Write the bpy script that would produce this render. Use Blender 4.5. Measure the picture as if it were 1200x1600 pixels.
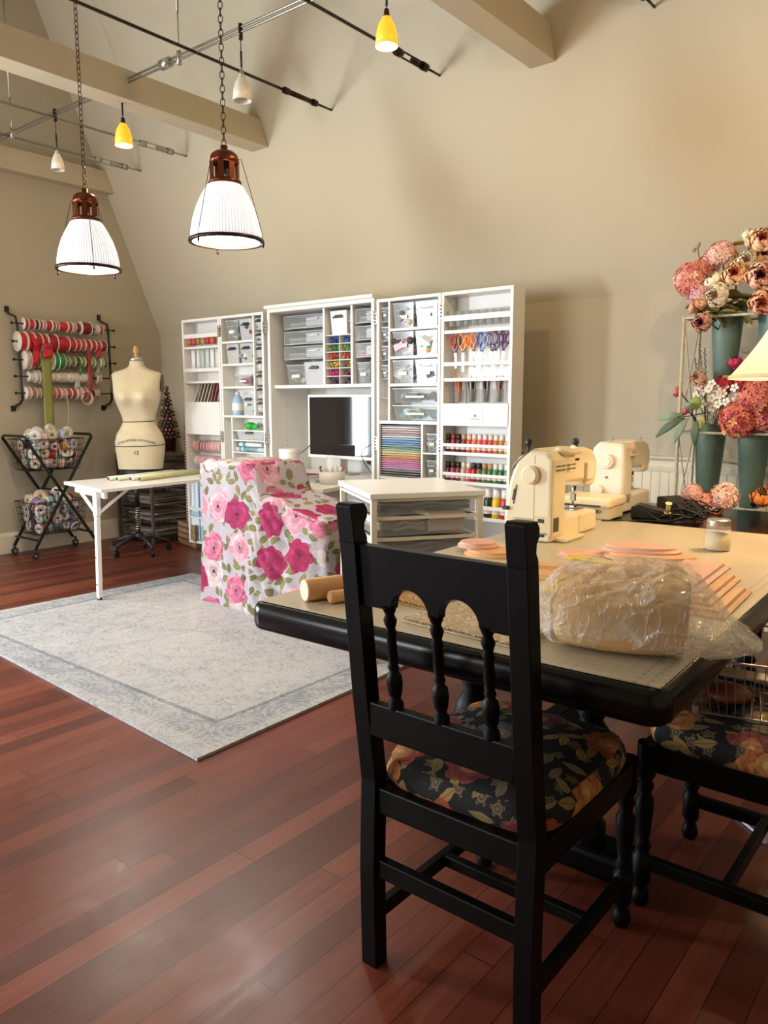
import bpy, bmesh, math, random
from mathutils import Vector, Matrix, noise
PI = math.pi
R = random.Random(7)
for o in list(bpy.data.objects):
    bpy.data.objects.remove(o)
S = bpy.context.scene
COL = S.collection

# ------------------------------------------------------------------ camera
F, TILT, YAW, CH = 1210.0, math.atan(172 / 1210.0), math.radians(39.0), 1.3
cd = bpy.data.cameras.new('camera'); cam = bpy.data.objects.new('camera', cd); COL.objects.link(cam)
cd.sensor_fit = 'VERTICAL'; cd.sensor_height = 24.0; cd.lens = 24.0 * F / 1600.0
cam.location = (0, 0, CH); cam.rotation_euler = (PI / 2 - TILT, 0, YAW)
S.camera = cam
cd.clip_start = 0.02

# ------------------------------------------------------------------ light
S.view_settings.view_transform = 'Standard'; S.view_settings.look = 'None'
S.view_settings.gamma = 1.0; S.view_settings.use_curve_mapping = False
S.view_settings.exposure = 0.8
W = bpy.data.worlds.new('world'); S.world = W; W.use_nodes = True
bg = W.node_tree.nodes['Background']; bg.inputs[0].default_value = (0.75, 0.88, 1.0, 1); bg.inputs[1].default_value = 3.0

def area(name, loc, size, rot, col, power):
    l = bpy.data.lights.new(name, 'AREA'); l.shape = 'RECTANGLE'; l.size, l.size_y = size
    l.color = col; l.energy = power
    o = bpy.data.objects.new(name, l); COL.objects.link(o); o.location = loc; o.rotation_euler = rot
    return o
# daylight entering through the gable windows, plus one added fill (each light stands in its window's opening)
area('daylight_gable', (-6.66, 1.13, 1.40), (1.6, .33), (0, -PI / 2, 0), (0.80, 0.94, 1.0), 34)
area('daylight_gable_far', (-6.64, -0.65, 1.45), (1.5, .7), (0, -PI / 2, 0), (0.84, 0.92, 1.0), 185)
area('fill_near_wall', (-4.6, -3.35, 1.75), (2.6, 1.5), (math.radians(90), 0, 0), (0.95, 0.97, 1.0), 85)  # fill light added behind the camera, in a made-up window

# ------------------------------------------------------------------ geometry helpers
def ray(px, py):
    th, yw = TILT, YAW
    fw = Vector((-math.sin(yw) * math.cos(th), math.cos(yw) * math.cos(th), -math.sin(th)))
    rt = Vector((math.cos(yw), math.sin(yw), 0)); up = rt.cross(fw)
    return fw + rt * (px - 600) / F - up * (py - 800) / F
def at(px, py, ax, v):
    r = ray(px, py); C = Vector((0, 0, CH)); t = (v - C[ax]) / r[ax]
    return C + r * t

class MB:
    def __init__(s):
        s.v = []; s.f = []; s.mi = []; s.sm = []; s.M = Matrix.Identity(4); s.uv = None
    def add(s, vs, fs, m=0, smooth=False):
        b = len(s.v); s.v += [s.M @ Vector(p) for p in vs]
        for f in fs:
            s.f.append([b + i for i in f]); s.mi.append(m); s.sm.append(smooth)
        return s
    def box(s, x0, x1, y0, y1, z0, z1, m=0):
        vs = [(x0, y0, z0), (x1, y0, z0), (x1, y1, z0), (x0, y1, z0), (x0, y0, z1), (x1, y0, z1), (x1, y1, z1), (x0, y1, z1)]
        return s.add(vs, [(0, 3, 2, 1), (4, 5, 6, 7), (0, 1, 5, 4), (1, 2, 6, 5), (2, 3, 7, 6), (3, 0, 4, 7)], m)
    def taper(s, w0, d0, w1, d1, z0, z1, m=0):
        vs = [(-w0, -d0, z0), (w0, -d0, z0), (w0, d0, z0), (-w0, d0, z0), (-w1, -d1, z1), (w1, -d1, z1), (w1, d1, z1), (-w1, d1, z1)]
        return s.add(vs, [(0, 3, 2, 1), (4, 5, 6, 7), (0, 1, 5, 4), (1, 2, 6, 5), (2, 3, 7, 6), (3, 0, 4, 7)], m)
    def bar(s, a, b, w, h, m=0, up=(0, 0, 1)):
        a, b = Vector(a), Vector(b); d = (b - a).normalized(); u = Vector(up)
        if abs(d.dot(u)) > 0.95: u = Vector((1, 0, 0)) if abs(d.x) < .9 else Vector((0, 1, 0))
        x = d.cross(u).normalized() * w / 2; y = x.cross(d).normalized() * h / 2
        vs = [a - x - y, a + x - y, a + x + y, a - x + y, b - x - y, b + x - y, b + x + y, b - x + y]
        return s.add(vs, [(0, 1, 2, 3), (7, 6, 5, 4), (0, 4, 5, 1), (1, 5, 6, 2), (2, 6, 7, 3), (3, 7, 4, 0)], m)
    def cyl(s, a, b, r0, r1=None, n=12, m=0, caps=True):
        return s.tube([a, b], [r0, r0 if r1 is None else r1], n, m, caps)
    def tube(s, pts, r, n=8, m=0, caps=True, closed=False):
        pts = [Vector(p) for p in pts]; k = len(pts)
        if not hasattr(r, '__len__'): r = [r] * k
        vs = []; prev = None
        for i, p in enumerate(pts):
            if closed: d = pts[(i + 1) % k] - pts[i - 1]
            else: d = pts[min(i + 1, k - 1)] - pts[max(i - 1, 0)]
            d.normalize()
            if prev is None:
                u = Vector((0, 0, 1)) if abs(d.z) < .9 else Vector((1, 0, 0)); x = d.cross(u).normalized()
            else:
                x = (prev - d * prev.dot(d)).normalized()
            prev = x; y = d.cross(x)
            for j in range(n):
                t = 2 * PI * j / n; vs.append(p + (x * math.cos(t) + y * math.sin(t)) * r[i])
        fs = []
        for i in range(k if closed else k - 1):
            i2 = (i + 1) % k
            for j in range(n):
                j2 = (j + 1) % n; fs.append((i * n + j, i * n + j2, i2 * n + j2, i2 * n + j))
        s.add(vs, fs, m, n > 5)
        if caps and not closed:
            b = len(s.v) - len(vs)
            s.f.append([b + j for j in range(n)][::-1]); s.mi.append(m); s.sm.append(False)
            s.f.append([b + (k - 1) * n + j for j in range(n)]); s.mi.append(m); s.sm.append(False)
        return s
    def lathe(s, prof, n=24, m=0, o=(0, 0, 0), smooth=True, sx=1, sy=1, flute=0, nf=0):
        vs = []; ox, oy, oz = o
        for (r, z) in prof:
            for j in range(n):
                t = 2 * PI * j / n; rr = r * (1 + (flute * math.cos(nf * t) if nf else 0))
                vs.append((ox + rr * math.cos(t) * sx, oy + rr * math.sin(t) * sy, oz + z))
        fs = []
        for i in range(len(prof) - 1):
            for j in range(n):
                j2 = (j + 1) % n; fs.append((i * n + j, i * n + j2, (i + 1) * n + j2, (i + 1) * n + j))
        return s.add(vs, fs, m, smooth)
    def ball(s, c, r, n=10, m=0, rz=None):
        rz = r if rz is None else rz
        k = max(5, n // 2 + 1)
        return s.lathe([(r * math.sin(PI * i / k) + 1e-5, -rz * math.cos(PI * i / k)) for i in range(k + 1)], n, m, c)
    def prism(s, poly, d0, d1, plane='xz', m=0, smooth=False):
        def q(a, b, d):
            return {'xz': (a, d, b), 'yz': (d, a, b), 'xy': (a, b, d)}[plane]
        n = len(poly); vs = [q(a, b, d0) for a, b in poly] + [q(a, b, d1) for a, b in poly]
        s.add(vs, [tuple(range(n)), tuple(range(2 * n - 1, n - 1, -1))], m)
        b = len(s.v) - 2 * n
        for i in range(n):
            j = (i + 1) % n; s.f.append([b + j, b + i, b + n + i, b + n + j]); s.mi.append(m); s.sm.append(smooth)
        return s
    def grid(s, fn, nu, nv, m=0, smooth=True, closeu=False):
        vs = [fn(i / nu, j / nv) for j in range(nv + 1) for i in range(nu + (0 if closeu else 1))]
        w = nu if closeu else nu + 1; fs = []
        for j in range(nv):
            for i in range(nu):
                i2 = (i + 1) % w; fs.append((j * w + i, j * w + i2, (j + 1) * w + i2, (j + 1) * w + i))
        return s.add(vs, fs, m, smooth)
    def mesh(s, name='mesh', fixn=True):
        me = bpy.data.meshes.new(name); me.from_pydata([tuple(p) for p in s.v], [], s.f)
        me.polygons.foreach_set('material_index', s.mi); me.polygons.foreach_set('use_smooth', s.sm)
        if fixn:
            bm = bmesh.new(); bm.from_mesh(me); bmesh.ops.recalc_face_normals(bm, faces=bm.faces); bm.to_mesh(me); bm.free()
        me.update(); return me

def P(name, mb, mats, parent=None, loc=None, rot=None, bevel=0, seg=2, sub=0, label=None, solid=0, fixn=True):
    """one part: one mesh object"""
    me = mb.mesh(name, fixn) if isinstance(mb, MB) else mb
    if not isinstance(mats, (list, tuple)): mats = [mats]
    while len(me.materials) < len(mats): me.materials.append(None)
    o = bpy.data.objects.new(name, me); COL.objects.link(o)
    for i, m in enumerate(mats):
        o.material_slots[i].link = 'OBJECT'; o.material_slots[i].material = m
    if parent: o.parent = parent
    if loc is not None: o.location = loc
    if rot is not None: o.rotation_euler = rot
    if solid:
        d = o.modifiers.new('solid', 'SOLIDIFY'); d.thickness = solid; d.offset = 0
    if sub:
        d = o.modifiers.new('sub', 'SUBSURF'); d.levels = d.render_levels = sub
    if bevel:
        d = o.modifiers.new('bevel', 'BEVEL'); d.width = bevel; d.segments = seg; d.limit_method = 'ANGLE'; d.angle_limit = math.radians(40); d.harden_normals = False
    if label: o['label'] = label
    return o
def tag(o, label, cat, group=None, kind=None):
    o['label'] = label; o['category'] = cat
    if group: o['group'] = group
    if kind: o['kind'] = kind
    return o
def T(name, label, cat, loc=(0, 0, 0), rz=0, group=None, rot=None):
    o = bpy.data.objects.new(name, None); COL.objects.link(o); o.empty_display_size = 0.05
    o.location = loc; o.rotation_euler = rot if rot else (0, 0, rz)
    return tag(o, label, cat, group)
def struct(name, mb, m, **k):
    o = P(name, mb, m, **k); o['kind'] = 'structure'; return o
def dup(o, parent=None):
    c = o.copy(); COL.objects.link(c)
    if parent is not None: c.parent = parent
    for ch in [x for x in bpy.data.objects if x.parent == o]: dup(ch, c)
    return c
ORD = ['leftmost', 'second', 'third', 'fourth', 'fifth', 'sixth', 'seventh', 'eighth', 'ninth', 'tenth', 'eleventh', 'twelfth', 'thirteenth', 'fourteenth', 'fifteenth', 'sixteenth', 'seventeenth', 'eighteenth']
def nth(i, n=99):
    return 'leftmost' if i == 0 else ('rightmost' if i == n - 1 else ORD[i] + ' from the left')

# ------------------------------------------------------------------ materials
def lin(c):
    if isinstance(c, str):
        c = [int(c[i:i + 2], 16) / 255 for i in (0, 2, 4)]
    return tuple(x / 12.92 if x <= .04045 else ((x + .055) / 1.055) ** 2.4 for x in c) + (1,)
class NT:
    """tiny node-expression helper"""
    def __init__(s, name):
        s.m = bpy.data.materials.new(name); s.m.use_nodes = True; s.t = s.m.node_tree
        s.b = s.t.nodes['Principled BSDF']; s.out = s.t.nodes['Material Output']
    def n(s, kind, **k):
        x = s.t.nodes.new(kind)
        for a, b in k.items(): setattr(x, a, b)
        return x
    def link(s, a, b): s.t.links.new(a, b)
    def put(s, sock, v):
        if hasattr(v, 'is_output') or isinstance(v, bpy.types.NodeSocket): s.link(v, sock)
        else: sock.default_value = v
    def math(s, op, a, b=0.0, c=0.0):
        x = s.n('ShaderNodeMath', operation=op); s.put(x.inputs[0], a); s.put(x.inputs[1], b)
        if op in ('MULTIPLY_ADD', 'SMOOTH_MIN', 'SMOOTH_MAX'): s.put(x.inputs[2], c)
        return x.outputs[0]
    def vec(s, op, a, b=(0, 0, 0), sc=None):
        x = s.n('ShaderNodeVectorMath', operation=op); s.put(x.inputs[0], a)
        if op == 'SCALE': s.put(x.inputs[3], sc)
        elif op != 'LENGTH': s.put(x.inputs[1], b)
        return x.outputs['Value' if op in ('LENGTH', 'DOT_PRODUCT') else 'Vector']
    def mix(s, f, a, b, mode='MIX'):
        x = s.n('ShaderNodeMix', data_type='RGBA', blend_type=mode); s.put(x.inputs[0], f); s.put(x.inputs[6], a); s.put(x.inputs[7], b)
        return x.outputs[2]
    def coord(s, which='Object'): return s.n('ShaderNodeTexCoord').outputs[which]
    def noise(s, v, scale, detail=3, rough=.5, out='Fac'):
        x = s.n('ShaderNodeTexNoise'); s.link(v, x.inputs['Vector']); x.inputs['Scale'].default_value = scale
        x.inputs['Detail'].default_value = detail; x.inputs['Roughness'].default_value = rough
        return x.outputs[out]
    def vor(s, v, scale, dim='2D', rnd=.8, feature='F1'):
        x = s.n('ShaderNodeTexVoronoi', voronoi_dimensions=dim, feature=feature); s.link(v, x.inputs['Vector']); x.inputs['Scale'].default_value = scale
        x.inputs['Randomness'].default_value = rnd
        return x
    def ramp(s, f, stops, mode='LINEAR'):
        x = s.n('ShaderNodeValToRGB'); s.link(f, x.inputs[0]); e = x.color_ramp.elements; x.color_ramp.interpolation = mode
        while len(e) < len(stops): e.new(0.5)
        for i, (p, c) in enumerate(stops): e[i].position = p; e[i].color = c if len(c) == 4 else tuple(c) + (1,)
        return x.outputs[0]
    def sep(s, v):
        x = s.n('ShaderNodeSeparateXYZ'); s.link(v, x.inputs[0]); return x.outputs
    def comb(s, a, b, c=0.0):
        x = s.n('ShaderNodeCombineXYZ'); s.put(x.inputs[0], a); s.put(x.inputs[1], b); s.put(x.inputs[2], c); return x.outputs[0]
    def bump(s, h, strength=.3, dist=.002):
        x = s.n('ShaderNodeBump'); x.inputs['Strength'].default_value = strength; x.inputs['Distance'].default_value = dist
        s.link(h, x.inputs['Height']); s.link(x.outputs[0], s.b.inputs['Normal'])
MATS = {}
def mat(name, col, rough=.5, metal=0, var=.06, vscale=20, bump=0, bscale=150, spec=.5, coat=0, trans=0, emit=None, estr=0, sss=0):
    if name in MATS: return MATS[name]
    k = NT(name); b = k.b; c = lin(col)
    v = k.coord('Object'); nz = k.noise(v, vscale, 4)
    d = tuple(min(1, x * (1 - var * 2)) for x in c[:3]) + (1,); e = tuple(min(1, x * (1 + var)) for x in c[:3]) + (1,)
    k.link(k.mix(nz, d, e), b.inputs['Base Color'])
    b.inputs['Roughness'].default_value = rough; b.inputs['Metallic'].default_value = metal
    b.inputs['Specular IOR Level'].default_value = spec; b.inputs['Coat Weight'].default_value = coat
    b.inputs['Transmission Weight'].default_value = trans
    if bump: k.bump(k.noise(v, bscale, 4), bump, .002)
    if emit: b.inputs['Emission Color'].default_value = lin(emit); b.inputs['Emission Strength'].default_value = estr
    MATS[name] = k.m; return k.m
def film(name, col, alpha, rough=.15, bump=0, bscale=40, gloss=.5):
    """thin clear plastic: partly transparent sheet with a glossy coat"""
    if name in MATS: return MATS[name]
    k = NT(name); b = k.b; b.inputs['Base Color'].default_value = lin(col); b.inputs['Roughness'].default_value = rough
    v = k.coord('Object'); nz = k.noise(v, 6, 3)
    k.link(k.math('MULTIPLY_ADD', nz, .2, alpha - .1), b.inputs['Alpha']); b.inputs['Specular IOR Level'].default_value = gloss
    if bump:
        k.bump(k.noise(v, bscale, 5, .6), bump, .01)
    MATS[name] = k.m; return k.m

wallm = mat('wall_paint', 'b9ae97', .85, var=.03, vscale=1.5, bump=.08, bscale=90, spec=.25)
slopem = mat('slope_paint', 'c0b69e', .85, var=.03, vscale=1.2, bump=.08, bscale=90, spec=.25)
beamm = mat('beam_paint', 'c2b498', .5, var=.04, vscale=6, bump=.1, bscale=30)
trimm = mat('trim_paint', 'ddd2b8', .45, var=.03, vscale=4)
white = mat('white_laminate', 'e8e5df', .35, var=.02, vscale=3)
whitemet = mat('white_metal', 'efeeea', .4, var=.02)
almond = mat('almond_plastic', 'e3d3ac', .38, var=.03, vscale=8)
ivory = mat('ivory_plastic', 'e6dcc4', .38, var=.03, vscale=8)
blackw = mat('black_paint', '080707', .40, var=.25, vscale=9, bump=.06, bscale=60, spec=.13)
blackt = mat('black_table_paint', '070606', .22, var=.2, vscale=7, spec=.25)
blackm = mat('black_metal', '14130f', .4, var=.1)
greym = mat('grey_metal', '6a665f', .45, var=.08, metal=.4)
steel = mat('brushed_steel', 'b9b4aa', .32, metal=.9, var=.05)
chrome = mat('chrome', 'd5d3cf', .15, metal=1, var=.02)
copper = mat('aged_copper', '6e3820', .3, metal=.85, var=.25, vscale=25)
bronze = mat('dark_bronze', '3a241a', .35, metal=.7, var=.2)
darkpl = mat('black_plastic', '161514', .4, var=.1)
oak = mat('pale_maple', 'd9a26c', .5, var=.08, vscale=30)
paperm = mat('white_paper', 'f0ede6', .7, var=.02)
clear = film('clear_plastic', 'b4bab8', .24, .12)
clear2 = film('frosted_plastic', 'dcdedf', .5, .25)
def cm(hexc, rough=.55, **k): return mat('colour_' + hexc + ('' if rough == .55 else '_%d' % int(rough * 100)), hexc, rough, **k)

def wood_floor():
    k = NT('plank_floor'); b = k.b; v = k.sep(k.coord('Object'))
    w = .083; xr = k.math('DIVIDE', v[0], w); row = k.math('FLOOR', xr); fx = k.math('SUBTRACT', xr, row)
    wn = k.n('ShaderNodeTexWhiteNoise', noise_dimensions='1D'); k.link(row, wn.inputs['W'])
    yy = k.math('MULTIPLY_ADD', wn.outputs['Value'], 9.3, v[1]); yr = k.math('DIVIDE', yy, 1.5); seg = k.math('FLOOR', yr); fy = k.math('SUBTRACT', yr, seg)
    wn2 = k.n('ShaderNodeTexWhiteNoise', noise_dimensions='2D'); k.link(k.comb(row, seg), wn2.inputs['Vector'])
    tone = wn2.outputs['Value']
    gv = k.comb(k.math('MULTIPLY', v[0], 40), k.math('MULTIPLY_ADD', tone, 30, k.math('MULTIPLY', v[1], 2.2)), tone)
    grain = k.noise(gv, 1.6, 6, .62)
    f = k.math('MULTIPLY_ADD', tone, .50, k.math('MULTIPLY', grain, .5))
    col = k.ramp(f, [(.12, lin('451b12')), (.38, lin('602a1b')), (.62, lin('773826')), (.9, lin('954e34'))])
    big = k.noise(k.coord('Object'), .9, 3)
    col = k.mix(k.math('MULTIPLY', big, .35), col, lin('4a1510'))
    ex = k.math('MINIMUM', fx, k.math('SUBTRACT', 1, fx)); ey = k.math('MINIMUM', fy, k.math('SUBTRACT', 1, fy))
    gap = k.math('MAXIMUM', k.math('LESS_THAN', ex, .016), k.math('LESS_THAN', ey, .0012))
    col = k.mix(k.math('MULTIPLY', gap, .75), col, lin('1c0705'))
    k.link(col, b.inputs['Base Color'])
    scuff = k.noise(k.coord('Object'), 5, 6, .7)
    k.link(k.math('MULTIPLY_ADD', scuff, .34, k.math('MULTIPLY_ADD', grain, .16, .12)), b.inputs['Roughness'])
    b.inputs['Specular IOR Level'].default_value = .55
    k.bump(k.math('SUBTRACT', k.math('MULTIPLY', grain, .4), gap), .25, .0015)
    return k.m
def rug_mat():
    k = NT('rug_weave'); b = k.b; v = k.coord('Object'); s = k.sep(v)
    n1 = k.noise(v, 26, 8, .75); n2 = k.noise(v, 1.6, 3)
    vo = k.vor(v, 4.2, '2D', .35); d = vo.outputs['Distance']
    ring = k.math('ABSOLUTE', k.math('SINE', k.math('MULTIPLY', k.math('ADD', d, k.math('MULTIPLY', n1, .12)), 26)))
    vo2 = k.vor(v, 13, '2D', .6); ring2 = k.math('ABSOLUTE', k.math('SINE', k.math('MULTIPLY', k.math('ADD', vo2.outputs['Distance'], k.math('MULTIPLY', n1, .2)), 15)))
    pat = k.math('MULTIPLY', k.math('ADD', ring, ring2), .5)
    n3 = k.noise(v, 9, 8, .8); f = k.math('ADD', k.math('MULTIPLY', pat, .17), k.math('MULTIPLY_ADD', n1, .55, k.math('MULTIPLY', n3, .42)))
    # border bands on the rug's own rectangle
    ax = k.math('ABSOLUTE', s[0]); ay = k.math('ABSOLUTE', s[1])
    e = k.math('MINIMUM', k.math('SUBTRACT', 1.30, ax), k.math('SUBTRACT', .93, ay))
    band = k.math('MULTIPLY', k.math('GREATER_THAN', e, .05), k.math('LESS_THAN', e, .19))
    line = k.math('LESS_THAN', k.math('ABSOLUTE', k.math('SUBTRACT', e, .2)), .012)
    f = k.math('SUBTRACT', k.math('ADD', f, k.math('MULTIPLY', band, -.07)), k.math('MULTIPLY', line, .2))
    f = k.math('ADD', f, k.math('MULTIPLY', k.math('SUBTRACT', n2, .5), .25))
    col = k.ramp(f, [(.30, lin('72787f')), (.47, lin('979a9e')), (.60, lin('bcb9b6')), (.80, lin('cecac5'))])
    wv = k.noise(k.comb(k.math('MULTIPLY', s[0], 8), k.math('MULTIPLY', s[1], 60)), 6, 3)
    col = k.mix(k.math('MULTIPLY', wv, .28), col, lin('8c8e92'))
    k.link(col, b.inputs['Base Color']); b.inputs['Roughness'].default_value = .95; b.inputs['Specular IOR Level'].default_value = .1
    k.bump(k.noise(v, 260, 3), .5, .004)
    return k.m
def floral(name, ground, cols, leafc, centre, cell, leafcell, extra=None, uvname=None, rough=.85, stemmy=0, leafw=.16, R0=.37):
    """printed flowers: round petalled blooms with curled petal lines, and pointed leaves, on a plain ground"""
    k = NT(name); b = k.b
    v = k.coord('UV')
    warp = k.noise(v, 9, 3, .5, 'Color')
    pv = k.vec('ADD', v, k.vec('SCALE', k.vec('SUBTRACT', warp, (.5, .5, .5)), sc=.035))
    def cellv(scale, rnd, off):
        p = k.vec('ADD', k.vec('SCALE', pv, sc=scale), off)
        vo = k.vor(p, 1.0, '2D', rnd); d = k.vec('SUBTRACT', p, vo.outputs['Position'])
        c = k.sep(vo.outputs['Color']); sd = k.sep(d)
        return d, sd, c, vo.outputs['Distance']
    out = ground
    if extra:   # small pale blossom sprays in the ground
        d, sd, c, r = cellv(1 / (leafcell * .7), .9, (3.3, 8.1, 0))
        th = k.math('ARCTAN2', sd[1], sd[0]); rad = k.math('MULTIPLY_ADD', k.math('SINE', k.math('MULTIPLY', th, 5)), .07, .27)
        m = k.math('MULTIPLY', k.math('LESS_THAN', r, rad), k.math('GREATER_THAN', c[0], .35))
        pet = k.mix(k.math('FRACT', k.math('MULTIPLY', r, 7)), extra[0], extra[1])
        out = k.mix(m, out, pet)
    # leaves, two layers
    for off, thr in (((1.7, 4.2, 0), .16), ((7.4, 2.6, 0), .30)):
        d, sd, c, r = cellv(1 / leafcell, .75, off)
        a = k.math('MULTIPLY', c[1], 6.283); ca, sa = k.math('COSINE', a), k.math('SINE', a)
        x = k.math('ADD', k.math('MULTIPLY', sd[0], ca), k.math('MULTIPLY', sd[1], sa)); y = k.math('SUBTRACT', k.math('MULTIPLY', sd[1], ca), k.math('MULTIPLY', sd[0], sa))
        wy = k.math('SUBTRACT', leafw, k.math('MULTIPLY', k.math('MULTIPLY', x, x), leafw / .17))
        ay = k.math('ABSOLUTE', y)
        m = k.math('MULTIPLY', k.math('LESS_THAN', ay, wy), k.math('GREATER_THAN', c[0], thr))
        vein = k.math('MAXIMUM', k.math('LESS_THAN', ay, .012), k.math('LESS_THAN', k.math('FRACT', k.math('MULTIPLY', k.math('ADD', x, ay), 9)), .16))
        lc = k.mix(k.math('MULTIPLY', vein, .6), k.mix(c[2], leafc[0], leafc[1]), leafc[2])
        out = k.mix(m, out, lc)
    # big blooms
    d, sd, c, r = cellv(1 / cell, .55, (.2, .6, 0))
    th = k.math('ARCTAN2', sd[1], sd[0])
    ph = k.math('MULTIPLY', c[2], 6.28)
    rad = k.math('ADD', R0, k.math('ADD', k.math('MULTIPLY', k.math('ABSOLUTE', k.math('SINE', k.math('ADD', k.math('MULTIPLY', th, 3.5), ph))), .08), k.math('MULTIPLY', k.math('SINE', k.math('ADD', k.math('MULTIPLY', th, 2), ph)), .03)))
    m = k.math('MULTIPLY', k.math('LESS_THAN', r, rad), k.math('GREATER_THAN', c[0], .12))
    sw = k.math('ADD', k.math('MULTIPLY', r, 11.5), k.math('MULTIPLY', k.math('ABSOLUTE', k.math('SINE', k.math('ADD', k.math('MULTIPLY', th, 2.5), k.math('MULTIPLY', k.math('FLOOR', k.math('MULTIPLY', r, 11.5)), 1.3)))), 1.1))
    fr = k.math('FRACT', sw)
    base = k.ramp(c[1], [(i / len(cols), cc[0]) for i, cc in enumerate(cols)], 'CONSTANT')
    lite = k.ramp(c[1], [(i / len(cols), cc[1]) for i, cc in enumerate(cols)], 'CONSTANT')
    pv2 = k.comb(k.math('MULTIPLY', th, 1.25), k.math('MULTIPLY_ADD', r, 10.5, k.math('MULTIPLY', c[1], 7)))
    ve = k.vor(pv2, 1.0, '2D', .75, 'DISTANCE_TO_EDGE'); vf = k.vor(pv2, 1.0, '2D', .75)
    edge = k.math('LESS_THAN', ve.outputs['Distance'], .045)
    lit_ = k.math('ADD', k.math('MULTIPLY', fr, .35), k.math('MULTIPLY', k.sep(vf.outputs['Color'])[0], .75))
    pc = k.mix(k.math('MINIMUM', k.math('POWER', lit_, 1.3), 1), base, lite)
    pc = k.mix(k.math('MULTIPLY', edge, .55), pc, base)
    pc = k.mix(k.math('MULTIPLY', k.math('LESS_THAN', r, .16), .35), pc, centre)
    pc = k.mix(k.math('LESS_THAN', r, .05), pc, centre)
    out = k.mix(m, out, pc)
    fine = k.noise(v, 160, 4)
    out = k.mix(k.math('MULTIPLY', fine, .14), out, (.2, .18, .16, 1))
    k.link(out, b.inputs['Base Color']); b.inputs['Roughness'].default_value = rough; b.inputs['Specular IOR Level'].default_value = .2
    k.bump(k.noise(v, 500, 2), .2, .001)
    return k.m
def boxuv(me, sc=1.0):
    uv = me.uv_layers.new(name='UVMap')
    for p in me.polygons:
        n = p.normal; ax = max(range(3), key=lambda i: abs(n[i]))
        for li in p.loop_indices:
            q = me.vertices[me.loops[li].vertex_index].co
            uv.data[li].uv = [(q.y + 3.1, q.z), (q.x, q.z), (q.x, q.y + 5.3)][ax]
floorm = wood_floor(); rugm = rug_mat()
rosecloth = floral('rose_print_cotton', lin('b2a9ae'),
    [(lin('8c1a4a'), lin('bb3f70')), (lin('b03a66'), lin('e0a0b2')), (lin('c4788e'), lin('e4c4c8')), (lin('8f1443'), lin('b83262')), (lin('a8355e'), lin('d78aa2')), (lin('b79aa2'), lin('ddd0c8'))],
    (lin('7d7648'), lin('565730'), lin('b5ab7a')), lin('6a1236'), .245, .088, extra=(lin('8686a6'), lin('d0cacc')), leafw=.21, R0=.36)
tapestry = floral('tapestry_upholstery', lin('07080f'),
    [(lin('7f3020'), lin('bf6a3c')), (lin('5b2228'), lin('9c5048')), (lin('2a2f44'), lin('6d6a68')), (lin('8a3c1a'), lin('c98a4a'))],
    (lin('a07c40'), lin('6d6448'), lin('0c0c12')), lin('c9a060'), .165, .075, extra=(lin('7d6a48'), lin('0a0c16')), leafw=.15, R0=.31)
# ------------------------------------------------------------------ room shell
GX, WY, HK, SL, NY, EX, CZ = -6.69, 4.72, 1.947, 2.434, -3.4, 2.6, 4.9
struct('floor', MB().box(GX - .12, EX + .12, NY - .12, WY + .12, -.1, 0), floorm)
# gable wall with two window openings
yt = WY - (CZ - HK) / SL
g = MB()
def gy(y0, y1, z0, z1): g.box(GX - .12, GX, y0, y1, z0, z1)
wins = [(.96, 1.30), (-1.02, -.28)]; wz0, wz1 = .58, 2.22
gy(NY, -1.02, 0, CZ); gy(-1.02, -.28, 0, wz0); gy(-1.02, -.28, wz1, CZ); gy(-.28, .96, 0, CZ); gy(.96, 1.30, 0, wz0); gy(.96, 1.30, wz1, CZ)
g.prism([(1.30, 0), (WY, 0), (WY, HK), (yt, CZ), (1.30, CZ)], GX - .12, GX, 'yz')
struct('wall_left', g, wallm)
struct('wall_far', MB().box(GX - .12, EX + .12, WY, WY + .12, 0, HK), wallm)
n = Vector((0, SL, 1)).normalized() * .1
struct('ceiling_slope', MB().prism([(WY, HK), (WY + n.y, HK + n.z), (yt + n.y, CZ + n.z), (yt, CZ)], GX - .12, EX + .12, 'yz'), slopem)
struct('ceiling', MB().box(GX - .12, EX + .12, NY - .12, yt + .1, CZ, CZ + .1), slopem)
nw = MB(); ow = [(-5.9, -3.3)]; xs = GX - .12
for a, b_ in ow:
    nw.box(xs, a, NY - .12, NY, 0, CZ); nw.box(a, b_, NY - .12, NY, 0, 1.0); nw.box(a, b_, NY - .12, NY, 2.5, CZ); xs = b_
nw.box(xs, EX + .12, NY - .12, NY, 0, CZ)
struct('wall_near', nw, wallm)
struct('wall_right', MB().box(EX, EX + .12, NY, WY, 0, CZ), wallm)
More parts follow.
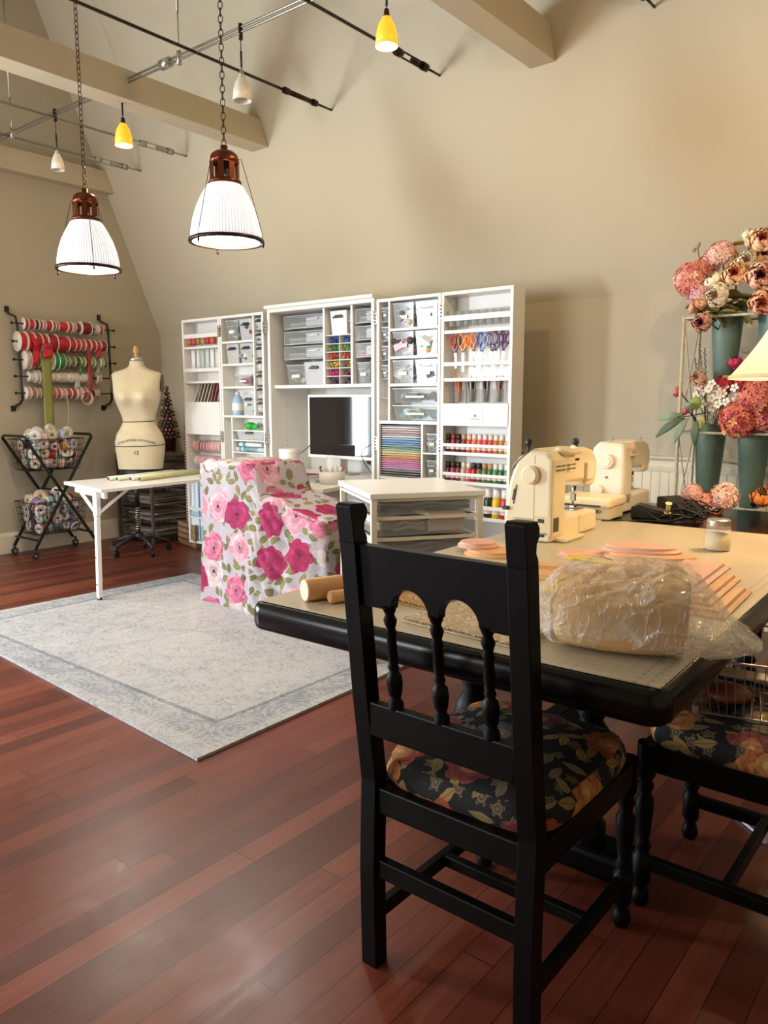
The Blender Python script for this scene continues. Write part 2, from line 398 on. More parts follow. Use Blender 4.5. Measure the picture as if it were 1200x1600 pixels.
def window(nm, axis, a, b_, z0, z1, p):
    q = MB(); gl = MB(); mid = (a + b_) / 2; zc = (z0 + z1) / 2
    def bx(m, u0, u1, w0, w1, d0, d1):
        if axis == 'x': m.box(p - d1, p - d0, u0, u1, w0, w1)
        else: m.box(u0, u1, p - d1, p - d0, w0, w1)
    for (u0, u1, w0, w1) in [(a, a + .05, z0, z1), (b_ - .05, b_, z0, z1), (a, b_, z0, z0 + .05), (a, b_, z1 - .05, z1), (a, b_, zc - .02, zc + .02)]: bx(q, u0, u1, w0, w1, .09, .12)
    for k in range(1, max(2, round((b_ - a) / .6))): u = a + (b_ - a) * k / max(2, round((b_ - a) / .6)); bx(q, u - .015, u + .015, z0, z1, .09, .115)
    bx(gl, a, b_, z0, z1, .1, .104)
    w = struct(nm, q, trimm); o = P('pane', gl, film('window_pane', 'e8f4ff', .12, .02), w); 
    c = MB()
    for (u0, u1, w0, w1) in [(a - .09, a, z0 - .09, z1 + .09), (b_, b_ + .09, z0 - .09, z1 + .09), (a, b_, z1, z1 + .09), (a, b_, z0 - .09, z0)]: bx(c, u0, u1, w0, w1, -.025, -.001)
    P('casing', c, trimm, w)
window('window_1', 'x', .96, 1.30, wz0, wz1, GX); window('window_2', 'x', -1.02, -.28, wz0, wz1, GX)
window('added_fill_window', 'y', -5.9, -3.3, 1.0, 2.5, NY)  # unseen window added to the near wall for ambient fill
sheer = film('sheer_curtain', 'f3f3ee', .55, .8)
for nm, y0, y1, lb in (('left', .86, .96, 'sheer white curtain at the left edge of the nearer window'), ('right', 1.30, 1.40, 'sheer white curtain at the right edge of the nearer window')):
    c = MB().grid(lambda u, v, y0=y0, y1=y1: (GX + .06 + .018 * math.sin(u * 26), y0 + (y1 - y0) * u, .12 + 2.2 * v), 40, 4)
    tag(P('curtain', c, sheer, solid=.002), lb, 'curtain', 'sheer curtains at the gable window')
# skirting, chair rail and wainscot
def skirt(nm, a, b_, axis, p, s):
    m = MB()
    if axis == 'x': pr = [(0, 0), (.02 * s, 0), (.02 * s, .15), (.012 * s, .175), (0, .18)]; m.prism([(p + x, z) for x, z in pr], a, b_, 'xz')
    else: pr = [(0, 0), (.02 * s, 0), (.02 * s, .15), (.012 * s, .175), (0, .18)]; m.prism([(p + x, z) for x, z in pr], a, b_, 'yz')
    struct(nm, m, trimm)
skirt('baseboard_left', NY, WY, 'x', GX, 1); skirt('baseboard_far', GX, -3.1, 'y', WY, -1)
beadm = NT('beadboard'); _v = beadm.sep(beadm.coord('Object')); _f = beadm.math('FRACT', beadm.math('DIVIDE', _v[0], .055))
_e = beadm.math('LESS_THAN', _f, .07); beadm.link(beadm.mix(_e, lin('e2d6ba'), lin('9a8a68')), beadm.b.inputs['Base Color']); beadm.b.inputs['Roughness'].default_value = .5
beadm.bump(beadm.math('SUBTRACT', 1, _e), .5, .004)
struct('trim_1', MB().box(-3.1, EX, WY - .018, WY, 0, .90), beadm.m)
rail = [(0, .885), (-.03, .885), (-.034, .905), (-.02, .915), (-.02, .945), (-.03, .955), (-.05, .962), (-.052, .975), (0, .98)]
struct('trim_2', MB().prism([(WY + a, z) for a, z in rail], -3.1, EX, 'yz'), trimm)
# tie beams across the room
for x0, x1, lb in ((-2.335, -2.175, ''), (-4.70, -4.52, ''), (-6.69, -6.585, '')):
    ye = WY - (3.185 - HK) / SL
    yt2 = WY - (3.365 - HK) / SL
    struct('beam', MB().prism([(NY, 3.185), (ye, 3.185), (yt2, 3.365), (NY, 3.365)], x0, x1, 'yz'), beamm, bevel=.004)

# ------------------------------------------------------------------ cable light system
RY = 3.03
railth = T('lighting_rail', 'long twin steel lighting rail crossing under the slope above the tie beam', 'light rail', (0, RY, 3.3))
tr = MB().tube([(-6.66, 0, -.012), (2.2, 0, -.012)], .007); tr.tube([(-6.66, 0, .012), (2.2, 0, .012)], .007)
P('rail', tr, steel, railth)
for x in (-6.05, -4.0, -1.6):
    h = MB().cyl((x, 0, -.03), (x, 0, .25), .004); h.cyl((x, 0, .25), (x, 0, 1.02), .008); h.cyl((x, 0, -.04), (x, 0, .035), .014)
    P('hanger', h, steel, railth)
P('connector', MB().cyl((-4.17, 0, 0), (-4.09, 0, 0), .03, n=16), steel, railth)
def bracket(): pass
rods = [(-1.61, 'tension rod whose end meets the slope at the top right', bronze), (-3.84, 'plain dark tension rod over the nearer white pendant', bronze), (-2.935, 'tension rod ending in a turnbuckle beside the glowing lamp at the top', bronze),
        (-5.45, 'longer tension rod with turnbuckle between the two far beams', steel), (-6.09, 'tension rod with turnbuckle nearest the gable wall', steel)]
for i, (x, lb, m) in enumerate(rods):
    z = 3.285; ye = WY - (z - HK) / SL
    t = T('tension_rod', lb, 'rod', (x, 0, z), group=None)
    y1 = ye - .42
    P('rod', MB().cyl((0, NY, 0), (0, y1, 0), .009), m, t)
    P('rod_end', MB().cyl((0, ye - .16, 0), (0, ye, 0), .007), m, t)
    tb = MB()
    if i == 1:
        tb.cyl((0, y1 - .02, 0), (0, ye - .15, 0), .016, n=12)
        tb.cyl((0, y1 - .03, 0), (0, y1 + .01, 0), .021); tb.cyl((0, ye - .19, 0), (0, ye - .15, 0), .021)
    else:
        tb.box(-.004, .004, y1, ye - .15, .014, .022); tb.box(-.004, .004, y1, ye - .15, -.022, -.014)
        tb.cyl((0, y1 - .02, 0), (0, y1 + .03, 0), .024); tb.cyl((0, ye - .19, 0), (0, ye - .14, 0), .024); tb.cyl((0, ye - .29, 0), (0, ye - .18, 0), .012)
    P('turnbuckle', tb, steel if i > 2 else bronze, t)
# drop-shades hung on the rail
def bell(px, py_top, py_bot, col, lit, lb):
    q = at(px, (py_top + py_bot) / 2, 1, RY); zt = at(px, py_top, 1, RY).z; zb = at(px, py_bot, 1, RY).z
    t = T('hanging_spotlight', lb, 'lamp', (q.x, RY, zb), group='small bell lamps on the lighting rail')
    h = zt - zb; r = h * .42
    pr = [(.012, h), (.02, h), (r * .45, h * .93), (r * .72, h * .74), (r * .92, h * .42), (r, 0), (r - .003, 0), (r * .89, h * .42), (r * .69, h * .73), (r * .4, h * .9)]
    P('lamp_shade', MB().lathe(pr, 24), col, t)
    zr = 3.3 - zb
    P('socket', MB().cyl((0, 0, h * .97), (0, 0, h + .035), .016, .011), bronze if lit else steel, t)
    P('cord', MB().cyl((0, 0, h + .03), (0, 0, zr), .0025).cyl((0, 0, h + .05), (0, 0, h + .13), .006), darkpl, t)
    P('rail_clip', MB().cyl((0, 0, zr - .05), (0, 0, zr + .03), .012), bronze, t)
    if lit:
        P('bulb', MB().ball((0, 0, h * .35), r * .45, 12), mat('bulb_glow_warm', 'ffe9c0', emit='ffd68a', estr=14), t)
        l = bpy.data.lights.new('bulb_light', 'POINT'); l.energy = 26 if px > 1200 else 9; l.color = (1, .74, .42) if px > 1200 else (1, .72, .38); l.shadow_soft_size = .02
        o = bpy.data.objects.new('bulb_light', l); COL.objects.link(o); o.parent = t; o.location = (0, 0, -.01)
amber = mat('amber_glass', 'e8b040', .3, emit='e59a18', estr=.75)
milk = mat('milk_glass', 'ded6c4', .25)
bell(1290, -190, -130, amber, True, 'glowing amber bell lamp above the right end of the table')
bell(604, 27, 73, amber, True, 'glowing amber bell lamp nearest the viewer, beside the right turnbuckle')
bell(193, 193, 228, amber, True, 'glowing amber bell lamp beyond the long beam')
bell(378, 120, 158, milk, False, 'unlit white bell lamp above the nearer ribbed pendant')
bell(90, 240, 266, milk, False, 'unlit white bell lamp closest to the gable wall')

# ------------------------------------------------------------------ ribbed glass pendants
def ribbed():
    k = NT('ribbed_glass'); b = k.b
    v = k.sep(k.coord('Object')); th = k.math('ARCTAN2', v[1], v[0]); rib = k.math('SINE', k.math('MULTIPLY', th, 72))
    f = k.math('MULTIPLY_ADD', rib, .5, .5)
    k.link(k.mix(f, lin('d9dce4'), lin('ffffff')), b.inputs['Base Color'])
    k.link(k.mix(f, lin('a9afc0'), lin('ffffff')), b.inputs['Emission Color'])
    b.inputs['Emission Strength'].default_value = .45; b.inputs['Roughness'].default_value = .15
    k.bump(rib, .5, .003)
    return k.m
ribm = ribbed()
def chain(top, bot):
    m = MB(); L = .042; n = int((top - bot) / (L * .76)); 
    for i in range(n):
        z = bot + L * .76 * (i + .5); pts = []
        for j in range(12):
            a = 2 * PI * j / 12; u = math.cos(a) * .011; w = math.sin(a) * L / 2
            pts.append((u, 0, z + w) if i % 2 else (0, u, z + w))
        m.tube(pts, .0023, 5, closed=True)
    return m
def pendant(x, y, zb, lb, rz):
    t = T('pendant_light', lb, 'lamp', (x, y, zb), rz, group='ribbed glass pendants on chains')
    r = .182; h = .275
    pr = [(.078, h), (.092, h * .96), (.118, h * .80), (.145, h * .60), (.165, h * .38), (.177, h * .15), (r - .004, 0), (r - .009, 0), (.172, h * .15), (.160, h * .38), (.140, h * .60), (.113, h * .79), (.088, h * .94), (.074, h * .98)]
    P('lamp_shade', MB().lathe(pr, 96, flute=.006, nf=48), ribm, t)
    P('rim_ring', MB().lathe([(r - .012, -.006), (r + .006, -.008), (r + .009, 0), (r + .006, .01), (r - .006, .011), (r - .012, .004), (r - .012, -.006)], 64), bronze, t)
    cap = MB().lathe([(.08, h + .004), (.083, h - .004), (.083, h + .014), (.074, h + .022), (.072, h + .022), (.070, h + .004)], 32)
    for j in range(8):
        a = 2 * PI * j / 8
        cap.add([(math.cos(a + s * .2) * rr, math.sin(a + s * .2) * rr, z) for z in (h + .014, h + .105) for s in (-1, 1) for rr in (.070, .073)],
                [(0, 1, 5, 4), (2, 6, 7, 3), (0, 4, 6, 2), (1, 3, 7, 5), (0, 2, 3, 1), (4, 5, 7, 6)])
    cap.lathe([(.070, h + .10), (.074, h + .10), (.073, h + .118), (.066, h + .140), (.048, h + .155), (.02, h + .16), (.018, h + .16), (.018, h + .185), (.001, h + .185)], 32)
    P('copper_cap', cap, copper, t)
    P('socket', MB().cyl((0, 0, h + .01), (0, 0, h + .11), .024, n=14), darkpl, t)
    P('bulb', MB().ball((0, 0, h - .09), .045, 16, rz=.075), mat('bulb_glow', 'ffffff', emit='fff2dc', estr=10), t)
    for j in range(3):
        a = 2 * PI * j / 3 + .5
        ca, sa = math.cos(a), math.sin(a)
        P('support_wire', MB().tube([(ca * .072, sa * .072, h + .12), (ca * .085, sa * .085, h + .12), (ca * .125, sa * .125, h * .93), (ca * (r + .004), sa * (r + .004), .03), (ca * (r + .004), sa * (r + .004), -.015)], .0018, 5), bronze, t)
        P('thumb_nut', MB().ball((ca * (r + .006), sa * (r + .006), -.018), .008, 8).cyl((ca * (r + .006), sa * (r + .006), -.034), (ca * (r + .006), sa * (r + .006), 0), .004), bronze, t)
    P('chain', chain(CZ - zb, h + .18), bronze, t)
    P('canopy', MB().lathe([(.001, CZ - zb - .03), (.05, CZ - zb - .02), (.06, CZ - zb)], 20), bronze, t)
    l = bpy.data.lights.new('pendant_bulb', 'POINT'); l.energy = 15; l.color = (1, .93, .82); l.shadow_soft_size = .05
    o = bpy.data.objects.new('pendant_bulb', l); COL.objects.link(o); o.parent = t; o.location = (0, 0, .05)
    return t
pendant(-3.19, 2.67, 2.105, 'nearer of the two ribbed glass pendants, hanging in front of the slope', 2.2)
pendant(-4.40, 2.62, 2.088, 'farther and lower ribbed glass pendant, left of the other one', 3.3)

# ------------------------------------------------------------------ rug
q = [(-2.21, 1.646), (-2.25, 3.50), (-4.76, 3.56), (-4.83, 1.80)]; cx, cy = -3.515, 2.63
m = MB(); 
def rugp(u, v):
    a = Vector(q[3]).lerp(Vector(q[0]), u); b = Vector(q[2]).lerp(Vector(q[1]), u); p = a.lerp(b, v)
    return p.x - cx, p.y - cy
N_ = 24
m.grid(lambda u, v: (*rugp(u, v), .012 + .0012 * noise.noise(Vector((u * 9, v * 9, 0)))), N_, N_)
edge = [rugp(i / N_, 0) for i in range(N_ + 1)] + [rugp(1, i / N_) for i in range(1, N_ + 1)] + [rugp(1 - i / N_, 1) for i in range(1, N_ + 1)] + [rugp(0, 1 - i / N_) for i in range(1, N_)]
k_ = len(edge); m.add([(a, b, .001) for a, b in edge] + [(a, b, .0125) for a, b in edge], [(i, (i + 1) % k_, k_ + (i + 1) % k_, k_ + i) for i in range(k_)])
tag(P('area_rug', m, rugm, loc=(cx, cy, 0)), 'large pale grey and white faded-pattern rug on the red plank floor', 'rug')
# ------------------------------------------------------------------ big white craft cabinet, doors folded open flat
def WB(t):
    m = MB(); m.M = Matrix.Translation(-Vector(t.location)); return m
FY, BY = 4.24, 4.70      # front plane of everything, back of the middle section
DB = FY + .145           # back of the open door sections
cab = T('craft_cabinet', 'tall white craft cabinet standing open along the far wall, its shelved doors spread wide', 'cabinet', (-4.07, 4.47, 0))
inner = mat('cabinet_inside', 'dcd6ca', .45, var=.02)
def shell(nm, x0, x1, z0, z1, y0, y1, th=.022, back=True):
    m = WB(cab); m.box(x0, x0 + th, y0, y1, z0, z1); m.box(x1 - th, x1, y0, y1, z0, z1)
    m.box(x0 + th, x1 - th, y0, y1, z1 - th, z1); m.box(x0 + th, x1 - th, y0, y1, z0, z0 + th)
    if back: m.box(x0 + th, x1 - th, y1 - .008, y1, z0 + th, z1 - th)
    return P(nm, m, white, cab, bevel=.002)
xA1, xA12, xA2 = -5.695, -5.19, -4.655
xC0, xC1 = -4.62, -3.53
xB2, xB12, xB1 = -3.50, -2.955, -2.425
w1 = shell('outer_door', xA1, xA12, .049, 2.0, FY, DB); w2 = shell('inner_door', xA12 + .005, xA2, .049, 2.0, FY, DB)
w3 = shell('inner_door', xB2, xB12 - .005, .049, 2.0, FY, DB); w4 = shell('outer_door', xB12, xB1, .049, 2.0, FY, DB)
body = shell('cabinet_body', xC0, xC1, .05, 2.015, FY + .01, BY, .028)
P('crown', WB(cab).box(xC0 - .01, xC1 + .005, FY - .015, BY, 2.015, 2.04), white, cab, bevel=.002)
def cb(nm, *bx, m=white, par=cab, bv=.0015):
    w = WB(cab)
    for b_ in bx: w.box(*b_)
    o = P(nm, w, m, cab, bevel=bv)
    if par is not cab: o.parent = par
    return o
def shelf(x0, x1, z, y0=FY + .004, y1=None, th=.018): return cb('shelf', (x0, x1, y0, y1 or DB - .008, z - th, z))
def rail_(x0, x1, z0, z1, nm='shelf_rail'): return cb(nm, (x0, x1, FY + .002, FY + .012, z0, z1))
t_ = .022
# outer door left
a, b_ = xA1 + t_, xA12 - t_
for z in (1.769, 1.476, 1.30, 1.05, .29): shelf(a, b_, z)
for z0, z1 in ((1.84, 1.875), (1.555, 1.585), (.345, .375)): rail_(a, b_, z0, z1)
cb('drawer_front', (a, b_, FY - .004, FY + .012, 1.02, 1.297))
# inner door left
a, b_ = xA12 + .005 + t_, xA2 - t_; xd = -4.785
for z in (1.793, 1.612, 1.427): shelf(a, xd, z)
shelf(a, b_, 1.19)
cb('divider', (xd, xd + .016, FY + .004, DB - .008, 1.19, 1.978))
cb('divider', (-5.075, -5.059, FY + .004, DB - .008, .07, 1.172))
for z in (1.07, .99, .89, .70, .5): shelf(-5.059, b_, z, th=.01)
# middle section
cy1 = BY - .008
shelf(xC0 + .028, xC1 - .028, 1.43, y0=FY + .05, y1=cy1, th=.024)
for x in (-4.05, -3.775): cb('divider', (x - .01, x + .01, FY + .05, cy1, 1.43, 1.987))
for i in range(12): pass
cb('shelf', (-4.04, -3.785, FY + .06, cy1, 1.783, 1.79))
cub = []
for k in range(1, 6): cub.append((-4.04, -3.785, FY + .06, cy1, 1.43 + k * .059 - .002, 1.43 + k * .059 + .002))
cub.append((-3.905, -3.901, FY + .06, cy1, 1.43, 1.783)); cb('cubby_grid', *cub, m=white, bv=0)
holes = WB(cab)
for k in range(16): holes.box(xC0 + .028, xC0 + .0288, 4.42, 4.425, .85 + k * .034, .855 + k * .034)
for xx in (xA1 + t_, xB12 + t_):
    for k in range(44):
        for yy in (FY + .035, FY + .1): holes.box(xx, xx + .0008, yy, yy + .005, .15 + k * .042, .155 + k * .042)
for k in range(30): holes.box(xB2 + t_, xB2 + t_ + .0008, FY + .06, FY + .065, 1.2 + k * .026, 1.204 + k * .026)
P('shelf_pin_holes', holes, darkpl, cab)['kind'] = 'stuff'
# inner door right
a, b_ = xB2 + t_, xB12 - .005 - t_; xe = -3.40
for z in (1.796, 1.609, 1.424): shelf(xe + .016, b_, z)
shelf(a, b_, 1.171, th=.022)
cb('divider', (xe, xe + .016, FY + .004, DB - .008, 1.171, 1.978))
for z in (1.85, 1.72, 1.59, 1.46, 1.33): cb('shelf', (a, xe, FY + .02, DB - .01, z - .006, z), m=clear2)
xf = -3.115
cb('divider', (xf, xf + .016, FY + .004, DB - .008, .3, 1.149))
for z in (.78,): shelf(a, b_, z)
for z in (.96,): shelf(xf + .016, b_, z, th=.01)
# outer door right
a, b_ = xB12 + t_, xB1 - t_
for z in (1.758, 1.453, 1.29, .975, .785, .56): shelf(a, b_, z, th=.022)
for z0, z1 in ((1.815, 1.85), (1.53, 1.555), (1.01, 1.03), (.82, .84), (.61, .635)): rail_(a, b_, z0, z1)
cb('drawer_front', (a - .004, b_ + .004, FY - .006, FY + .012, 1.146, 1.29))
pl = cb('maker_plate', (-2.73, -2.63, FY - .009, FY - .005, 1.175, 1.235), m=paperm)
P('maker_plate_frame', WB(cab).box(-2.735, -2.625, FY - .0095, FY - .006, 1.235, 1.24).box(-2.735, -2.625, FY - .0095, FY - .006, 1.17, 1.175).box(-2.735, -2.73, FY - .0095, FY - .006, 1.17, 1.24).box(-2.63, -2.625, FY - .0095, FY - .006, 1.17, 1.24), steel, cab)
mk = WB(cab)
for k in range(9): mk.box(-2.712 + k * .0075, -2.708 + k * .0075, FY - .0098, FY - .009, 1.188, 1.194)
mk.box(-2.688, -2.672, FY - .0098, FY - .009, 1.204, 1.222)
P('plate_lettering', mk, greym, cab)
# hinges
hg = []
for x in (xA12 + .002, xA2 + .018, xC1 + .015, xB12 - .002):
    for z in (1.88, 1.01, .25):
        w = WB(cab); w.box(x - .022, x + .022, FY - .002, FY + .002, z - .045, z + .045)
        for k in range(4): w.cyl((x, FY - .005, z - .04 + k * .022), (x, FY - .005, z - .024 + k * .022), .006, n=8)
        P('hinge', w, chrome, cab)
# fold-out desk with an under-shelf
DZ = .745
dk = WB(cab); dk.prism([(-4.60, 4.66), (-4.60, 3.57), (-3.46, 3.57), (-3.42, 3.60), (-3.50, 4.20), (-3.56, 4.66)], DZ - .028, DZ, 'xy')
P('desk_top', dk, white, cab, bevel=.002)
cb('desk_support', (-3.56, -3.54, 3.62, 4.24, DZ - .14, DZ - .028)); cb('desk_support', (-4.55, -4.53, 3.62, 4.24, DZ - .14, DZ - .028))
cb('keyboard_tray', (-4.45, -3.6, 3.68, 4.1, DZ - .125, DZ - .11), m=greym)
for x in (xA1 + .05, xA12 - .05, xB12 + .05, xB1 - .05, xC0 + .06, xC1 - .06):
    cs = WB(cab); cs.cyl((x - .01, FY + .07, .025), (x + .01, FY + .07, .025), .024, n=14); cs.cyl((x, FY + .07, .03), (x, FY + .07, .052), .01)
    P('caster', cs, greym, cab)
# small outlet and grommet on the inner back
P('grommet', WB(cab).cyl((-3.95, cy1 - .004, .83), (-3.95, cy1, .83), .022, n=18), darkpl, cab)
P('outlet', WB(cab).box(-4.59, -4.588, 4.37, 4.40, .82, .85), darkpl, cab)

# side leaf of the desk on a single folding leg
lf = T('folding_leg_table', 'white side leaf table on one braced leg at the rug corner', 'table', (-4.70, 3.2, 0))
P('tabletop', WB(lf).prism([(-5.17, 2.80), (-4.50, 2.685), (-4.62, 4.2), (-5.17, 4.2)], DZ - .022, DZ + .0, 'xy'), white, lf, bevel=.002)
P('apron', WB(lf).bar((-5.06, 2.83, DZ - .045), (-4.54, 2.74, DZ - .045), .02, .045), whitemet, lf)
lg = WB(lf); fx, fy = -4.575, 2.68; lx, ly = -4.66, 2.775
lg.bar((fx, fy, .02), (fx - .03, fy + .03, .56), .03, .03); lg.bar((fx - .03, fy + .03, .56), (fx - .06, fy + .05, .73), .032, .045)
P('leg', lg, whitemet, lf, bevel=.003)
P('foot_cap', WB(lf).cyl((fx, fy, 0), (fx, fy, .03), .017, n=10), darkpl, lf)
for u in ((-4.85, 2.73, .72), (-4.585, 2.93, .722)): P('brace', WB(lf).bar((fx - .03, fy + .03, .57), u, .016, .016), whitemet, lf)
P('bolt', WB(lf).cyl((fx + .01, fy - .02, .30), (fx + .03, fy - .03, .30), .005).cyl((fx + .01, fy - .02, .12), (fx + .03, fy - .03, .12), .005), steel, lf)

# ------------------------------------------------------------------ cabinet contents
LB = {}
def uniq(s):
    return s
binmesh = {}
def bin_mesh(w, h, d, kind):
    """clear or white tub, origin at bottom front centre, extends back along +y"""
    key = (w, h, d, kind)
    if key in binmesh: return binmesh[key]
    t = .002; f = .90
    def shellm():
        m = MB(); w0, w1 = w / 2 * f, w / 2; y0, y1 = .006, d
        o = [(-w0, y0 + .006, 0), (w0, y0 + .006, 0), (w0, y1 - .004, 0), (-w0, y1 - .004, 0), (-w1, 0, h), (w1, 0, h), (w1, d, h), (-w1, d, h)]
        m.add(o, [(0, 3, 2, 1), (0, 1, 5, 4), (1, 2, 6, 5), (2, 3, 7, 6), (3, 0, 4, 7)])
        i = [(x * .96, y * .97 + d * .015, z + (t if z == 0 else 0)) for x, y, z in o]
        m.add(i, [(0, 1, 2, 3), (0, 4, 5, 1), (1, 5, 6, 2), (2, 6, 7, 3), (3, 7, 4, 0)])
        b = 0
        m.f += [[4, 5, 13, 12], [5, 6, 14, 13], [6, 7, 15, 14], [7, 4, 12, 15]]; m.mi += [0] * 4; m.sm += [False] * 4
        return m
    rim = MB(); 
    rim.bar((-w / 2, 0, h), (w / 2, 0, h), .004, .006); rim.bar((-w / 2, 0, h), (-w / 2, d, h), .004, .006); rim.bar((w / 2, 0, h), (w / 2, d, h), .004, .006)
    hd = MB(); hz = h * .72; hw = min(.045, w * .3)
    hd.tube([(-hw, -.001, hz + .012), (-hw, -.012, hz), (hw, -.012, hz), (hw, -.001, hz + .012)], .0035, 6)
    slot = MB().box(-hw * .8, hw * .8, -.0015, .003, hz + .006, hz + .022)
    binmesh[key] = (shellm().mesh('tub'), rim.mesh('rim'), hd.mesh('handle'), slot.mesh('slot'))
    return binmesh[key]
palettes = {'white': ['e0deda', 'b2aca6', '8f969c', '5a5a58', 'c8b89a'], 'pink': ['d98a98', 'e0b8bc', '963a58', '4a3a40'], 'mix': ['3f8fa0', 'd8a24a', '902a3a', 'c8c4ba', '3a5a3a', '33302e'],
            'dark': ['2a2a30', '4a4650', '8a8680', 'c8c4bc'], 'blue': ['6ab0c8', '3a78a0', 'cfd84a', 'dfe8ec'], 'green': ['2f8a4a', '5aa888', 'e8e0d0']}
lumpcache = {}
def lumps(w, h, d, key, seed, fill=.85):
    r = random.Random(seed); m = MB(); k = palettes[key]
    for i in range(15):
        s = r.uniform(.16, .27) * min(w, h, d * 1.2); x = r.uniform(-.36, .36) * w; y = r.uniform(.18, .8) * d; z = s + r.random() * max(.001, h * fill - 2 * s)
        mi = r.randrange(len(k))
        if r.random() < .5: m.ball((x, y, z), s, 8, mi, rz=s * .8)
        else:
            b = Matrix.Translation((x, y, z)) @ Matrix.Rotation(r.uniform(-.6, .6), 4, 'Y') @ Matrix.Rotation(r.uniform(-.6, .6), 4, 'X'); m.M = b
            m.box(-s * 1.1, s * 1.1, -s * .8, s * .8, -s * .6, s * .6, mi); m.M = Matrix.Identity(4)
    return m, [cm(c) for c in k]
def tub(x, z, w, h, d, label, kind='clear', fill='mix', y=FY + .02, tagc=None, grp=None, content='small craft supplies'):
    t = T('storage_bin', label, 'storage bin', (x, y, z), group=grp)
    a_, b2, c_, s_ = bin_mesh(round(w, 3), round(h, 3), round(d, 3), kind)
    P('tub', a_, clear if kind == 'clear' else (clear2 if kind == 'frost' else white), t)
    P('rim', b2, clear2 if kind != 'white' else white, t)
    P('handle', c_, clear2 if kind == 'clear' else darkpl, t)
    if kind != 'clear': P('handle_slot', s_, darkpl, t)
    else: P('paper_label', MB().box(-w * .2, w * .2, -.003, -.001, h * .38, h * .52), paperm, t)
    if kind != 'white':
        m, mm = lumps(w, h, d, fill, R.random())
        o = P('bin_contents', m, mm, None, loc=(x, y, z + .004)); tag(o, 'contents of the ' + label, 'craft supplies', kind='stuff')
    return t
G1 = 'storage bins in the open cabinet'
# inner door left: 2 per shelf
a, b_ = -5.155, -4.795; w_ = .155
spec = [(1.793, .165, [('clear', 'white'), ('frost', 'mix')], 'top'), (1.612, .155, [('frost', 'white'), ('frost', 'white')], 'second')]
for z, h, ks, nm in spec:
    for i, (kd, fl) in enumerate(ks):
        tub(-5.055 + i * .172, z, w_, h, .11, '%s bin, %s, %s shelf of the left inner door' % ('clear' if kd == 'clear' else 'frosted white', ['left one', 'right one'][i], nm), kd, fl, grp=G1)
tub(-4.93, 1.427, .20, .09, .11, 'low clear bin of pink things on the left inner door', 'clear', 'pink', grp=G1)
tub(-4.87, 1.19, .15, .17, .11, 'clear bin with white label beside the pale blue bottle', 'frost', 'green', grp=G1)
bt = T('spray_bottle', 'pale blue plastic bottle on the fourth shelf of the left inner door', 'bottle', (-5.05, FY + .06, 1.19))
P('bottle_body', MB().lathe([(.001, 0), (.045, 0), (.048, .01), (.048, .12), (.035, .15), (.018, .165)], 20), cm('9fc0dc', .25), bt)
P('cap', MB().lathe([(.018, .165), (.02, .165), (.02, .19), (.001, .19)], 16), cm('d8dcdc'), bt); P('bottle_label', MB().lathe([(.0486, .04), (.0486, .10)], 20), paperm, bt)
for i in range(7):
    tub(-4.728, 1.22 + i * .108, .085, .085, .10, 'small frosted bin, %s in the slim left column' % ['lowest', 'second lowest', 'third from the bottom', 'fourth from the bottom', 'third from the top', 'second highest', 'topmost'][i], 'frost', ['green', 'white', 'mix', 'green', 'white', 'white', 'mix'][i], grp=G1)
for z, lb, fl in ((.992, 'flat drawer bin above the rolled sheets', 'mix'),):
    tub(-4.865, z, .33, .07, .11, lb, 'frost', fl, grp=G1)
gb = T('paper_punch', 'bright green craft tool lying above the flat drawer bin on the left inner door', 'tool', (-4.89, FY + .05, 1.07))
P('tool_body', MB().ball((0, 0, .035), .05, 16, rz=.032), cm('2fae45', .3), gb); P('tool_tip', MB().cyl((.04, 0, .03), (.10, 0, .03), .025, .012), cm('2fae45', .3), gb)
mg = T('tape_roll', 'magenta tape roll at the right end above the flat drawer bin', 'tape', (-4.70, FY + .05, 1.07))
P('roll', MB().cyl((0, -.01, .03), (0, .02, .03), .03, n=20), cm('b3244a'), mg)
for i, (z, x) in enumerate([(.890, -4.95), (.890, -4.85), (.93, -4.9), (.70, -4.95), (.70, -4.83)]):
    t = T('rolled_sheet', 'pale rolled vinyl sheet, %s on the lower left inner door shelves' % ['front left', 'front right', 'upper', 'lower left', 'lower right'][i], 'roll', (x - .12, FY + .05, z + .02), group='rolled vinyl sheets')
    P('sheet', MB().cyl((0, 0, 0), (.28, 0, 0), .018, n=16), cm(['dfe6ea', 'bcd4dc', 'e8ece8', 'd4dce0', 'e4e0e8'][i]), t); P('band', MB().cyl((.05, 0, 0), (.08, 0, 0), .0186, n=16), cm('4a9ca8'), t)
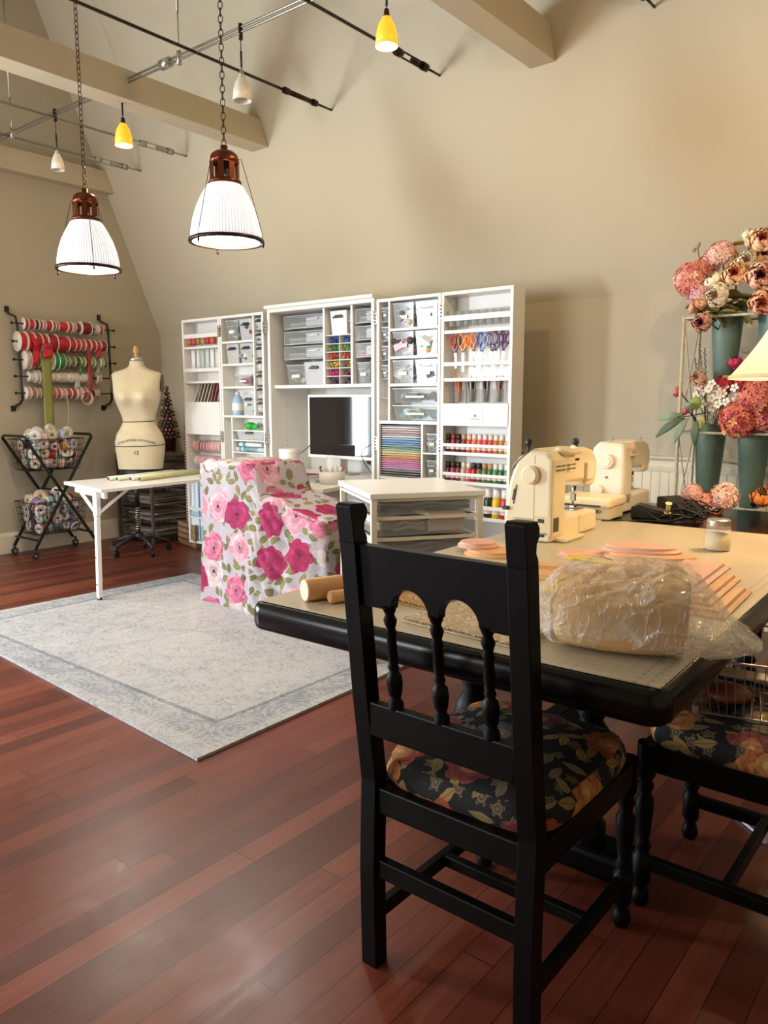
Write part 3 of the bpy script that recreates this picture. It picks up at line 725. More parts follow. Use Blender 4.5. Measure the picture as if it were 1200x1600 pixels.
# outer door left
def washi(x, z, n_, cols, where):
    for i in range(n_):
        t = T('washi_tape', '%s tape roll, %s %s' % (cols[i % len(cols)][0], nth(i, n_), where), 'tape', (x + i * .062, FY + .03, z), group='tape rolls on the left outer door')
        P('roll', MB().lathe([(.014, 0), (.026, 0), (.026, .05 if i % 2 else .062), (.014, .05 if i % 2 else .062), (.014, 0)], 18), cm(cols[i % len(cols)][1]), t)
washi(-5.62, 1.787, 6, [('coral', 'c8604c'), ('rose', 'c04858'), ('olive', '8a8444'), ('tan', 'b88a58'), ('red', 'b83a40')], 'behind the top rail of the left outer door')
for i, (c, lb) in enumerate([('e8e4dc', 'white tag card'), ('d8dde0', 'grey-white bow'), ('b9c8be', 'mint lace strip'), ('cbd6d2', 'pale green lace strip'), ('e3e6e4', 'white lace strip'), ('d2dcd6', 'sage lace strip')]):
    m = MB().grid(lambda u, v, i=i: (-.022 + .044 * u, .006 * math.sin(u * 9 + i), -.17 * v), 8, 3)
    o = P('hanging_trim', m, cm(c), None, loc=(-5.60 + i * .066, FY + .04, 1.745), solid=.002); tag(o, lb + ' hanging, ' + nth(i, 6) + ' under the left outer door shelf', 'trim')
for i in range(8):
    c = ['e3ddd0', 'cbbfae', 'e8e0d2', 'd8c8b4', 'efe6da', 'a86a62', '8f5a5e', 'c9a49c'][i]
    o = P('paper_pack', MB().box(-.003, .003, 0, .09, 0, .16 + .012 * (i % 3)).box(-.0032, -.003, .01, .07, .03, .09), cm(c), None, loc=(-5.60 + i * .045, FY + .035, 1.30), rot=(0, .28, .9 if i < 5 else .3), bevel=.001)
    tag(o, 'patterned paper pack, ' + nth(i, 8) + ' above the left drawer front', 'paper pack', 'paper packs on the left outer door')
def spoolrow(x0, z, n_, cols, where, r=.055, w=.038, y=FY + .075):
    for i in range(n_):
        t = T('ribbon_spool', '%s ribbon spool, %s on the %s' % (cols[i][0], nth(i, n_), where), 'ribbon spool', (x0 + i * w * 1.12, y, z), group='ribbon spools on the left outer door')
        P('ribbon', MB().cyl((0, 0, 0), (w * .9, 0, 0), r * .9, n=24), cm(cols[i][1]), t)
        P('flange', MB().cyl((-.001, 0, 0), (.001, 0, 0), r, n=24), cm('e8dcd2'), t); P('flange', MB().cyl((w * .9, 0, 0), (w * .9 + .002, 0, 0), r, n=24), cm('e8dcd2'), t)
P('spool_rod', WB(cab).cyl((xA1 + t_, FY + .075, .915), (xA12 - t_, FY + .075, .915), .006), steel, cab); P('spool_rod', WB(cab).cyl((xA1 + t_, FY + .075, .785), (xA12 - t_, FY + .075, .785), .006), steel, cab)
pc = [('peach', 'dba38c'), ('salmon', 'd98f80'), ('rosewood', '8c4a4c'), ('dusty brown', '9c5a54'), ('mauve', 'a8606c'), ('rose pink', 'cf8088'), ('light pink', 'e6a0ac'), ('blush', 'dfa49c'), ('shell pink', 'e2b4a8')]
spoolrow(-5.64, .915, 9, pc, 'upper left rod of the cabinet')
spoolrow(-5.62, .785, 8, [('ivory', 'e8e0cf'), ('powder pink', 'e2b0b6'), ('baby pink', 'dfa3b0'), ('candy pink', 'd58fa4'), ('soft rose', 'dca6ae'), ('pale mauve', 'd8a4b4'), ('cool pink', 'cf94ac'), ('lilac pink', 'c9a0b4')], 'lower left rod of the cabinet', r=.05)
for i in range(2):
    for lv, (z, h, nm) in enumerate([(.375 + .0, .32, 'upper'), (.075, .21, 'lower')]):
        z = .292 if lv == 0 else .073
        t = T('craft_kit_box', 'tall pale blue box, %s of the %s pair low in the left outer door' % (['left', 'right'][i], nm), 'box', (-5.615 + i * .125, FY + .018, z), group='pale blue boxes')
        P('box', MB().box(-.055, .055, 0, .1, 0, h if lv else .40), cm('a9cbe2', .4), t, bevel=.002)
        if lv:
            P('printed_flower', MB().ball((0, -.001, .07), .03, 8, rz=.03).add([], []), cm('d8a52c'), t, rot=(0, 0, 0)).scale = (1, .08, 1)
            P('printed_band', MB().prism([(-.055, .13), (.055, .15), (.055, .205), (-.055, .205)], -.001, .0, 'xz'), cm('e8f0f4'), t)
        else:
            w = MB(); rr = random.Random(5 + i)
            for k in range(26):
                zz = .06 + k * .011; w.bar((-.012 + .006 * math.sin(k * 1.7), -.001, zz), (.010 + .006 * math.sin(k * 2.3), -.001, zz + .006), .002, .004)
            P('handwritten_print', w, cm('1f4a8a'), t); P('printed_panel', MB().box(-.04, .04, -.0008, 0, .04, .35), cm('eaf2f6'), t)
# middle section bins
def wirebin(x, z, w, h, d, label, y, fl='white'):
    t = T('drawer_bin', label, 'drawer bin', (x, y, z), group='clear drawer bins in the cabinet middle')
    m = MB()
    for (p, q_) in [((-w / 2, 0, h), (w / 2, 0, h)), ((-w / 2, 0, 0), (w / 2, 0, 0)), ((-w / 2, 0, 0), (-w / 2, 0, h)), ((w / 2, 0, 0), (w / 2, 0, h)), ((-w / 2, d, 0), (-w / 2, d, h)), ((-w / 2, 0, h), (-w / 2, d, h)), ((w / 2, 0, h), (w / 2, d, h)), ((-w / 2, 0, 0), (-w / 2, d, 0))]: m.bar(p, q_, .005, .005)
    P('frame', m, clear2, t)
    P('drawer_walls', MB().box(-w / 2, w / 2, .001, .003, 0, h).box(-w / 2, w / 2, 0, d, 0, .003).box(-w / 2, -w / 2 + .002, 0, d, 0, h), clear, t)
    P('front_tub', MB().box(w * .02, w * .44, -.002, .05, h * .12, h * .85), clear2, t, bevel=.004)
    P('handle', MB().tube([(w * .06, -.004, h * .72), (w * .08, -.016, h * .62), (w * .3, -.016, h * .62), (w * .32, -.004, h * .72)], .004, 6), white, t)
    st = MB(); rr = random.Random(label)
    for k in range(5):
        st.M = Matrix.Rotation(rr.uniform(-.06, .06), 4, 'Z'); st.box(-w * .42, w * .4, .02, d * .8, .006 + k * .009, .011 + k * .009, k % 3)
    st.M = Matrix.Identity(4)
    tag(P('paper_stack', st, [cm(c) for c in palettes[fl][:3]], None, loc=(x, y, z)), 'papers in the ' + label, 'papers', kind='stuff')
    return t
yb = FY + .12
for i, z in enumerate((1.63, 1.745, 1.865)): wirebin(-4.31, z, .46, .095, .3, 'clear drawer in the left upper bay, ' + ['lowest', 'middle', 'topmost'][i] + ' of three', yb, 'white')
for i, z in enumerate((1.62, 1.74, 1.86)): wirebin(-3.655, z, .19, .095, .3, 'clear drawer in the right upper bay, ' + ['lowest', 'middle', 'topmost'][i] + ' of three', FY + .07, ['pink', 'dark', 'white'][i])
tub(-4.42, 1.43, .21, .155, .3, 'clear case at the bottom left of the left upper bay', 'clear', 'white', y=yb, grp=G1)
tub(-4.19, 1.43, .22, .17, .3, 'frosted box of pink things in the left upper bay', 'frost', 'pink', y=yb - .03, grp=G1)
tub(-3.69, 1.43, .13, .15, .28, 'clear box of dark pens at the bottom of the right upper bay', 'clear', 'dark', y=FY + .08, grp=G1)
tub(-3.59, 1.43, .06, .16, .28, 'narrow clear box at the right of the right upper bay', 'clear', 'pink', y=FY + .08, grp=G1)
tub(-3.93, 1.79, .16, .17, .2, 'white tub with a dark handle above the coloured cubbies', 'white', y=FY + .08, grp=G1)
tub(-3.82, 1.79, .04, .13, .2, 'slim clear case beside the white tub above the cubbies', 'clear', 'pink', y=FY + .1, grp=G1)
cubc = [('2a4fb0', '3a70c8', 'blue'), ('2f9a3a', '7ab83a', 'green'), ('d8402a', 'd06a3a', 'red and orange'), ('e8c418', '7a5030', 'yellow'), ('d42a78', '6a2230', 'pink'), ('5a2a70', '2a2226', 'purple and black')]
for k, (c1, c2, nm) in enumerate(cubc):
    for j in range(2):
        x0, x1 = ((-4.035, -3.908), (-3.898, -3.79))[j]; z0 = 1.43 + (5 - k) * .059 + .003
        m = MB(); rr = random.Random(k * 2 + j)
        for i in range(14 if not j else 9): m.ball((rr.uniform(x0 + .018, x1 - .018), FY + .075 + rr.uniform(0, .05), z0 + rr.uniform(.008, .042)), rr.uniform(.007, .012), 7, i % 2)
        cc = (c1, c2)[j]; d = tuple(cc)
        tag(P('craft_notions', m, [cm(cc), cm((c1, c2)[0])], None), 'heap of %s notions, %s cubby in row %s of the colour grid' % ((nm.split(' ')[0] if not j else 'darker ' + nm.split(' ')[-1]), ['left', 'right'][j], ['one', 'two', 'three', 'four', 'five', 'six'][k]), 'notions', kind='stuff')
# inner door right bins
rows = [(1.796, .165, 'top', ('white', 'white')), (1.609, .16, 'second', ('pink', 'mix')), (1.424, .155, 'third', ('white', 'dark'))]
for z, h, nm, fl in rows:
    for i in range(2):
        tub(-3.285 + i * .195, z, .18, h, .115, 'clear bin, %s one on the %s shelf of the right inner door' % (['left', 'right'][i], nm), 'clear', fl[i], grp=G1)
tub(-3.18, 1.29, .39, .10, .115, 'wide clear drawer of dark tools on the right inner door', 'clear', 'dark', grp=G1)
tub(-3.18, 1.175, .39, .10, .115, 'wide clear drawer of blue and yellow things on the right inner door', 'clear', 'blue', grp=G1)
for i, z in enumerate((1.85, 1.72, 1.59, 1.46)):
    tub(-3.44, z, .06, .09, .1, 'tiny clear bin, %s in the slim column by the cabinet middle' % ['topmost', 'second', 'third', 'fourth'][i], 'clear', ['dark', 'white', 'pink', 'blue'][i], grp=G1)
tub(-3.035, .785, .085, .12, .1, 'small dark bin with white label beside the coloured paper rack', 'clear', 'dark', grp=G1)
tub(-3.035, .965, .085, .12, .1, 'small clear bin higher up beside the coloured paper rack', 'clear', 'white', grp=G1)
# paper rack: coloured card stacks on thin shelves
pcs = ['f0ece6', 'e8d4d0', 'd9b8b4', 'c9a0a4', 'eae6e2', '9cc4e0', '5f9fd0', '5a90c4', '7f9cb0', '4f8f7a', '9cb8a0', 'e8d488', 'e8c060', 'e09a58', 'd87868', 'e0809c', 'd86aa0', 'e078b8', 'd890c4', '8a8488', '3a3638', '2a2628']
pn = ['white', 'blush', 'dusty pink', 'rose brown', 'off-white', 'pale blue', 'sky blue', 'medium blue', 'slate blue', 'teal green', 'sage', 'cream yellow', 'yellow', 'orange', 'coral', 'pink', 'hot pink', 'bright pink', 'orchid', 'grey', 'charcoal', 'black']
P('rack_gap_shade', WB(cab).box(xB2 + t_, xf, DB - .012, DB - .0085, .79, 1.149).box(xB2 + t_ + .001, xB2 + t_ + .003, FY + .02, DB - .012, .79, 1.149), darkpl, cab)  # dark sheets added behind and beside the stacks stand in for gap shade
zt, zb = 1.135, .79; dz = (zt - zb) / len(pcs)
rk = WB(cab)
for i in range(len(pcs) + 1): rk.box(xB2 + t_, xf, FY + .01, DB - .01, zt - i * dz - .0006, zt - i * dz + .0006)
P('paper_rack', rk, white, cab)
for i, (c, nm) in enumerate(zip(pcs, pn)):
    z = zt - (i + 1) * dz + .0015; hh = dz * .34
    m = MB().grid(lambda u, v, z=z: (xB2 + t_ + .012 + .33 * u, FY + .018 + .1 * v, z + hh * .5 + .0022 * math.sin(u * 3.1)), 8, 1)
    tag(P('card_stack', m, cm(c), None, solid=hh), nm + ' card stack in the paper rack, ' + ('topmost' if i == 0 else ('lowest' if i == len(pcs) - 1 else 'just below the ' + pn[i - 1] + ' one')), 'card stack', 'coloured card stacks')
# outer door right: jars, scissors, pencils, paints
jar_m = MB().lathe([(.001, 0), (.028, 0), (.03, .004), (.03, .095), (.027, .1), (.025, .1), (.027, .094), (.027, .006), (.001, .004)], 16).mesh('jar')
for i in range(8):
    t = T('glass_cup', 'empty clear cup, ' + nth(i, 8) + ' on the top right shelf', 'cup', (-2.895 + i * .056, FY + .05, 1.781), group='empty clear cups')
    P('cup', jar_m, clear, t)
sc = [('c23a22', '2c2a30', 'red and black'), ('e8801c', 'e8801c', 'bright orange'), ('e07818', 'e8801c', 'wide orange'), ('2f58b8', '9ab0d8', 'blue'), ('6a4a7a', '8a7f98', 'grey-violet'), ('4a1f5a', '4a1f5a', 'deep purple'), ('58245f', '58245f', 'dark violet')]
def scissors(x, z, c1, c2, lb, tilt, L=.2):
    t = T('scissors', lb, 'scissors', (x, FY + .035, z), group='scissors hanging on hooks', rot=(0, tilt, 0))
    def loop(sx, r=.029):
        pts = []
        for j in range(14):
            a_ = 2 * PI * j / 14; pts.append((sx * .021 + math.cos(a_) * r * .72, 0, -.035 + math.sin(a_) * r * 1.3))
        return MB().tube(pts, .0068, 6, closed=True).bar((sx * .020, 0, -.068), (-sx * .004, 0, -.11), .015, .008)
    P('handle', loop(-1), cm(c1, .35), t); P('handle', loop(1, .024), cm(c2, .35), t)
    P('blade', MB().prism([(-.009, -.09), (.006, -.09), (.002, -L), (-.001, -L)], -.002, 0, 'xz'), steel, t); P('blade', MB().prism([(-.006, -.09), (.009, -.09), (.010, -L * .98), (.007, -L)], .001, .003, 'xz'), steel, t)
    P('pivot_screw', MB().cyl((0, -.005, -.105), (0, .004, -.105), .005), steel, t)
sx_ = [-2.865, -2.80, -2.755, -2.655, -2.595, -2.545, -2.495]; tl = [.0, .05, -.28, .12, -.05, .18, .12]
for i, (c1, c2, nm) in enumerate(sc):
    scissors(sx_[i], 1.725, c1, c2, nm + '-handled scissors hanging ' + nth(i, 7) + ' on the right outer door', tl[i], .21 if i in (0, 3, 5) else .235)
    hk = T('scissor_hook', 'small metal hook holding the ' + nm + ' scissors', 'hook', (sx_[i], FY + .035, 1.736), group='hooks for scissors')
    P('hook', MB().tube([(0, 0, .003), (0, 0, -.008), (.004, 0, -.018), (0, 0, -.024), (-.005, 0, -.018)], .0018, 6), steel, hk)
pens = [(['c8443a', 'd87a3a', 'e0a050', 'c83a5a'], 'red and orange'), (['3a3040', '5a4a50', '2a2a30', '6a5048'], 'dark'), (['5a4a40', '8a3a34', '4a5a58', 'a06a48'], 'brown'), (['2f6a6a', '4a8a88', 'd87a6a', '3a5a6a'], 'teal')]
for i, (cols, nm) in enumerate(pens):
    x = -2.84 + i * .1
    t = T('pencil_cup', 'clear cup of %s pencils, %s on the pencil shelf' % (nm, nth(i, 4)), 'cup', (x, FY + .05, 1.295), group='clear cups of pencils')
    P('cup', MB().lathe([(.001, 0), (.03, 0), (.032, .085), (.030, .085), (.028, .003), (.001, .003)], 16), clear, t)
    rr = random.Random(i)
    for k in range(11):
        a_ = rr.uniform(0, 6.28); q_ = rr.uniform(.2, 1); bx, by = math.cos(a_) * q_ * .016, math.sin(a_) * q_ * .016
        tx, ty = math.cos(a_) * q_ * .03, math.sin(a_) * q_ * .03; h = rr.uniform(.125, .16); c = cols[k % 4]
        p = T('coloured_pencil', '%s pencil in the clear cup of %s pencils' % ([['red', 'orange', 'amber', 'pinkish red'], ['plum', 'taupe', 'black', 'dark brown'], ['umber', 'rust', 'slate', 'tan'], ['deep teal', 'teal', 'salmon', 'steel blue']][i][k % 4], nm), 'pencil', (x + bx, FY + .05 + by, 1.30), group='pencils in the %s cup' % nm)
        P('shaft', MB().cyl((0, 0, 0), (tx - bx, ty - by, h), .0038, n=6), cm(c, .4), p); P('sharpened_tip', MB().cyl((tx - bx, ty - by, h), ((tx - bx) * 1.1, (ty - by) * 1.1, h + .015), .0038, .0005, n=6), cm('c89a6a'), p)
def paint(x, z, c, cap, lb, s=1.0, g='craft paint bottles'):
    t = T('paint_bottle', lb, 'paint bottle', (x, FY + .045, z), group=g)
    P('bottle', MB().lathe([(.001, 0), (.017 * s, 0), (.0185 * s, .004), (.0185 * s, .062 * s), (.013 * s, .074 * s), (.010 * s, .076 * s)], 14), cm(c, .3), t)
    P('cap', MB().lathe([(.0135 * s, .074 * s), (.0145 * s, .075 * s), (.0135 * s, .105 * s), (.001, .106 * s)], 14), cm(cap, .35), t)
    P('bottle_label', MB().lathe([(.0188 * s, .02 * s), (.0188 * s, .05 * s)], 14), cm('e9ddd0'), t, loc=(0, 0, 0)).scale = (1, 1, .7)
r1 = ['2a1418', '8a2430', '501820', '6a3028', 'c8484a', 'd8743a', 'd85a5a', 'd8485e', 'b85848', 'c86a2c', 'a8864a', 'c8a878']
c1 = ['1a1010', '8a1a28', '1a1414', 'b09060', 'e8c0b0', 'e8d8c8', 'ecd8cc', 'ecdcd0', 'e8d0c8', 'ecdcc8', 'e8dccc', 'ece4d8']
n1 = ['black', 'wine red', 'dark maroon', 'brown', 'coral red', 'orange', 'salmon', 'rose red', 'terracotta', 'burnt orange', 'ochre', 'tan']
for i in range(12): paint(-2.915 + i * .0405, .976, r1[i], c1[i], '%s paint bottle, %s on the upper paint shelf' % (n1[i], nth(i, 12)), 1.1)
r2 = ['5a1a22', '8a3048', '7a2430', 'b8b0a0', 'd84a58', 'a81828', '6a5a3a', '5a7a4a', '3a6a40', '4a8a50', '2f5a3a', '3f7848']
c2 = ['181214', '141010', '141212', 'd8c8a0', 'e8dcd8', '201818', '201c18', 'b88a58', 'c09060', 'e8e4dc', 'dfe0dc', 'e0dcd8']
n2 = ['burgundy', 'plum', 'dark red', 'grey', 'pink-red', 'crimson', 'olive brown', 'moss', 'leaf green', 'grass green', 'pine green', 'green']
for i in range(12): paint(-2.915 + i * .0405, .786, r2[i], c2[i], '%s paint bottle, %s on the lower paint shelf' % (n2[i], nth(i, 12)), 1.15)
for i, (c, lb) in enumerate([('20302c', 'dark green'), ('e0b81c', 'large yellow'), ('b82838', 'large raspberry red')]):
    paint(-2.60 + i * .062, .562, c, 'efe9e0', lb + ' paint bottle low down, right of the white drawer cart', 1.75, 'large paint bottles')

# ------------------------------------------------------------------ computer and desk things
mo = T('monitor', 'white-framed computer screen reflecting a window, inside the cabinet', 'monitor', (-4.01, 4.42, .745))
P('screen_frame', MB().box(-.345, .345, 0, .03, .12, .612), whitemet, mo, bevel=.006)
scr = NT('dark_screen'); scr.b.inputs['Base Color'].default_value = (.012, .011, .012, 1); scr.b.inputs['Roughness'].default_value = .04; scr.b.inputs['Specular IOR Level'].default_value = .8
P('screen', MB().box(-.325, .325, -.001, .002, .145, .592), scr.m, mo)
P('stand', MB().box(-.03, .03, .03, .05, .01, .3).box(-.11, .11, -.03, .12, 0, .012), steel, mo, bevel=.003)
sp = T('paper_towel_canister', 'white round canister on the desk left of the screen', 'canister', (-4.24, 4.10, .745))
P('canister', MB().lathe([(.001, 0), (.075, 0), (.078, .004), (.078, .19), (.074, .2), (.001, .2)], 32), cm('ece4d6', .3), sp); P('lid', MB().lathe([(.0785, .175), (.08, .178), (.079, .2), (.07, .206), (.001, .206)], 32), white, sp)
lp = T('laptop', 'closed silver laptop lying on the desk', 'laptop', (-3.93, 3.98, .746), .02)
P('laptop_base', MB().box(-.2, .2, -.13, .13, 0, .009), steel, lp, bevel=.003); P('laptop_lid', MB().box(-.2, .2, -.13, .13, .0095, .016), cm('b9b6b4', .3, metal=.4), lp, bevel=.003)
nb = T('notebook', 'maroon notebook on top of the laptop', 'notebook', (-4.02, 4.02, .7625), -.1)
P('cover', MB().box(-.12, .12, -.08, .08, .014, .016).box(-.12, .12, -.08, .08, 0, .002), cm('7d3238'), nb); P('pages', MB().box(-.117, .118, -.078, .078, .002, .014), paperm, nb)
cu = T('desk_caddy', 'white pot of stationery at the right front of the desk', 'pot', (-3.60, 3.88, .746))
P('pot', MB().lathe([(.001, 0), (.085, 0), (.09, .085), (.086, .085), (.082, .004), (.001, .004)], 28), white, cu)
for i in range(7):
    a_ = i * .9; c = ['e8e0d8', 'c07058', 'e4dcd0', 'd0b8a0', '303030', 'dcd4cc', 'b8a898'][i]
    tag(P('stationery', MB().cyl((-3.60 + .03 * math.cos(a_), 3.88 + .03 * math.sin(a_), .755), (-3.60 + .09 * math.cos(a_), 3.88 + .07 * math.sin(a_), .86), .006 + .004 * (i % 3), n=8), cm(c), None), ['white pen', 'terracotta marker', 'ivory marker', 'beige pen', 'black pen', 'pale grey pen', 'taupe brush'][i] + ' sticking out of the white desk pot', 'stationery', 'stationery in the desk pot')
for i, pts in enumerate([[(-3.75, 4.44, .90), (-3.68, 4.40, .80), (-3.60, 4.42, .76), (-3.58, 4.3, .757)], [(-3.60, 4.40, 1.0), (-3.72, 4.30, .97), (-3.70, 4.32, .86), (-3.62, 4.36, .757)], [(-4.56, 4.38, .84), (-4.45, 4.36, .85), (-4.36, 4.40, .93), (-4.30, 4.45, 1.0)]]):
    tag(P('power_cable', MB().tube([Vector(p) for p in pts], .005, 6), darkpl, None), ['black cable hanging behind the lower right of the screen', 'black cable looping up at the right edge of the screen', 'thin black cable running from the outlet to the screen'][i], 'cable', sub=0) if False else tag(P('power_cable', MB().tube([Vector(p) for p in pts], .004, 6), darkpl, None, sub=1), ['black cable hanging behind the lower right of the screen', 'black cable looping up at the right edge of the screen', 'thin black cable running from the outlet to the screen'][i], 'cable')
bag_ = T('laptop_bag', 'black upright bag on the floor between desk and drawer cart', 'bag', (-3.15, 4.0, 0), .6)
P('bag_body', MB().box(-.16, .16, -.06, .06, 0, .62), cm('17120f', .7), bag_, bevel=.03, seg=3); P('strap', MB().tube([(-.06, 0, .61), (-.05, 0, .68), (.05, 0, .68), (.06, 0, .61)], .008, 6), cm('3a2a22'), bag_)
# ------------------------------------------------------------------ rose cloth draped over a desk chair
def smooth(t): t = max(0, min(1, t)); return t * t * (3 - 2 * t)
def clothH(x):
    return .935 - .20 * smooth((x + 3.60) / .15) - .09 * smooth((x + 3.46) / .45)
def drape():
    m = MB(); NU, NV = 220, 90
    x0, x1, y0, y1 = -4.06, -2.95, 3.13, 3.56
    # footprint perimeter, rounded corners
    per = []
    L = [(x0, y0), (x1, y0), (x1, y1), (x0, y1)]; w, d = x1 - x0, y1 - y0; tot = 2 * (w + d)
    def perim(u):
        s = u * tot
        if s < w: return x0 + s, y0, 0, -1
        s -= w
        if s < d: return x1, y0 + s, 1, 0
        s -= d
        if s < w: return x1 - s, y1, 0, 1
        s -= w
        return x0, y1 - s, -1, 0
    def fn(u, v):
        px, py, nx, ny = perim(u % 1.0)
        q = .035 # corner rounding
        cx_ = max(x0 + q, min(x1 - q, px)); cy_ = max(y0 + q, min(y1 - q, py)); dx, dy = px - cx_, py - cy_
        l = math.hypot(dx, dy)
        if l > 0: px, py = cx_ + dx / l * q, cy_ + dy / l * q; nx, ny = dx / l, dy / l
        if v < .3:       # top, from the ridge line out to the edge
            t = v / .3; mx = max(x0 + .2, min(x1 - .2, px)); my = (y0 + y1) / 2
            x, y = mx + (px - mx) * t, my + (py - my) * t
            e = max(0, t - .8) / .2
            z = clothH(x) - .03 * e * e
        else:
            t = (v - .3) / .7; h = clothH(px) - .03
            fl = .075 * t ** 1.3 if px > -3.6 else .03 * t
            wv = (.5 + .5 * t) * (.018 * math.sin(px * 19 + py * 11 + 1.5 * math.sin(t * 3)) + .010 * math.sin(px * 43 + t * 2))
            if px < -3.62 and abs(ny) > .5: wv *= .35
            k = fl + wv + .02 * noise.noise(Vector((px * 5, py * 5, t * 3)))
            x, y, z = px + nx * k, py + ny * k, h * (1 - t) + .008
        nn = noise.noise(Vector((x * 6, y * 6, z * 6))); n2 = noise.noise(Vector((x * 15 + 3, y * 15, z * 11)))
        # diagonal pull folds where the tall back meets the lower seat
        sg = math.exp(-((x + 3.36) / .28) ** 2) * .032 * math.sin((x * .8 + z) * 30 + y * 6 + 2 * math.sin(x * 9))
        y2 = y - abs(sg) * (1 if y < 3.4 else -1)
        return (x + .008 * nn, y2 + .012 * nn + .004 * n2, z + .010 * nn * (v < .5) + .004 * n2)
    m.grid(fn, NU, NV, closeu=True)
    me = m.mesh('draped_cloth')
    uv = me.uv_layers.new(name='UVMap')
    for p in me.polygons:
        n_ = p.normal; ax = 0 if abs(n_.x) > .75 else (2 if abs(n_.z) > .72 else 1)
        for li in p.loop_indices:
            c = me.vertices[me.loops[li].vertex_index].co
            uv.data[li].uv = [(c.y * -1 + 7.2, c.z), (c.x, c.z), (c.x, c.y - 2.2)][ax]
    return me
dr = drape()
o = P('rose_cloth', dr, rosecloth); tag(o, 'big rose-print cloth draped over a desk chair between side leaf and desk', 'cloth')
ch0 = T('desk_chair', 'desk chair hidden under the rose-print cloth', 'chair', (-3.52, 3.4, 0))
P('backrest', MB().box(-.48, -.14, -.20, .10, .45, .86), darkpl, ch0, bevel=.03); P('seat', MB().box(-.44, .42, -.2, .1, .40, .50), darkpl, ch0, bevel=.03)
P('pedestal', MB().cyl((0, 0, .1), (0, 0, .4), .03), darkpl, ch0)
bs = MB()
for j in range(5): bs.bar((0, 0, .1), (.2 * math.cos(j * 1.257), .2 * math.sin(j * 1.257), .04), .03, .03)
P('base', bs, darkpl, ch0)

# ------------------------------------------------------------------ white drawer cart with mesh baskets
A_, B_, C_ = Vector((-2.165, 2.587)), Vector((-1.862, 3.022)), Vector((-2.70, 3.07))
ex = (B_ - A_); W_ = ex.length; ang = math.atan2(ex.y, ex.x); D_ = .62
ct = T('drawer_cart', 'white wheeled cart with flat top and clear and mesh drawers, behind the black chair', 'cart', (A_.x, A_.y, 0), ang)
H_ = .9
P('top_board', MB().box(-.008, W_ + .008, -.008, D_ + .01, H_ - .024, H_), white, ct, bevel=.002)
cream = mat('cream_metal', 'd9c8a4', .45)
fr = MB()
for x in (.012, W_ - .012):
    for y in (.012, D_ - .012): P('upright', MB().box(x - .012, x + .012, y - .012, y + .012, .08, H_ - .024), mat('warm_white_metal', 'e9dfc8', .4), ct)
for y in (.012, D_ - .012):
    for z in (.12, .84):
        if z < .5: P('crossbar', MB().box(0, W_, y - .008, y + .008, z, z + .02), whitemet, ct)
for x in (.012, W_ - .012):
    for y in (.02, D_ - .02): P('caster', MB().cyl((x - .01, y, .028), (x + .01, y, .028), .028, n=14).cyl((x, y, .03), (x, y, .085), .009), darkpl, ct)
for i, (z0, z1) in enumerate([(.80, .868), (.705, .785), (.60, .69), (.40, .57)]):
    dw = P('drawer', MB().box(.03, W_ - .03, .03, D_ - .03, z0, z0 + .004).box(.03, W_ - .03, .026, .03, z0, z1).box(.028, .031, .03, D_ - .03, z0, z1).box(W_ - .031, W_ - .028, .03, D_ - .03, z0, z1), clear, ct)
    P('drawer_rim', MB().bar((.02, .018, z1), (W_ - .02, .018, z1), .012, .014).bar((.02, .02, z1), (.02, D_ - .02, z1), .012, .01).bar((W_ - .02, .02, z1), (W_ - .02, D_ - .02, z1), .012, .01), mat('warm_white_metal', 'e9dfc8'), dw)
    P('runner', MB().bar((.006, .02, z1 - .008), (.006, D_ - .02, z1 - .008), .01, .012).bar((W_ - .006, .02, z1 - .008), (W_ - .006, D_ - .02, z1 - .008), .01, .012), whitemet, ct)
    cts = T('fabric_bundle', ['folded grey sheets in the top drawer of the white cart', 'clear-wrapped cream batting in the second drawer of the white cart', 'grey bundle in the third drawer of the white cart', 'folded blue cloth in the lowest drawer of the white cart'][i], 'papers', (A_.x, A_.y, 0), ang)
    k = [['4c4a48', '99958c'], ['c8bca6', 'd8cebc'], ['8f8679', 'a59c8e'], ['2a4a80', '3a5a90']][i]
    w_hi = W_ - .05 if i != 1 else W_ * .5
    for j in range(3):
        P('folded_sheet', MB().grid(lambda u, v, j=j, w_hi=w_hi: (.045 + (w_hi - .045) * u, .04 + .48 * v, z0 + .012 + (z1 - z0) * (.22 + .24 * j) + .006 * math.sin(u * 12 + j) * math.cos(v * 7)), 16, 8), cm(k[j % 2]), cts, solid=(z1 - z0) * .2)
    if i == 1:
        dots = NT('dotted_card'); v_ = dots.vor(dots.coord('Object'), 22, '3D', .0); dots.link(dots.mix(dots.math('LESS_THAN', v_.outputs['Distance'], .2), lin('e8cdb4'), lin('b0453a')), dots.b.inputs['Base Color'])
        o = P('dotted_wrap', MB().box(W_ * .52, W_ * .86, .036, .42, z0 + .008, z1 + .02), dots.m, None, loc=(A_.x, A_.y, 0), rot=(0, 0, ang), bevel=.01); tag(o, 'pink wrapped pack with red dots in the second drawer of the white cart', 'package')

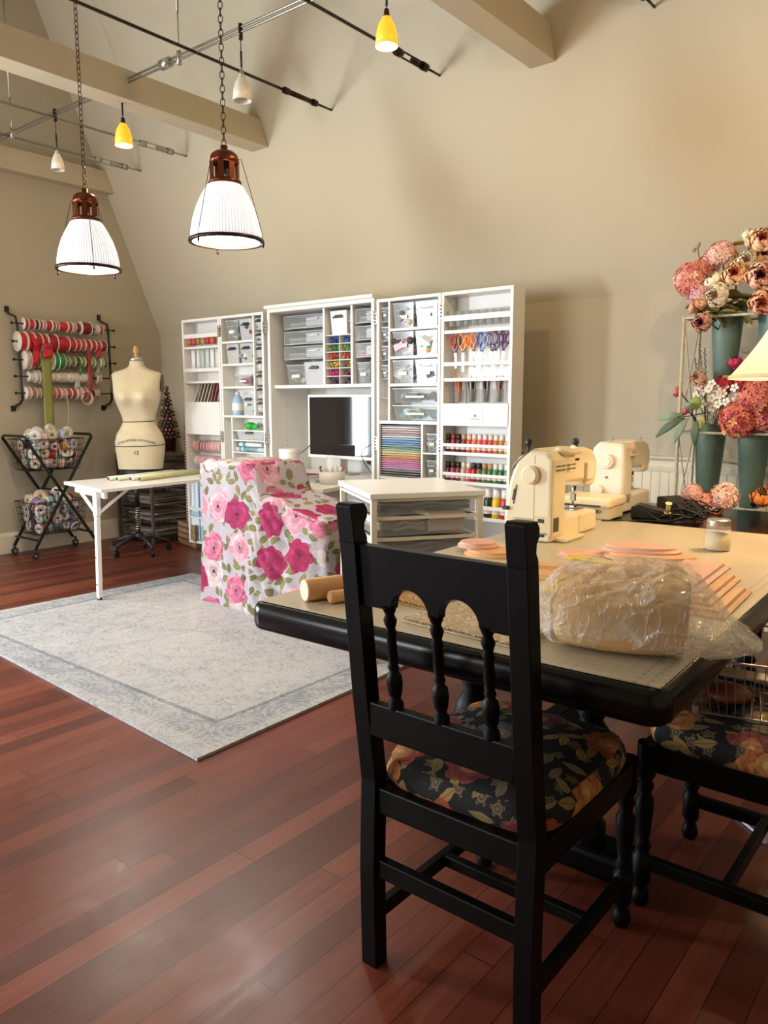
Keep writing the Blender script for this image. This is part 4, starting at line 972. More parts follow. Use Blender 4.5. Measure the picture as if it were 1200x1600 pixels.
# ------------------------------------------------------------------ dress form
df = T('dress_form', 'cream linen dress form on a black wheeled stand beside the ribbon rack', 'dress form', (-5.84, 3.82, 0), math.radians(-47) + PI / 2)
linen = mat('linen_canvas', 'd9c9a6', .8, var=.05, vscale=14, bump=.2, bscale=400)
rowsF = [(.735, .183, .13, 0), (.80, .190, .135, 0), (.90, .200, .140, 0), (.96, .203, .142, .0), (1.03, .185, .135, .0), (1.10, .142, .108, 0), (1.135, .130, .10, 0), (1.18, .135, .105, .004), (1.26, .163, .125, .012), (1.33, .182, .142, .022), (1.38, .190, .145, .024), (1.44, .196, .128, .012), (1.49, .204, .108, 0), (1.525, .210, .092, -.006), (1.548, .192, .080, -.01), (1.565, .135, .072, -.012), (1.585, .078, .064, -.012), (1.61, .060, .058, -.012), (1.66, .053, .054, -.012)]
def fsurf(z):
    for i in range(len(rowsF) - 1):
        a, b_ = rowsF[i], rowsF[i + 1]
        if a[0] <= z <= b_[0]:
            t = (z - a[0]) / (b_[0] - a[0]); return [a[k] + (b_[k] - a[k]) * t for k in (1, 2, 3)]
    return list(rowsF[-1][1:])
def fpoint(th, z, off=0):     # front faces -y in local space
    w, d, oy = fsurf(z); e = 2.5
    c, s_ = math.cos(th), math.sin(th)
    x = w * math.copysign(abs(c) ** (2 / e), c); y = d * math.copysign(abs(s_) ** (2 / e), s_)
    if s_ < 0 and 1.18 < z < 1.47:
        for sx in (-1, 1):
            g_ = math.exp(-(((x - sx * .082) / .062) ** 2) - (((z - 1.325) / .062) ** 2)); y -= .05 * g_
    y -= oy * (s_ < 0)
    if z < 1.1 and s_ > 0: y += .03 * math.exp(-((z - .92) / .09) ** 2)
    return Vector((x * (1 + off / max(w, .05)), y * (1 + off / max(d, .05)), z))
bm_ = MB(); nr, ns = 90, 72
bm_.grid(lambda u, v: fpoint(u * 2 * PI, .735 + v * (1.66 - .735)), ns, nr, closeu=True)
P('torso', bm_, linen, df)
P('neck_cap', MB().lathe([(.056, 1.655), (.056, 1.668), (.05, 1.675), (.001, 1.676)], 28, o=(0, 0, 0)).lathe([(.054, 1.64), (.0585, 1.645), (.0585, 1.662), (.055, 1.667)], 28), steel, df)
P('finial', MB().lathe([(.022, 1.675), (.016, 1.69), (.013, 1.70), (.022, 1.71), (.025, 1.725), (.021, 1.74), (.016, 1.745), (.02, 1.752), (.015, 1.762), (.001, 1.768)], 18), cm('c9a468', .45), df)
for sx in (-1, 1):
    P('arm_plate', MB().lathe([(.001, 0), (.055, 0), (.058, .006), (.001, .007)], 24, sx=1.35, sy=.8), cm('5a5040'), df, loc=(sx * .205, 0, 1.455), rot=(0, sx * PI / 2, 0))
for nm, z, dz_ in (('waist_tape', 1.137, .004), ('hip_tape', .935, .007)):
    P(nm, MB().tube([fpoint(2 * PI * j / 60, z + dz_ * math.sin(2 * PI * j / 60 + 1), .003) for j in range(60)], .003, 5, closed=True), cm('1a1a20'), df)
P('bottom_board', MB().lathe([(.001, .728), (.168, .728), (.172, .738), (.001, .74)], 40, sy=.72), darkpl, df)
P('inner_cage', MB().lathe([(.15, .66), (.155, .73)], 30, sy=.7), mat('cage_wire', '2a2825', .5), df)
def curved_text(nm, body, size, z, arc, par, m, th0=-PI / 2):
    c = bpy.data.curves.new(nm, 'FONT'); c.body = body; c.size = size; c.align_x = 'CENTER'; c.extrude = 0; c.resolution_u = 2
    tmp = bpy.data.objects.new('tmp', c); COL.objects.link(tmp); bpy.context.view_layer.update()
    me = bpy.data.meshes.new_from_object(tmp.evaluated_get(bpy.context.evaluated_depsgraph_get())); bpy.data.objects.remove(tmp)
    for v in me.vertices:
        x, y = v.co.x, v.co.y; zz = z + y + arc * (1 - (x / .13) ** 2)
        # arc-length to angle on the front
        lo, hi = -PI / 2, (0 if x > 0 else -PI)
        for _ in range(22):
            mid = (lo + hi) / 2
            if abs(fpoint(mid, zz).x) < abs(x): lo = mid
            else: hi = mid
        q_ = fpoint(lo, zz, .0025); v.co = (q_.x, q_.y - .0015, q_.z)
    o = P(nm, me, m, par, fixn=False); return o
ink = cm('26241f', .8)
curved_text('shoulder_lettering', 'COLLAPSIBLE SHOULDER', .0275, .952, .024, df, cm('15130f', .8))
curved_text('size_number', '12', .046, .862, 0, df, ink)
P('stand_pole', MB().cyl((0, 0, .12), (0, 0, .73), .014, n=14).cyl((0, 0, .40), (0, 0, .66), .02, n=14), darkpl, df)
sp_ = MB()
sp_.tube([(math.cos(j * .8) * .02, math.sin(j * .8) * .02, .18 + j * .0025) for j in range(90)], .0032, 5)
P('height_spring', sp_, steel, df)
P('hub', MB().lathe([(.001, .10), (.04, .105), (.035, .15), (.022, .18), (.001, .18)], 20), darkpl, df)
for j in range(5):
    a = 2 * PI * j / 5 + .35; ca, sa = math.cos(a), math.sin(a)
    P('base_arm', MB().tube([(ca * .03, sa * .03, .13), (ca * .1, sa * .1, .142), (ca * .18, sa * .18, .11), (ca * .25, sa * .25, .085)], [.02, .019, .017, .015], 8), mat('cast_iron', '33322f', .45, metal=.3), df)
    P('caster', MB().cyl((ca * .25 - sa * .012, sa * .25 + ca * .012, .028), (ca * .25 + sa * .012, sa * .25 - ca * .012, .028), .028, n=14).cyl((ca * .25, sa * .25, .04), (ca * .25, sa * .25, .1), .011), darkpl, df)

for ch in [c for c in bpy.data.objects if c.parent == df and c.name.split('.')[0] in ('torso', 'neck_cap', 'finial', 'arm_plate', 'waist_tape', 'hip_tape', 'bottom_board', 'inner_cage', 'shoulder_lettering', 'size_number')]:
    ch.location.x += .045

# ------------------------------------------------------------------ ribbon rack on the gable wall
rr_ = T('ribbon_rack', 'black wall rack with five rods of ribbon spools on the left wall', 'rack', (GX, 3.64, 1.65))
for nm, yy, s in (('near', 3.215, 1), ('far', 4.065, 1)):
    ylo, yhi = yy, yy
    off = .085
    pts = [(GX + .012, yy - .015, 2.075), (GX + .02, yy - .015, 2.05), (GX + .035, yy, 2.03), (GX + off, yy + .02, 2.01), (GX + off, yy + .03, 1.95), (GX + off, yy + .035, 1.40), (GX + off, yy + .035, 1.32), (GX + .05, yy + .03, 1.285), (GX + .02, yy + .01, 1.27), (GX + .012, yy, 1.24)]
    P('side_bracket', WB(rr_).tube(pts, .0105, 10), blackm, rr_)
    for z in (2.075, 1.245): P('wall_plate', WB(rr_).box(GX, GX + .008, yy - .03, yy + .01, z - .025, z + .025), blackm, rr_, bevel=.003)
rackz = [1.955, 1.805, 1.655, 1.515, 1.375]
for z in rackz:
    P('rod', WB(rr_).cyl((GX + .105, 3.20, z), (GX + .105, 4.14, z), .0055), blackm, rr_)
    for y in (3.19, 4.14): P('rod_knob', WB(rr_).ball((GX + .105, y, z), .013, 10), blackm, rr_)
reds = 'c8202c'
rowspec = [
 (3.285, [('e8dcd6', 'c8283c', .03, .05), ('red satin', 'd0303c', .04, .047), ('dark plaid', '4a2026', .03, .044), ('crimson', 'b02030', .022, .045), ('pink', 'd8808c', .02, .046), ('red', 'c42434', .045, .044), ('checked red', '9a3a40', .022, .05), ('rose', 'b85a62', .02, .045), ('bright red', 'd42434', .07, .045), ('cherry', 'c0202e', .03, .048), ('silver', 'b0a49c', .025, .05), ('deep red', '9c1828', .04, .043), ('wine red bow', '8a1420', .08, .06)], 'top rod'),
 (3.225, [('scarlet', 'd01c2c', .055, .085), ('wide red', 'd42030', .06, .09), ('torn-end red', 'c41c2a', .055, .085), ('deep scarlet', 'b81624', .045, .08), ('velvet red', 'a81622', .08, .083), ('glossy red', 'c81a28', .10, .07), ('cherry red', 'd02836', .055, .062), ('thin red', 'd83040', .04, .056), ('coral red', 'd84450', .04, .054), ('brick red', 'b03038', .045, .054), ('hanging red', 'd02030', .045, .056), ('pinkish red', 'cc3a48', .04, .052), ('dark cherry', 'a01c2a', .055, .052)], 'second rod'),
 (3.265, [('white-sided', 'e6e0d4', .05, .085), ('red and white', 'c83440', .03, .075), ('moss green', '8a9440', .05, .065), ('pale olive', 'a8a86c', .055, .065), ('sage gold', 'b4ae74', .05, .07), ('emerald', '1c8a4a', .05, .088), ('kelly green', '1f9a50', .06, .07), ('grey-green', '8a9484', .05, .045), ('leaf and red', '7a7a50', .05, .045), ('dark green', '3a5a40', .05, .045), ('lime-edged', '8fa048', .04, .045), ('forest', '4a6a48', .05, .045), ('spring green', '9ab84a', .04, .05), ('dusty green', '7a8a68', .05, .045), ('lime', 'a4c04a', .03, .055), ('faded green', '6f7a62', .04, .042)], 'third rod'),
 (3.30, [('white', 'eae4da', .05, .045), ('black-edged white', 'dad4c8', .03, .055), ('pearl', 'e6dfd2', .03, .06), ('butter cream', 'e8dcae', .05, .068), ('bright white', 'f2eee8', .045, .045), ('snow white', 'eeeae4', .05, .046), ('red-edged white', 'e2d2cc', .035, .048), ('satin white', 'f0ece4', .055, .046), ('ivory', 'e2d8c4', .045, .048), ('sheer white', 'e8e4dc', .045, .045), ('lace white', 'ece6de', .06, .044)], 'fourth rod'),
 (3.265, [('white-faced striped', 'd8b8ac', .04, .056), ('brown striped', 'b0846c', .05, .05), ('beige hidden', 'c8ac94', .04, .046), ('maroon', '6a1c26', .035, .045), ('orange-red striped', 'c84a38', .05, .05), ('gingham red', 'c86a60', .05, .048), ('red dotted', 'd05060', .04, .047), ('candy dotted', 'd8848a', .05, .050), ('white dotted red', 'c84a54', .05, .048), ('red floral', 'c0404c', .05, .048), ('pink striped', 'd88a8c', .05, .055), ('rose sheer', 'cc5060', .045, .058), ('cream', 'e6dcc8', .035, .045), ('dark red satin', '7a1420', .045, .044), ('beige', 'd6c4a4', .045, .042)], 'bottom rod')]
flmesh = {}
def discm(r, t=.0022):
    k = (round(r, 3), t)
    if k not in flmesh: flmesh[k] = MB().lathe([(.010, 0), (r, 0), (r, t), (.010, t), (.010, 0)], 28).mesh('flange')
    return flmesh[k]
flc = cm('e6ddd0')
striped = NT('striped_ribbon'); _s = striped.sep(striped.coord('Object')); _w = striped.math('FRACT', striped.math('MULTIPLY', _s[0], 90))
striped.link(striped.mix(striped.math('LESS_THAN', _w, .45), lin('e8dcd0'), lin('b83040')), striped.b.inputs['Base Color']); striped.b.inputs['Roughness'].default_value = .6
for ri, (y0, sps, nm) in enumerate(rowspec):
    y = y0; z = rackz[ri]; n_ = len(sps)
    sc_ = (4.045 - y0 if ri in (1, 2) else (3.90 - y0 if ri == 0 else (3.86 - y0 if ri == 3 else 3.95 - y0))) / sum(s[2] + .004 for s in sps)
    for i, (cn, hexc, w, r) in enumerate(sps):
        if cn == 'e8dcd6': cn = 'white-faced'
        w2 = w * sc_
        t = T('ribbon_spool', '%s ribbon spool, %s on the rack\'s %s' % (cn, nth(i, n_), nm), 'ribbon spool', (GX + .105, y + w2 / 2, z), group='ribbon spools on the wall rack', rot=(0, 0, PI / 2))
        # local x runs along the rod
        rb = MB().lathe([(.009, -w2 / 2 + .003), (r * .86, -w2 / 2 + .003), (r * .88, 0), (r * .86, w2 / 2 - .003), (.009, w2 / 2 - .003)], 28)
        P('ribbon', rb, striped.m if (ri == 4 and i in (4, 7, 10)) else cm(hexc, .4), t, rot=(0, PI / 2, 0))
        for s in (-1, 1): P('flange', discm(r), flc, t, loc=(s * (w2 / 2 - .002) - .001, 0, 0), rot=(0, PI / 2, 0))
        y += w2 + .004 * sc_
for ri, y, r, c, lb in ((0, 3.955, .05, 'e6ded2', 'bare white spool near the right end of the top rod'), (0, 4.0, .042, 'c42834', 'small red ribbon spool at the right end of the top rod'), (3, 3.95, .052, 'd8a8a4', 'striped loose coil hanging alone at the right of the fourth rod')):
    t = T('ribbon_spool', lb, 'ribbon spool', (GX + .105, y, rackz[ri]), group='ribbon spools on the wall rack', rot=(0, 0, PI / 2))
    P('ribbon', MB().lathe([(.009, -.012), (r * .85, -.012), (r * .85, .012), (.009, .012)], 24), striped.m if ri == 3 else cm(c, .4), t, rot=(0, PI / 2, 0))
    for s in (-1, 1): P('flange', discm(r), flc, t, loc=(s * .014, 0, 0), rot=(0, PI / 2, 0))
def tail(lb, y, z0, z1, w, c, sway=.01, x=None, cat='ribbon', alpha=None):
    x = x or GX + .16
    m = MB().grid(lambda u, v: (x - .03 * (1 - v) ** 6 + sway * math.sin(v * 9 + u), y + (u - .5) * w + sway * math.sin(v * 5), z0 + (z1 - z0) * v), 4, 24)
    tag(P('hanging_ribbon', m, film('sheer_' + c, c, alpha, .5) if alpha else cm(c, .5), None, solid=.0012), lb, cat)
tail('long olive green ribbon hanging down from the wall rack into the trolley', 3.42, 1.72, .94, .085, '8f9246', .006, x=GX + .2)
tail('sheer red ribbon hanging from the second rod to the bottom rod', 3.84, 1.80, 1.34, .035, 'b83a4a', .006, x=GX + .175, alpha=.7)
tail('short red ribbon tail with cut end at the left of the second rod', 3.33, 1.83, 1.60, .055, 'c01828', .015, x=GX + .21)
tail('torn red ribbon tail beside the olive ribbon on the wall rack', 3.44, 1.80, 1.67, .09, 'c8303a', .012, x=GX + .205)
tail('red ribbon tail near the right end of the second rod', 3.94, 1.81, 1.69, .04, 'c8202c', .01, x=GX + .17)
tail('green ribbon tail below the third rod', 3.76, 1.65, 1.54, .02, '3a8a48', .008, x=GX + .16)
tail('pale green ribbon tail right of the sheer red ribbon', 3.93, 1.65, 1.54, .03, 'a9b58a', .006, x=GX + .16, alpha=.6)
tail('white sheer ribbon tail under the fourth rod', 3.72, 1.51, 1.42, .05, 'd6d2c4', .006, x=GX + .16, alpha=.6)
lp_ = MB()
for k in range(5): lp_.tube([(GX + .17 + .006 * k, 3.79 + .045 * math.cos(a * PI / 12) * (1 + .06 * k), 1.335 + .045 * math.sin(a * PI / 12) * (1 + .08 * k)) for a in range(24)], .003, 5, closed=True)
tag(P('ribbon_loops', lp_, striped.m), 'loose coil of striped ribbon drooping below the bottom rod', 'ribbon')
bd = MB()
for k in range(46):
    t_k = k / 45; bd.ball((GX + .16, 3.615 + .015 * math.sin(t_k * 3) - .045 * t_k ** 2, 1.34 - .33 * t_k), .0042, 6)
tag(P('bead_string', bd, cm('d8c8a0', .4)), 'string of pale beads hanging from the bottom rod to the trolley', 'bead string')

# ------------------------------------------------------------------ folding trolley with two wire baskets of spools
tx0, tx1 = -6.61, -6.25
tl_ = T('basket_trolley', 'black folding trolley with two wire baskets under the ribbon rack', 'trolley', (-6.43, 3.37, 0))
for x in (tx0, tx1):
    P('frame_tube', WB(tl_).bar((x, 3.10, .075), (x, 3.66, 1.0), .024, .016, up=(1, 0, 0)), blackm, tl_, bevel=.003)
    P('frame_tube', WB(tl_).bar((x + .02 if x == tx1 else x - .02, 3.65, .075), (x + .02 if x == tx1 else x - .02, 3.07, 1.0), .024, .016, up=(1, 0, 0)), blackm, tl_, bevel=.003)
for y, s in ((3.66, 1), (3.07, -1)):
    e = .02 if s < 0 else 0
    P('handle', WB(tl_).tube([(tx0 - e, y - s * .01, .98), (tx0 - e, y + s * .0, 1.01), (tx0 + .03, y + s * .005, 1.022), (tx1 - .03, y + s * .005, 1.022), (tx1 + e, y, 1.01), (tx1 + e, y - s * .01, .98)], .012, 8), blackm, tl_)
for y in (3.12, 3.62): P('crossbar', WB(tl_).bar((tx0, y, .155 if y < 3.3 else .165), (tx1, y, .155 if y < 3.3 else .165), .02, .014), blackm, tl_)
P('crossbar', WB(tl_).bar((tx0, 3.375, .55), (tx1, 3.375, .55), .016, .016), blackm, tl_)
for x in (tx0, tx1):
    for y in (3.10, 3.66):
        w = P('caster', WB(tl_).cyl((x - .012, y, .028), (x + .012, y, .028), .027, n=16).cyl((x, y, .03), (x, y, .08), .011), darkpl, tl_)
        P('wheel_hub', WB(tl_).cyl((x - .014, y, .028), (x + .014, y, .028), .015, n=12), steel, w)
def basket(nm, z0, z1, y0, y1, x0, x1, ins):
    m = WB(tl_); nl = 5
    def ring(t):
        i = ins * (1 - t); z = z0 + (z1 - z0) * t; return [(x0 + i, y0 + i, z), (x1 - i, y0 + i, z), (x1 - i, y1 - i, z), (x0 + i, y1 - i, z)]
    for k in range(nl + 1):
        q_ = ring(k / nl)
        for j in range(4): m.bar(q_[j], q_[(j + 1) % 4], .0028 if k < nl else .006, .0028 if k < nl else .006)
    b0, b1 = ring(0), ring(1)
    for j in range(4):
        n_ = 13 if j % 2 else 10
        for k in range(n_): m.bar(Vector(b0[j]).lerp(Vector(b0[(j + 1) % 4]), k / n_), Vector(b1[j]).lerp(Vector(b1[(j + 1) % 4]), k / n_), .0026, .0026)
    for k in range(1, 10): m.bar(Vector(b0[0]).lerp(Vector(b0[1]), k / 10), Vector(b0[3]).lerp(Vector(b0[2]), k / 10), .0024, .0024)
    for k in range(1, 13): m.bar(Vector(b0[0]).lerp(Vector(b0[3]), k / 13), Vector(b0[1]).lerp(Vector(b0[2]), k / 13), .0024, .0024)
    P(nm, m, blackm, tl_)
basket('wire_basket', .73, .99, 3.09, 3.60, -6.60, -6.265, .035)
basket('wire_basket', .185, .46, 3.12, 3.60, -6.60, -6.265, .035)
bc = [('white', 'e8e4dc'), ('red', 'a82838'), ('teal', '4f9890'), ('lilac', '8a6aa0'), ('purple', '6a2a78'), ('pale pink', 'e4c0c0'), ('dark red', '8a2030'), ('grey', '8a8a8c'), ('cream', 'e2d6b8'), ('tan', 'b88048'), ('aqua', '8cc4c0'), ('blue', '3a5490'), ('light blue', 'a8b8cc'), ('coral', 'cc7460')]
def spoolthing(x, y, z, r, w, c, lb, rot, g):
    t = T('ribbon_spool', lb, 'ribbon spool', (x, y, z), group=g, rot=rot)
    P('ribbon', MB().lathe([(.012, -w / 2), (r * .93, -w / 2), (r * .95, 0), (r * .93, w / 2), (.012, w / 2), (.012, -w / 2)], 24), cm(c, .45), t)
    for s in (-1, 1): P('flange', discm(round(r, 3)), cm(['e2dcd2', 'c9b79c', 'd8d4cc', 'cfc6c0'][int(x * 1e4 + y * 1e4) % 4], .5), t, loc=(0, 0, s * w / 2 - .001))
    if int(z * 1e4) % 3 == 0: P('hub_hole', MB().cyl((0, 0, -w / 2 - .0025), (0, 0, w / 2 + .0025), .009, n=12), darkpl, t)
rg = random.Random(21)
for bi, (z0, zt_, lbk, layers) in enumerate([(.745, 1.03, 'upper', 4), (.20, .52, 'lower', 4)]):
    idx = 0
    for L_ in range(layers):
        for gx in range(3):
            for gy_ in range(5):
                r = rg.uniform(.036, .052); w = rg.uniform(.035, .075); cn, c = bc[rg.randrange(len(bc))]
                ins = .03 * (1 - L_ / layers)
                x = -6.57 + ins + (gx + .5) * (.30 - 2 * ins) / 3 + rg.uniform(-.012, .012); y = 3.115 + ins + .02 + (gy_ + .5) * (.44 - 2 * ins) / 5 + rg.uniform(-.015, .015)
                z = z0 + .045 + L_ * .075 + rg.uniform(-.012, .012)
                if L_ == layers - 1 and (gx, gy_) in ((0, 0), (2, 4), (0, 4)): continue
                if gx == 1 and L_ < layers - 1: continue
                face = gx == 2
                rot = (rg.uniform(-1.3, 1.3), PI / 2 + rg.uniform(-.6, .6), rg.uniform(-1.2, 1.2)) if face else (rg.uniform(0, 3), rg.uniform(0, 3), 0)
                where = ['bottom', 'second', 'third', 'topmost'][L_]
                spoolthing(x, y, z, r, w, c, '%s ribbon spool, %s layer of the %s trolley basket, %s from left, %s' % (cn, where, lbk, ['first', 'second', 'third', 'fourth', 'fifth'][gy_], ['wall side', 'middle', 'room side'][gx]), rot, 'ribbon spools in the trolley baskets')
spoolthing(-6.40, 3.25, 1.035, .055, .05, 'c8202c', 'big red and white spool tipped on top of the upper trolley basket', (.3, 1.2, .2), 'ribbon spools in the trolley baskets')
spoolthing(-6.36, 3.50, 1.04, .05, .035, 'b8844a', 'tan burlap spool on top of the upper basket at its right', (.1, 1.3, .2), 'ribbon spools in the trolley baskets')
spoolthing(-6.42, 3.39, 1.06, .06, .02, 'e8e2d6', 'white flat spool standing up on top of the upper basket', (.5, 1.0, .9), 'ribbon spools in the trolley baskets')
spoolthing(-6.38, 3.24, .50, .06, .05, 'ded0c4', 'large pale spool tipped on the left of the lower basket', (.4, 1.1, .2), 'ribbon spools in the trolley baskets')
spoolthing(-6.38, 3.40, .51, .065, .04, 'e6dcc8', 'large ivory spool on top of the lower basket', (.3, 1.3, -.3), 'ribbon spools in the trolley baskets')

# ------------------------------------------------------------------ grey wire drawer tower in the corner, pinecone trees, roll and crate
wt = T('wire_drawer_tower', 'grey wire drawer tower in the corner behind the dress form', 'drawer tower', (-6.25, 4.33, 0))
wx0, wx1, wy0, wy1 = -6.60, -6.06, 4.12, 4.62
for x in (wx0, wx1):
    for y in (wy0, wy1): P('upright', WB(wt).box(x - .012, x + .012, y - .012, y + .012, 0, .80), greym, wt)
P('tower_top', WB(wt).box(wx0 - .015, wx1 + .015, wy0 - .015, wy1 + .015, .80, .82), cm('6f6a62', .4), wt, bevel=.003)
for k in range(5):
    z1 = .77 - k * .155; z0 = z1 - .11
    m = WB(wt)
    for (p, q_) in [((wx0, wy0), (wx1, wy0)), ((wx1, wy0), (wx1, wy1)), ((wx1, wy1), (wx0, wy1)), ((wx0, wy1), (wx0, wy0))]:
        m.bar((*p, z1), (*q_, z1), .007, .012); m.bar((*p, z0), (*q_, z0), .004, .004); m.bar((*p, (z0 + z1) / 2), (*q_, (z0 + z1) / 2), .002, .002)
        for j in range(18): a_ = Vector((*p, z1)).lerp(Vector((*q_, z1)), j / 18); m.bar(a_, a_ - Vector((0, 0, z1 - z0)), .0022, .0022)
    for j in range(12): m.bar((wx0 + j * .045, wy0, z0), (wx0 + j * .045, wy1, z0), .0022, .0022)
    P('wire_drawer', m, greym, wt)
    st = MB(); rr = random.Random(k); st_c = ['b8a48c', 'd8d0c4', '8a7060', '9a8a7a']
    for j in range(7):
        st.M = Matrix.Translation(((wx0 + wx1) / 2, (wy0 + wy1) / 2, 0)) @ Matrix.Rotation(rr.uniform(-.12, .12), 4, 'Z') @ Matrix.Rotation(rr.uniform(-.05, .05), 4, 'Y')
        st.box(-.20, .20, -.19, .19, z0 + .01 + j * .011, z0 + .018 + j * .011, j % 4)
    tag(P('patterned_papers', st, [cm(c) for c in st_c]), 'jumbled papers lying in the %s drawer of the grey wire tower' % ['top', 'second', 'third', 'fourth', 'bottom'][k], 'papers', kind='stuff')
def conetree(loc, h, r, lb, cones=True):
    t = T('pinecone_tree', lb, 'ornament', loc)
    P('pot', MB().lathe([(.001, 0), (.06, 0), (.078, .14), (.082, .15), (.07, .15), (.001, .13)], 28), copper, t)
    P('pot_saucer', MB().lathe([(.07, .0), (.072, .015), (.055, .02)], 28), cm('6a4030', .4), t)
    base = MB(); base.cyl((0, 0, .14), (0, 0, .14 + h), r * .8, .01, n=18); P('cone_core', base, cm('2e211b', .8), t)
    m = MB(); berries = MB(); nl = 13
    for k in range(nl):
        tt = k / nl; z = .155 + tt * h; rad = r * (1 - tt) + .012; n_ = max(4, int(2 * PI * rad / .034))
        for j in range(n_):
            a = 2 * PI * (j + .5 * (k % 2)) / n_; c = Vector((math.cos(a) * rad, math.sin(a) * rad, z))
            if k % 3 == 2: berries.ball(c, .012, 7, j % 2)
            else:
                for q_ in range(3): m.ball(c + Vector((math.cos(a) * (.004 - q_ * .004), math.sin(a) * (.004 - q_ * .004), (q_ - 1) * .008)), .017 - .004 * abs(q_ - 1), 6, (j + q_) % 2, rz=.006)
    P('pinecones', m, [cm('4a372c', .8), cm('7d6450', .8)], t)['kind'] = 'stuff'; P('berries', berries, [cm('b06a50', .5), cm('c89a80', .5)], t)['kind'] = 'stuff'
    P('top_bud', MB().ball((0, 0, .165 + h), .022, 8, rz=.028), cm('6a5444'), t)
conetree((-6.20, 4.42, .82), .44, .088, 'pinecone cone tree in a copper pot on top of the wire tower')
wc = T('white_cone', 'plain white cone standing between dress form and pinecone tree', 'ornament', (-6.43, 4.42, .82))
P('cone', MB().lathe([(.001, 0), (.10, 0), (.095, .06), (.05, .30), (.018, .42), (.001, .43)], 28), cm('e6dccb', .6), wc)
for i in range(3):
    tag(P('ornament_ball', MB().ball((-6.10 - .045 * i, 4.22 + .01 * i, .842), .02, 12), cm(['3a3a40', '6a3028', '20242c'][i], .3)), ['dark grey', 'rusty red', 'near-black'][i] + ' ball at the foot of the copper pot', 'ornament')
cr = T('wooden_crate', 'slatted wooden crate on the floor at the left end of the cabinet', 'crate', (-5.74, 4.42, 0), math.radians(-14))
cw = mat('crate_pine', '9a7a56', .75, var=.15, vscale=25)
for k in range(4):
    z = .012 + k * .052
    P('slat', MB().box(-.2, .2, -.15, -.142, z, z + .04), cw, cr); P('slat', MB().box(-.2, .2, .142, .15, z, z + .04), cw, cr)
    P('slat', MB().box(-.2, -.192, -.15, .15, z, z + .04), cw, cr); P('slat', MB().box(.192, .2, -.15, .15, z, z + .04), cw, cr)
for x in (-.185, .175):
    for y in (-.14, .13): P('corner_post', MB().box(x, x + .012, y, y + .012, 0, .21), cw, cr)
P('crate_bottom', MB().box(-.19, .19, -.14, .14, 0, .01), cw, cr)
rp = T('gift_wrap_roll', 'tall red and white striped wrapping roll standing in the crate', 'wrapping roll', (-5.80, 4.36, .014))
stw = NT('stripe_wrap'); _s = stw.sep(stw.coord('Object')); _w = stw.math('FRACT', stw.math('MULTIPLY', _s[2], 38))
stw.link(stw.mix(stw.math('LESS_THAN', _w, .5), lin('dfcbb8'), lin('a24440')), stw.b.inputs['Base Color']); stw.b.inputs['Roughness'].default_value = .6
P('wrap_paper', MB().cyl((0, 0, 0), (0, 0, 1.07), .048, n=24), stw.m, rp); P('roll_core', MB().lathe([(.02, 1.065), (.024, 1.073), (.03, 1.071)], 18), cm('cbb89c'), rp); P('paper_band', MB().cyl((0, 0, .56), (0, 0, .68), .0488, n=24), cm('ded4c8'), rp)

# rolls lying on the side leaf
sage = NT('sage_pattern'); _v = sage.vor(sage.coord('Object'), 60, '3D', 1); sage.link(sage.mix(sage.math('LESS_THAN', _v.outputs['Distance'], .25), lin('d9d9c4'), lin('8a9478')), sage.b.inputs['Base Color']); sage.b.inputs['Roughness'].default_value = .6
for i, (a, b_) in enumerate([((-4.96, 3.02), (-5.08, 3.66)), ((-4.90, 3.05), (-5.03, 3.72)), ((-4.84, 3.12), (-4.97, 3.80)), ((-4.76, 3.14), (-4.96, 3.95))]):
    q_ = (*a, DZ + .0165); d = Vector((b_[0] - a[0], b_[1] - a[1], 0))
    t = T('wallpaper_roll', 'pale %s paper roll, %s of four lying on the white side leaf' % (['sage-dotted', 'cream', 'grey-green', 'olive'][i], ['leftmost', 'second', 'third', 'rightmost'][i]), 'paper roll', q_, group='paper rolls on the side leaf')
    P('sheet', MB().cyl((0, 0, 0), d, .0155, n=16), sage.m if i % 2 == 0 else cm(['d9d5bd', 'd9d5bd', 'c8ccb4', 'b4b07c'][i]), t); P('core_end', MB().cyl(-d.normalized() * .002, d.normalized() * .01, .0120, n=14), cm('1d241c'), t)
# ------------------------------------------------------------------ big black work table
TZ = .76
tb = T('work_table', 'large black trestle table covered with cutting mats on the right', 'table', (-1.05, 2.7, 0))
RT = Matrix.Rotation(math.radians(1.6), 4, 'Z')
tx_0, tx_1, ty_0, ty_1 = -1.625 + 1.05, -.492 + 1.05, 1.378 - 2.7, 4.17 - 2.7
top = MB()
pr = [(0, -.007), (.016, 0)] ; 
def ring(ins, z, r=.05):
    pts = []
    for cx_, cy_, a0 in ((tx_1, ty_1, 0), (tx_0, ty_1, 90), (tx_0, ty_0, 180), (tx_1, ty_0, 270)):
        sx, sy = (1 if cx_ > 0 else -1), (1 if cy_ > 0 else -1)
        for k in range(7):
            a = math.radians(a0 + k * 15); pts.append((cx_ - sx * r + (r - ins) * math.cos(a), cy_ - sy * r + (r - ins) * math.sin(a), z))
    return pts
prof = [(.03, TZ - .075), (.012, TZ - .073), (.004, TZ - .067), (0, TZ - .055), (0, TZ - .035), (.001, TZ - .022), (.005, TZ - .010), (.011, TZ - .003), (.02, TZ)]
rings = [ring(a, b_) for a, b_ in prof]; nn_ = len(rings[0])
top.add([p for r_ in rings for p in r_], [(i * nn_ + j, i * nn_ + (j + 1) % nn_, (i + 1) * nn_ + (j + 1) % nn_, (i + 1) * nn_ + j) for i in range(len(rings) - 1) for j in range(nn_)], 0, True)
top.add(rings[0] + rings[-1], [tuple(range(nn_))[::-1], tuple(nn_ + j for j in range(nn_))])
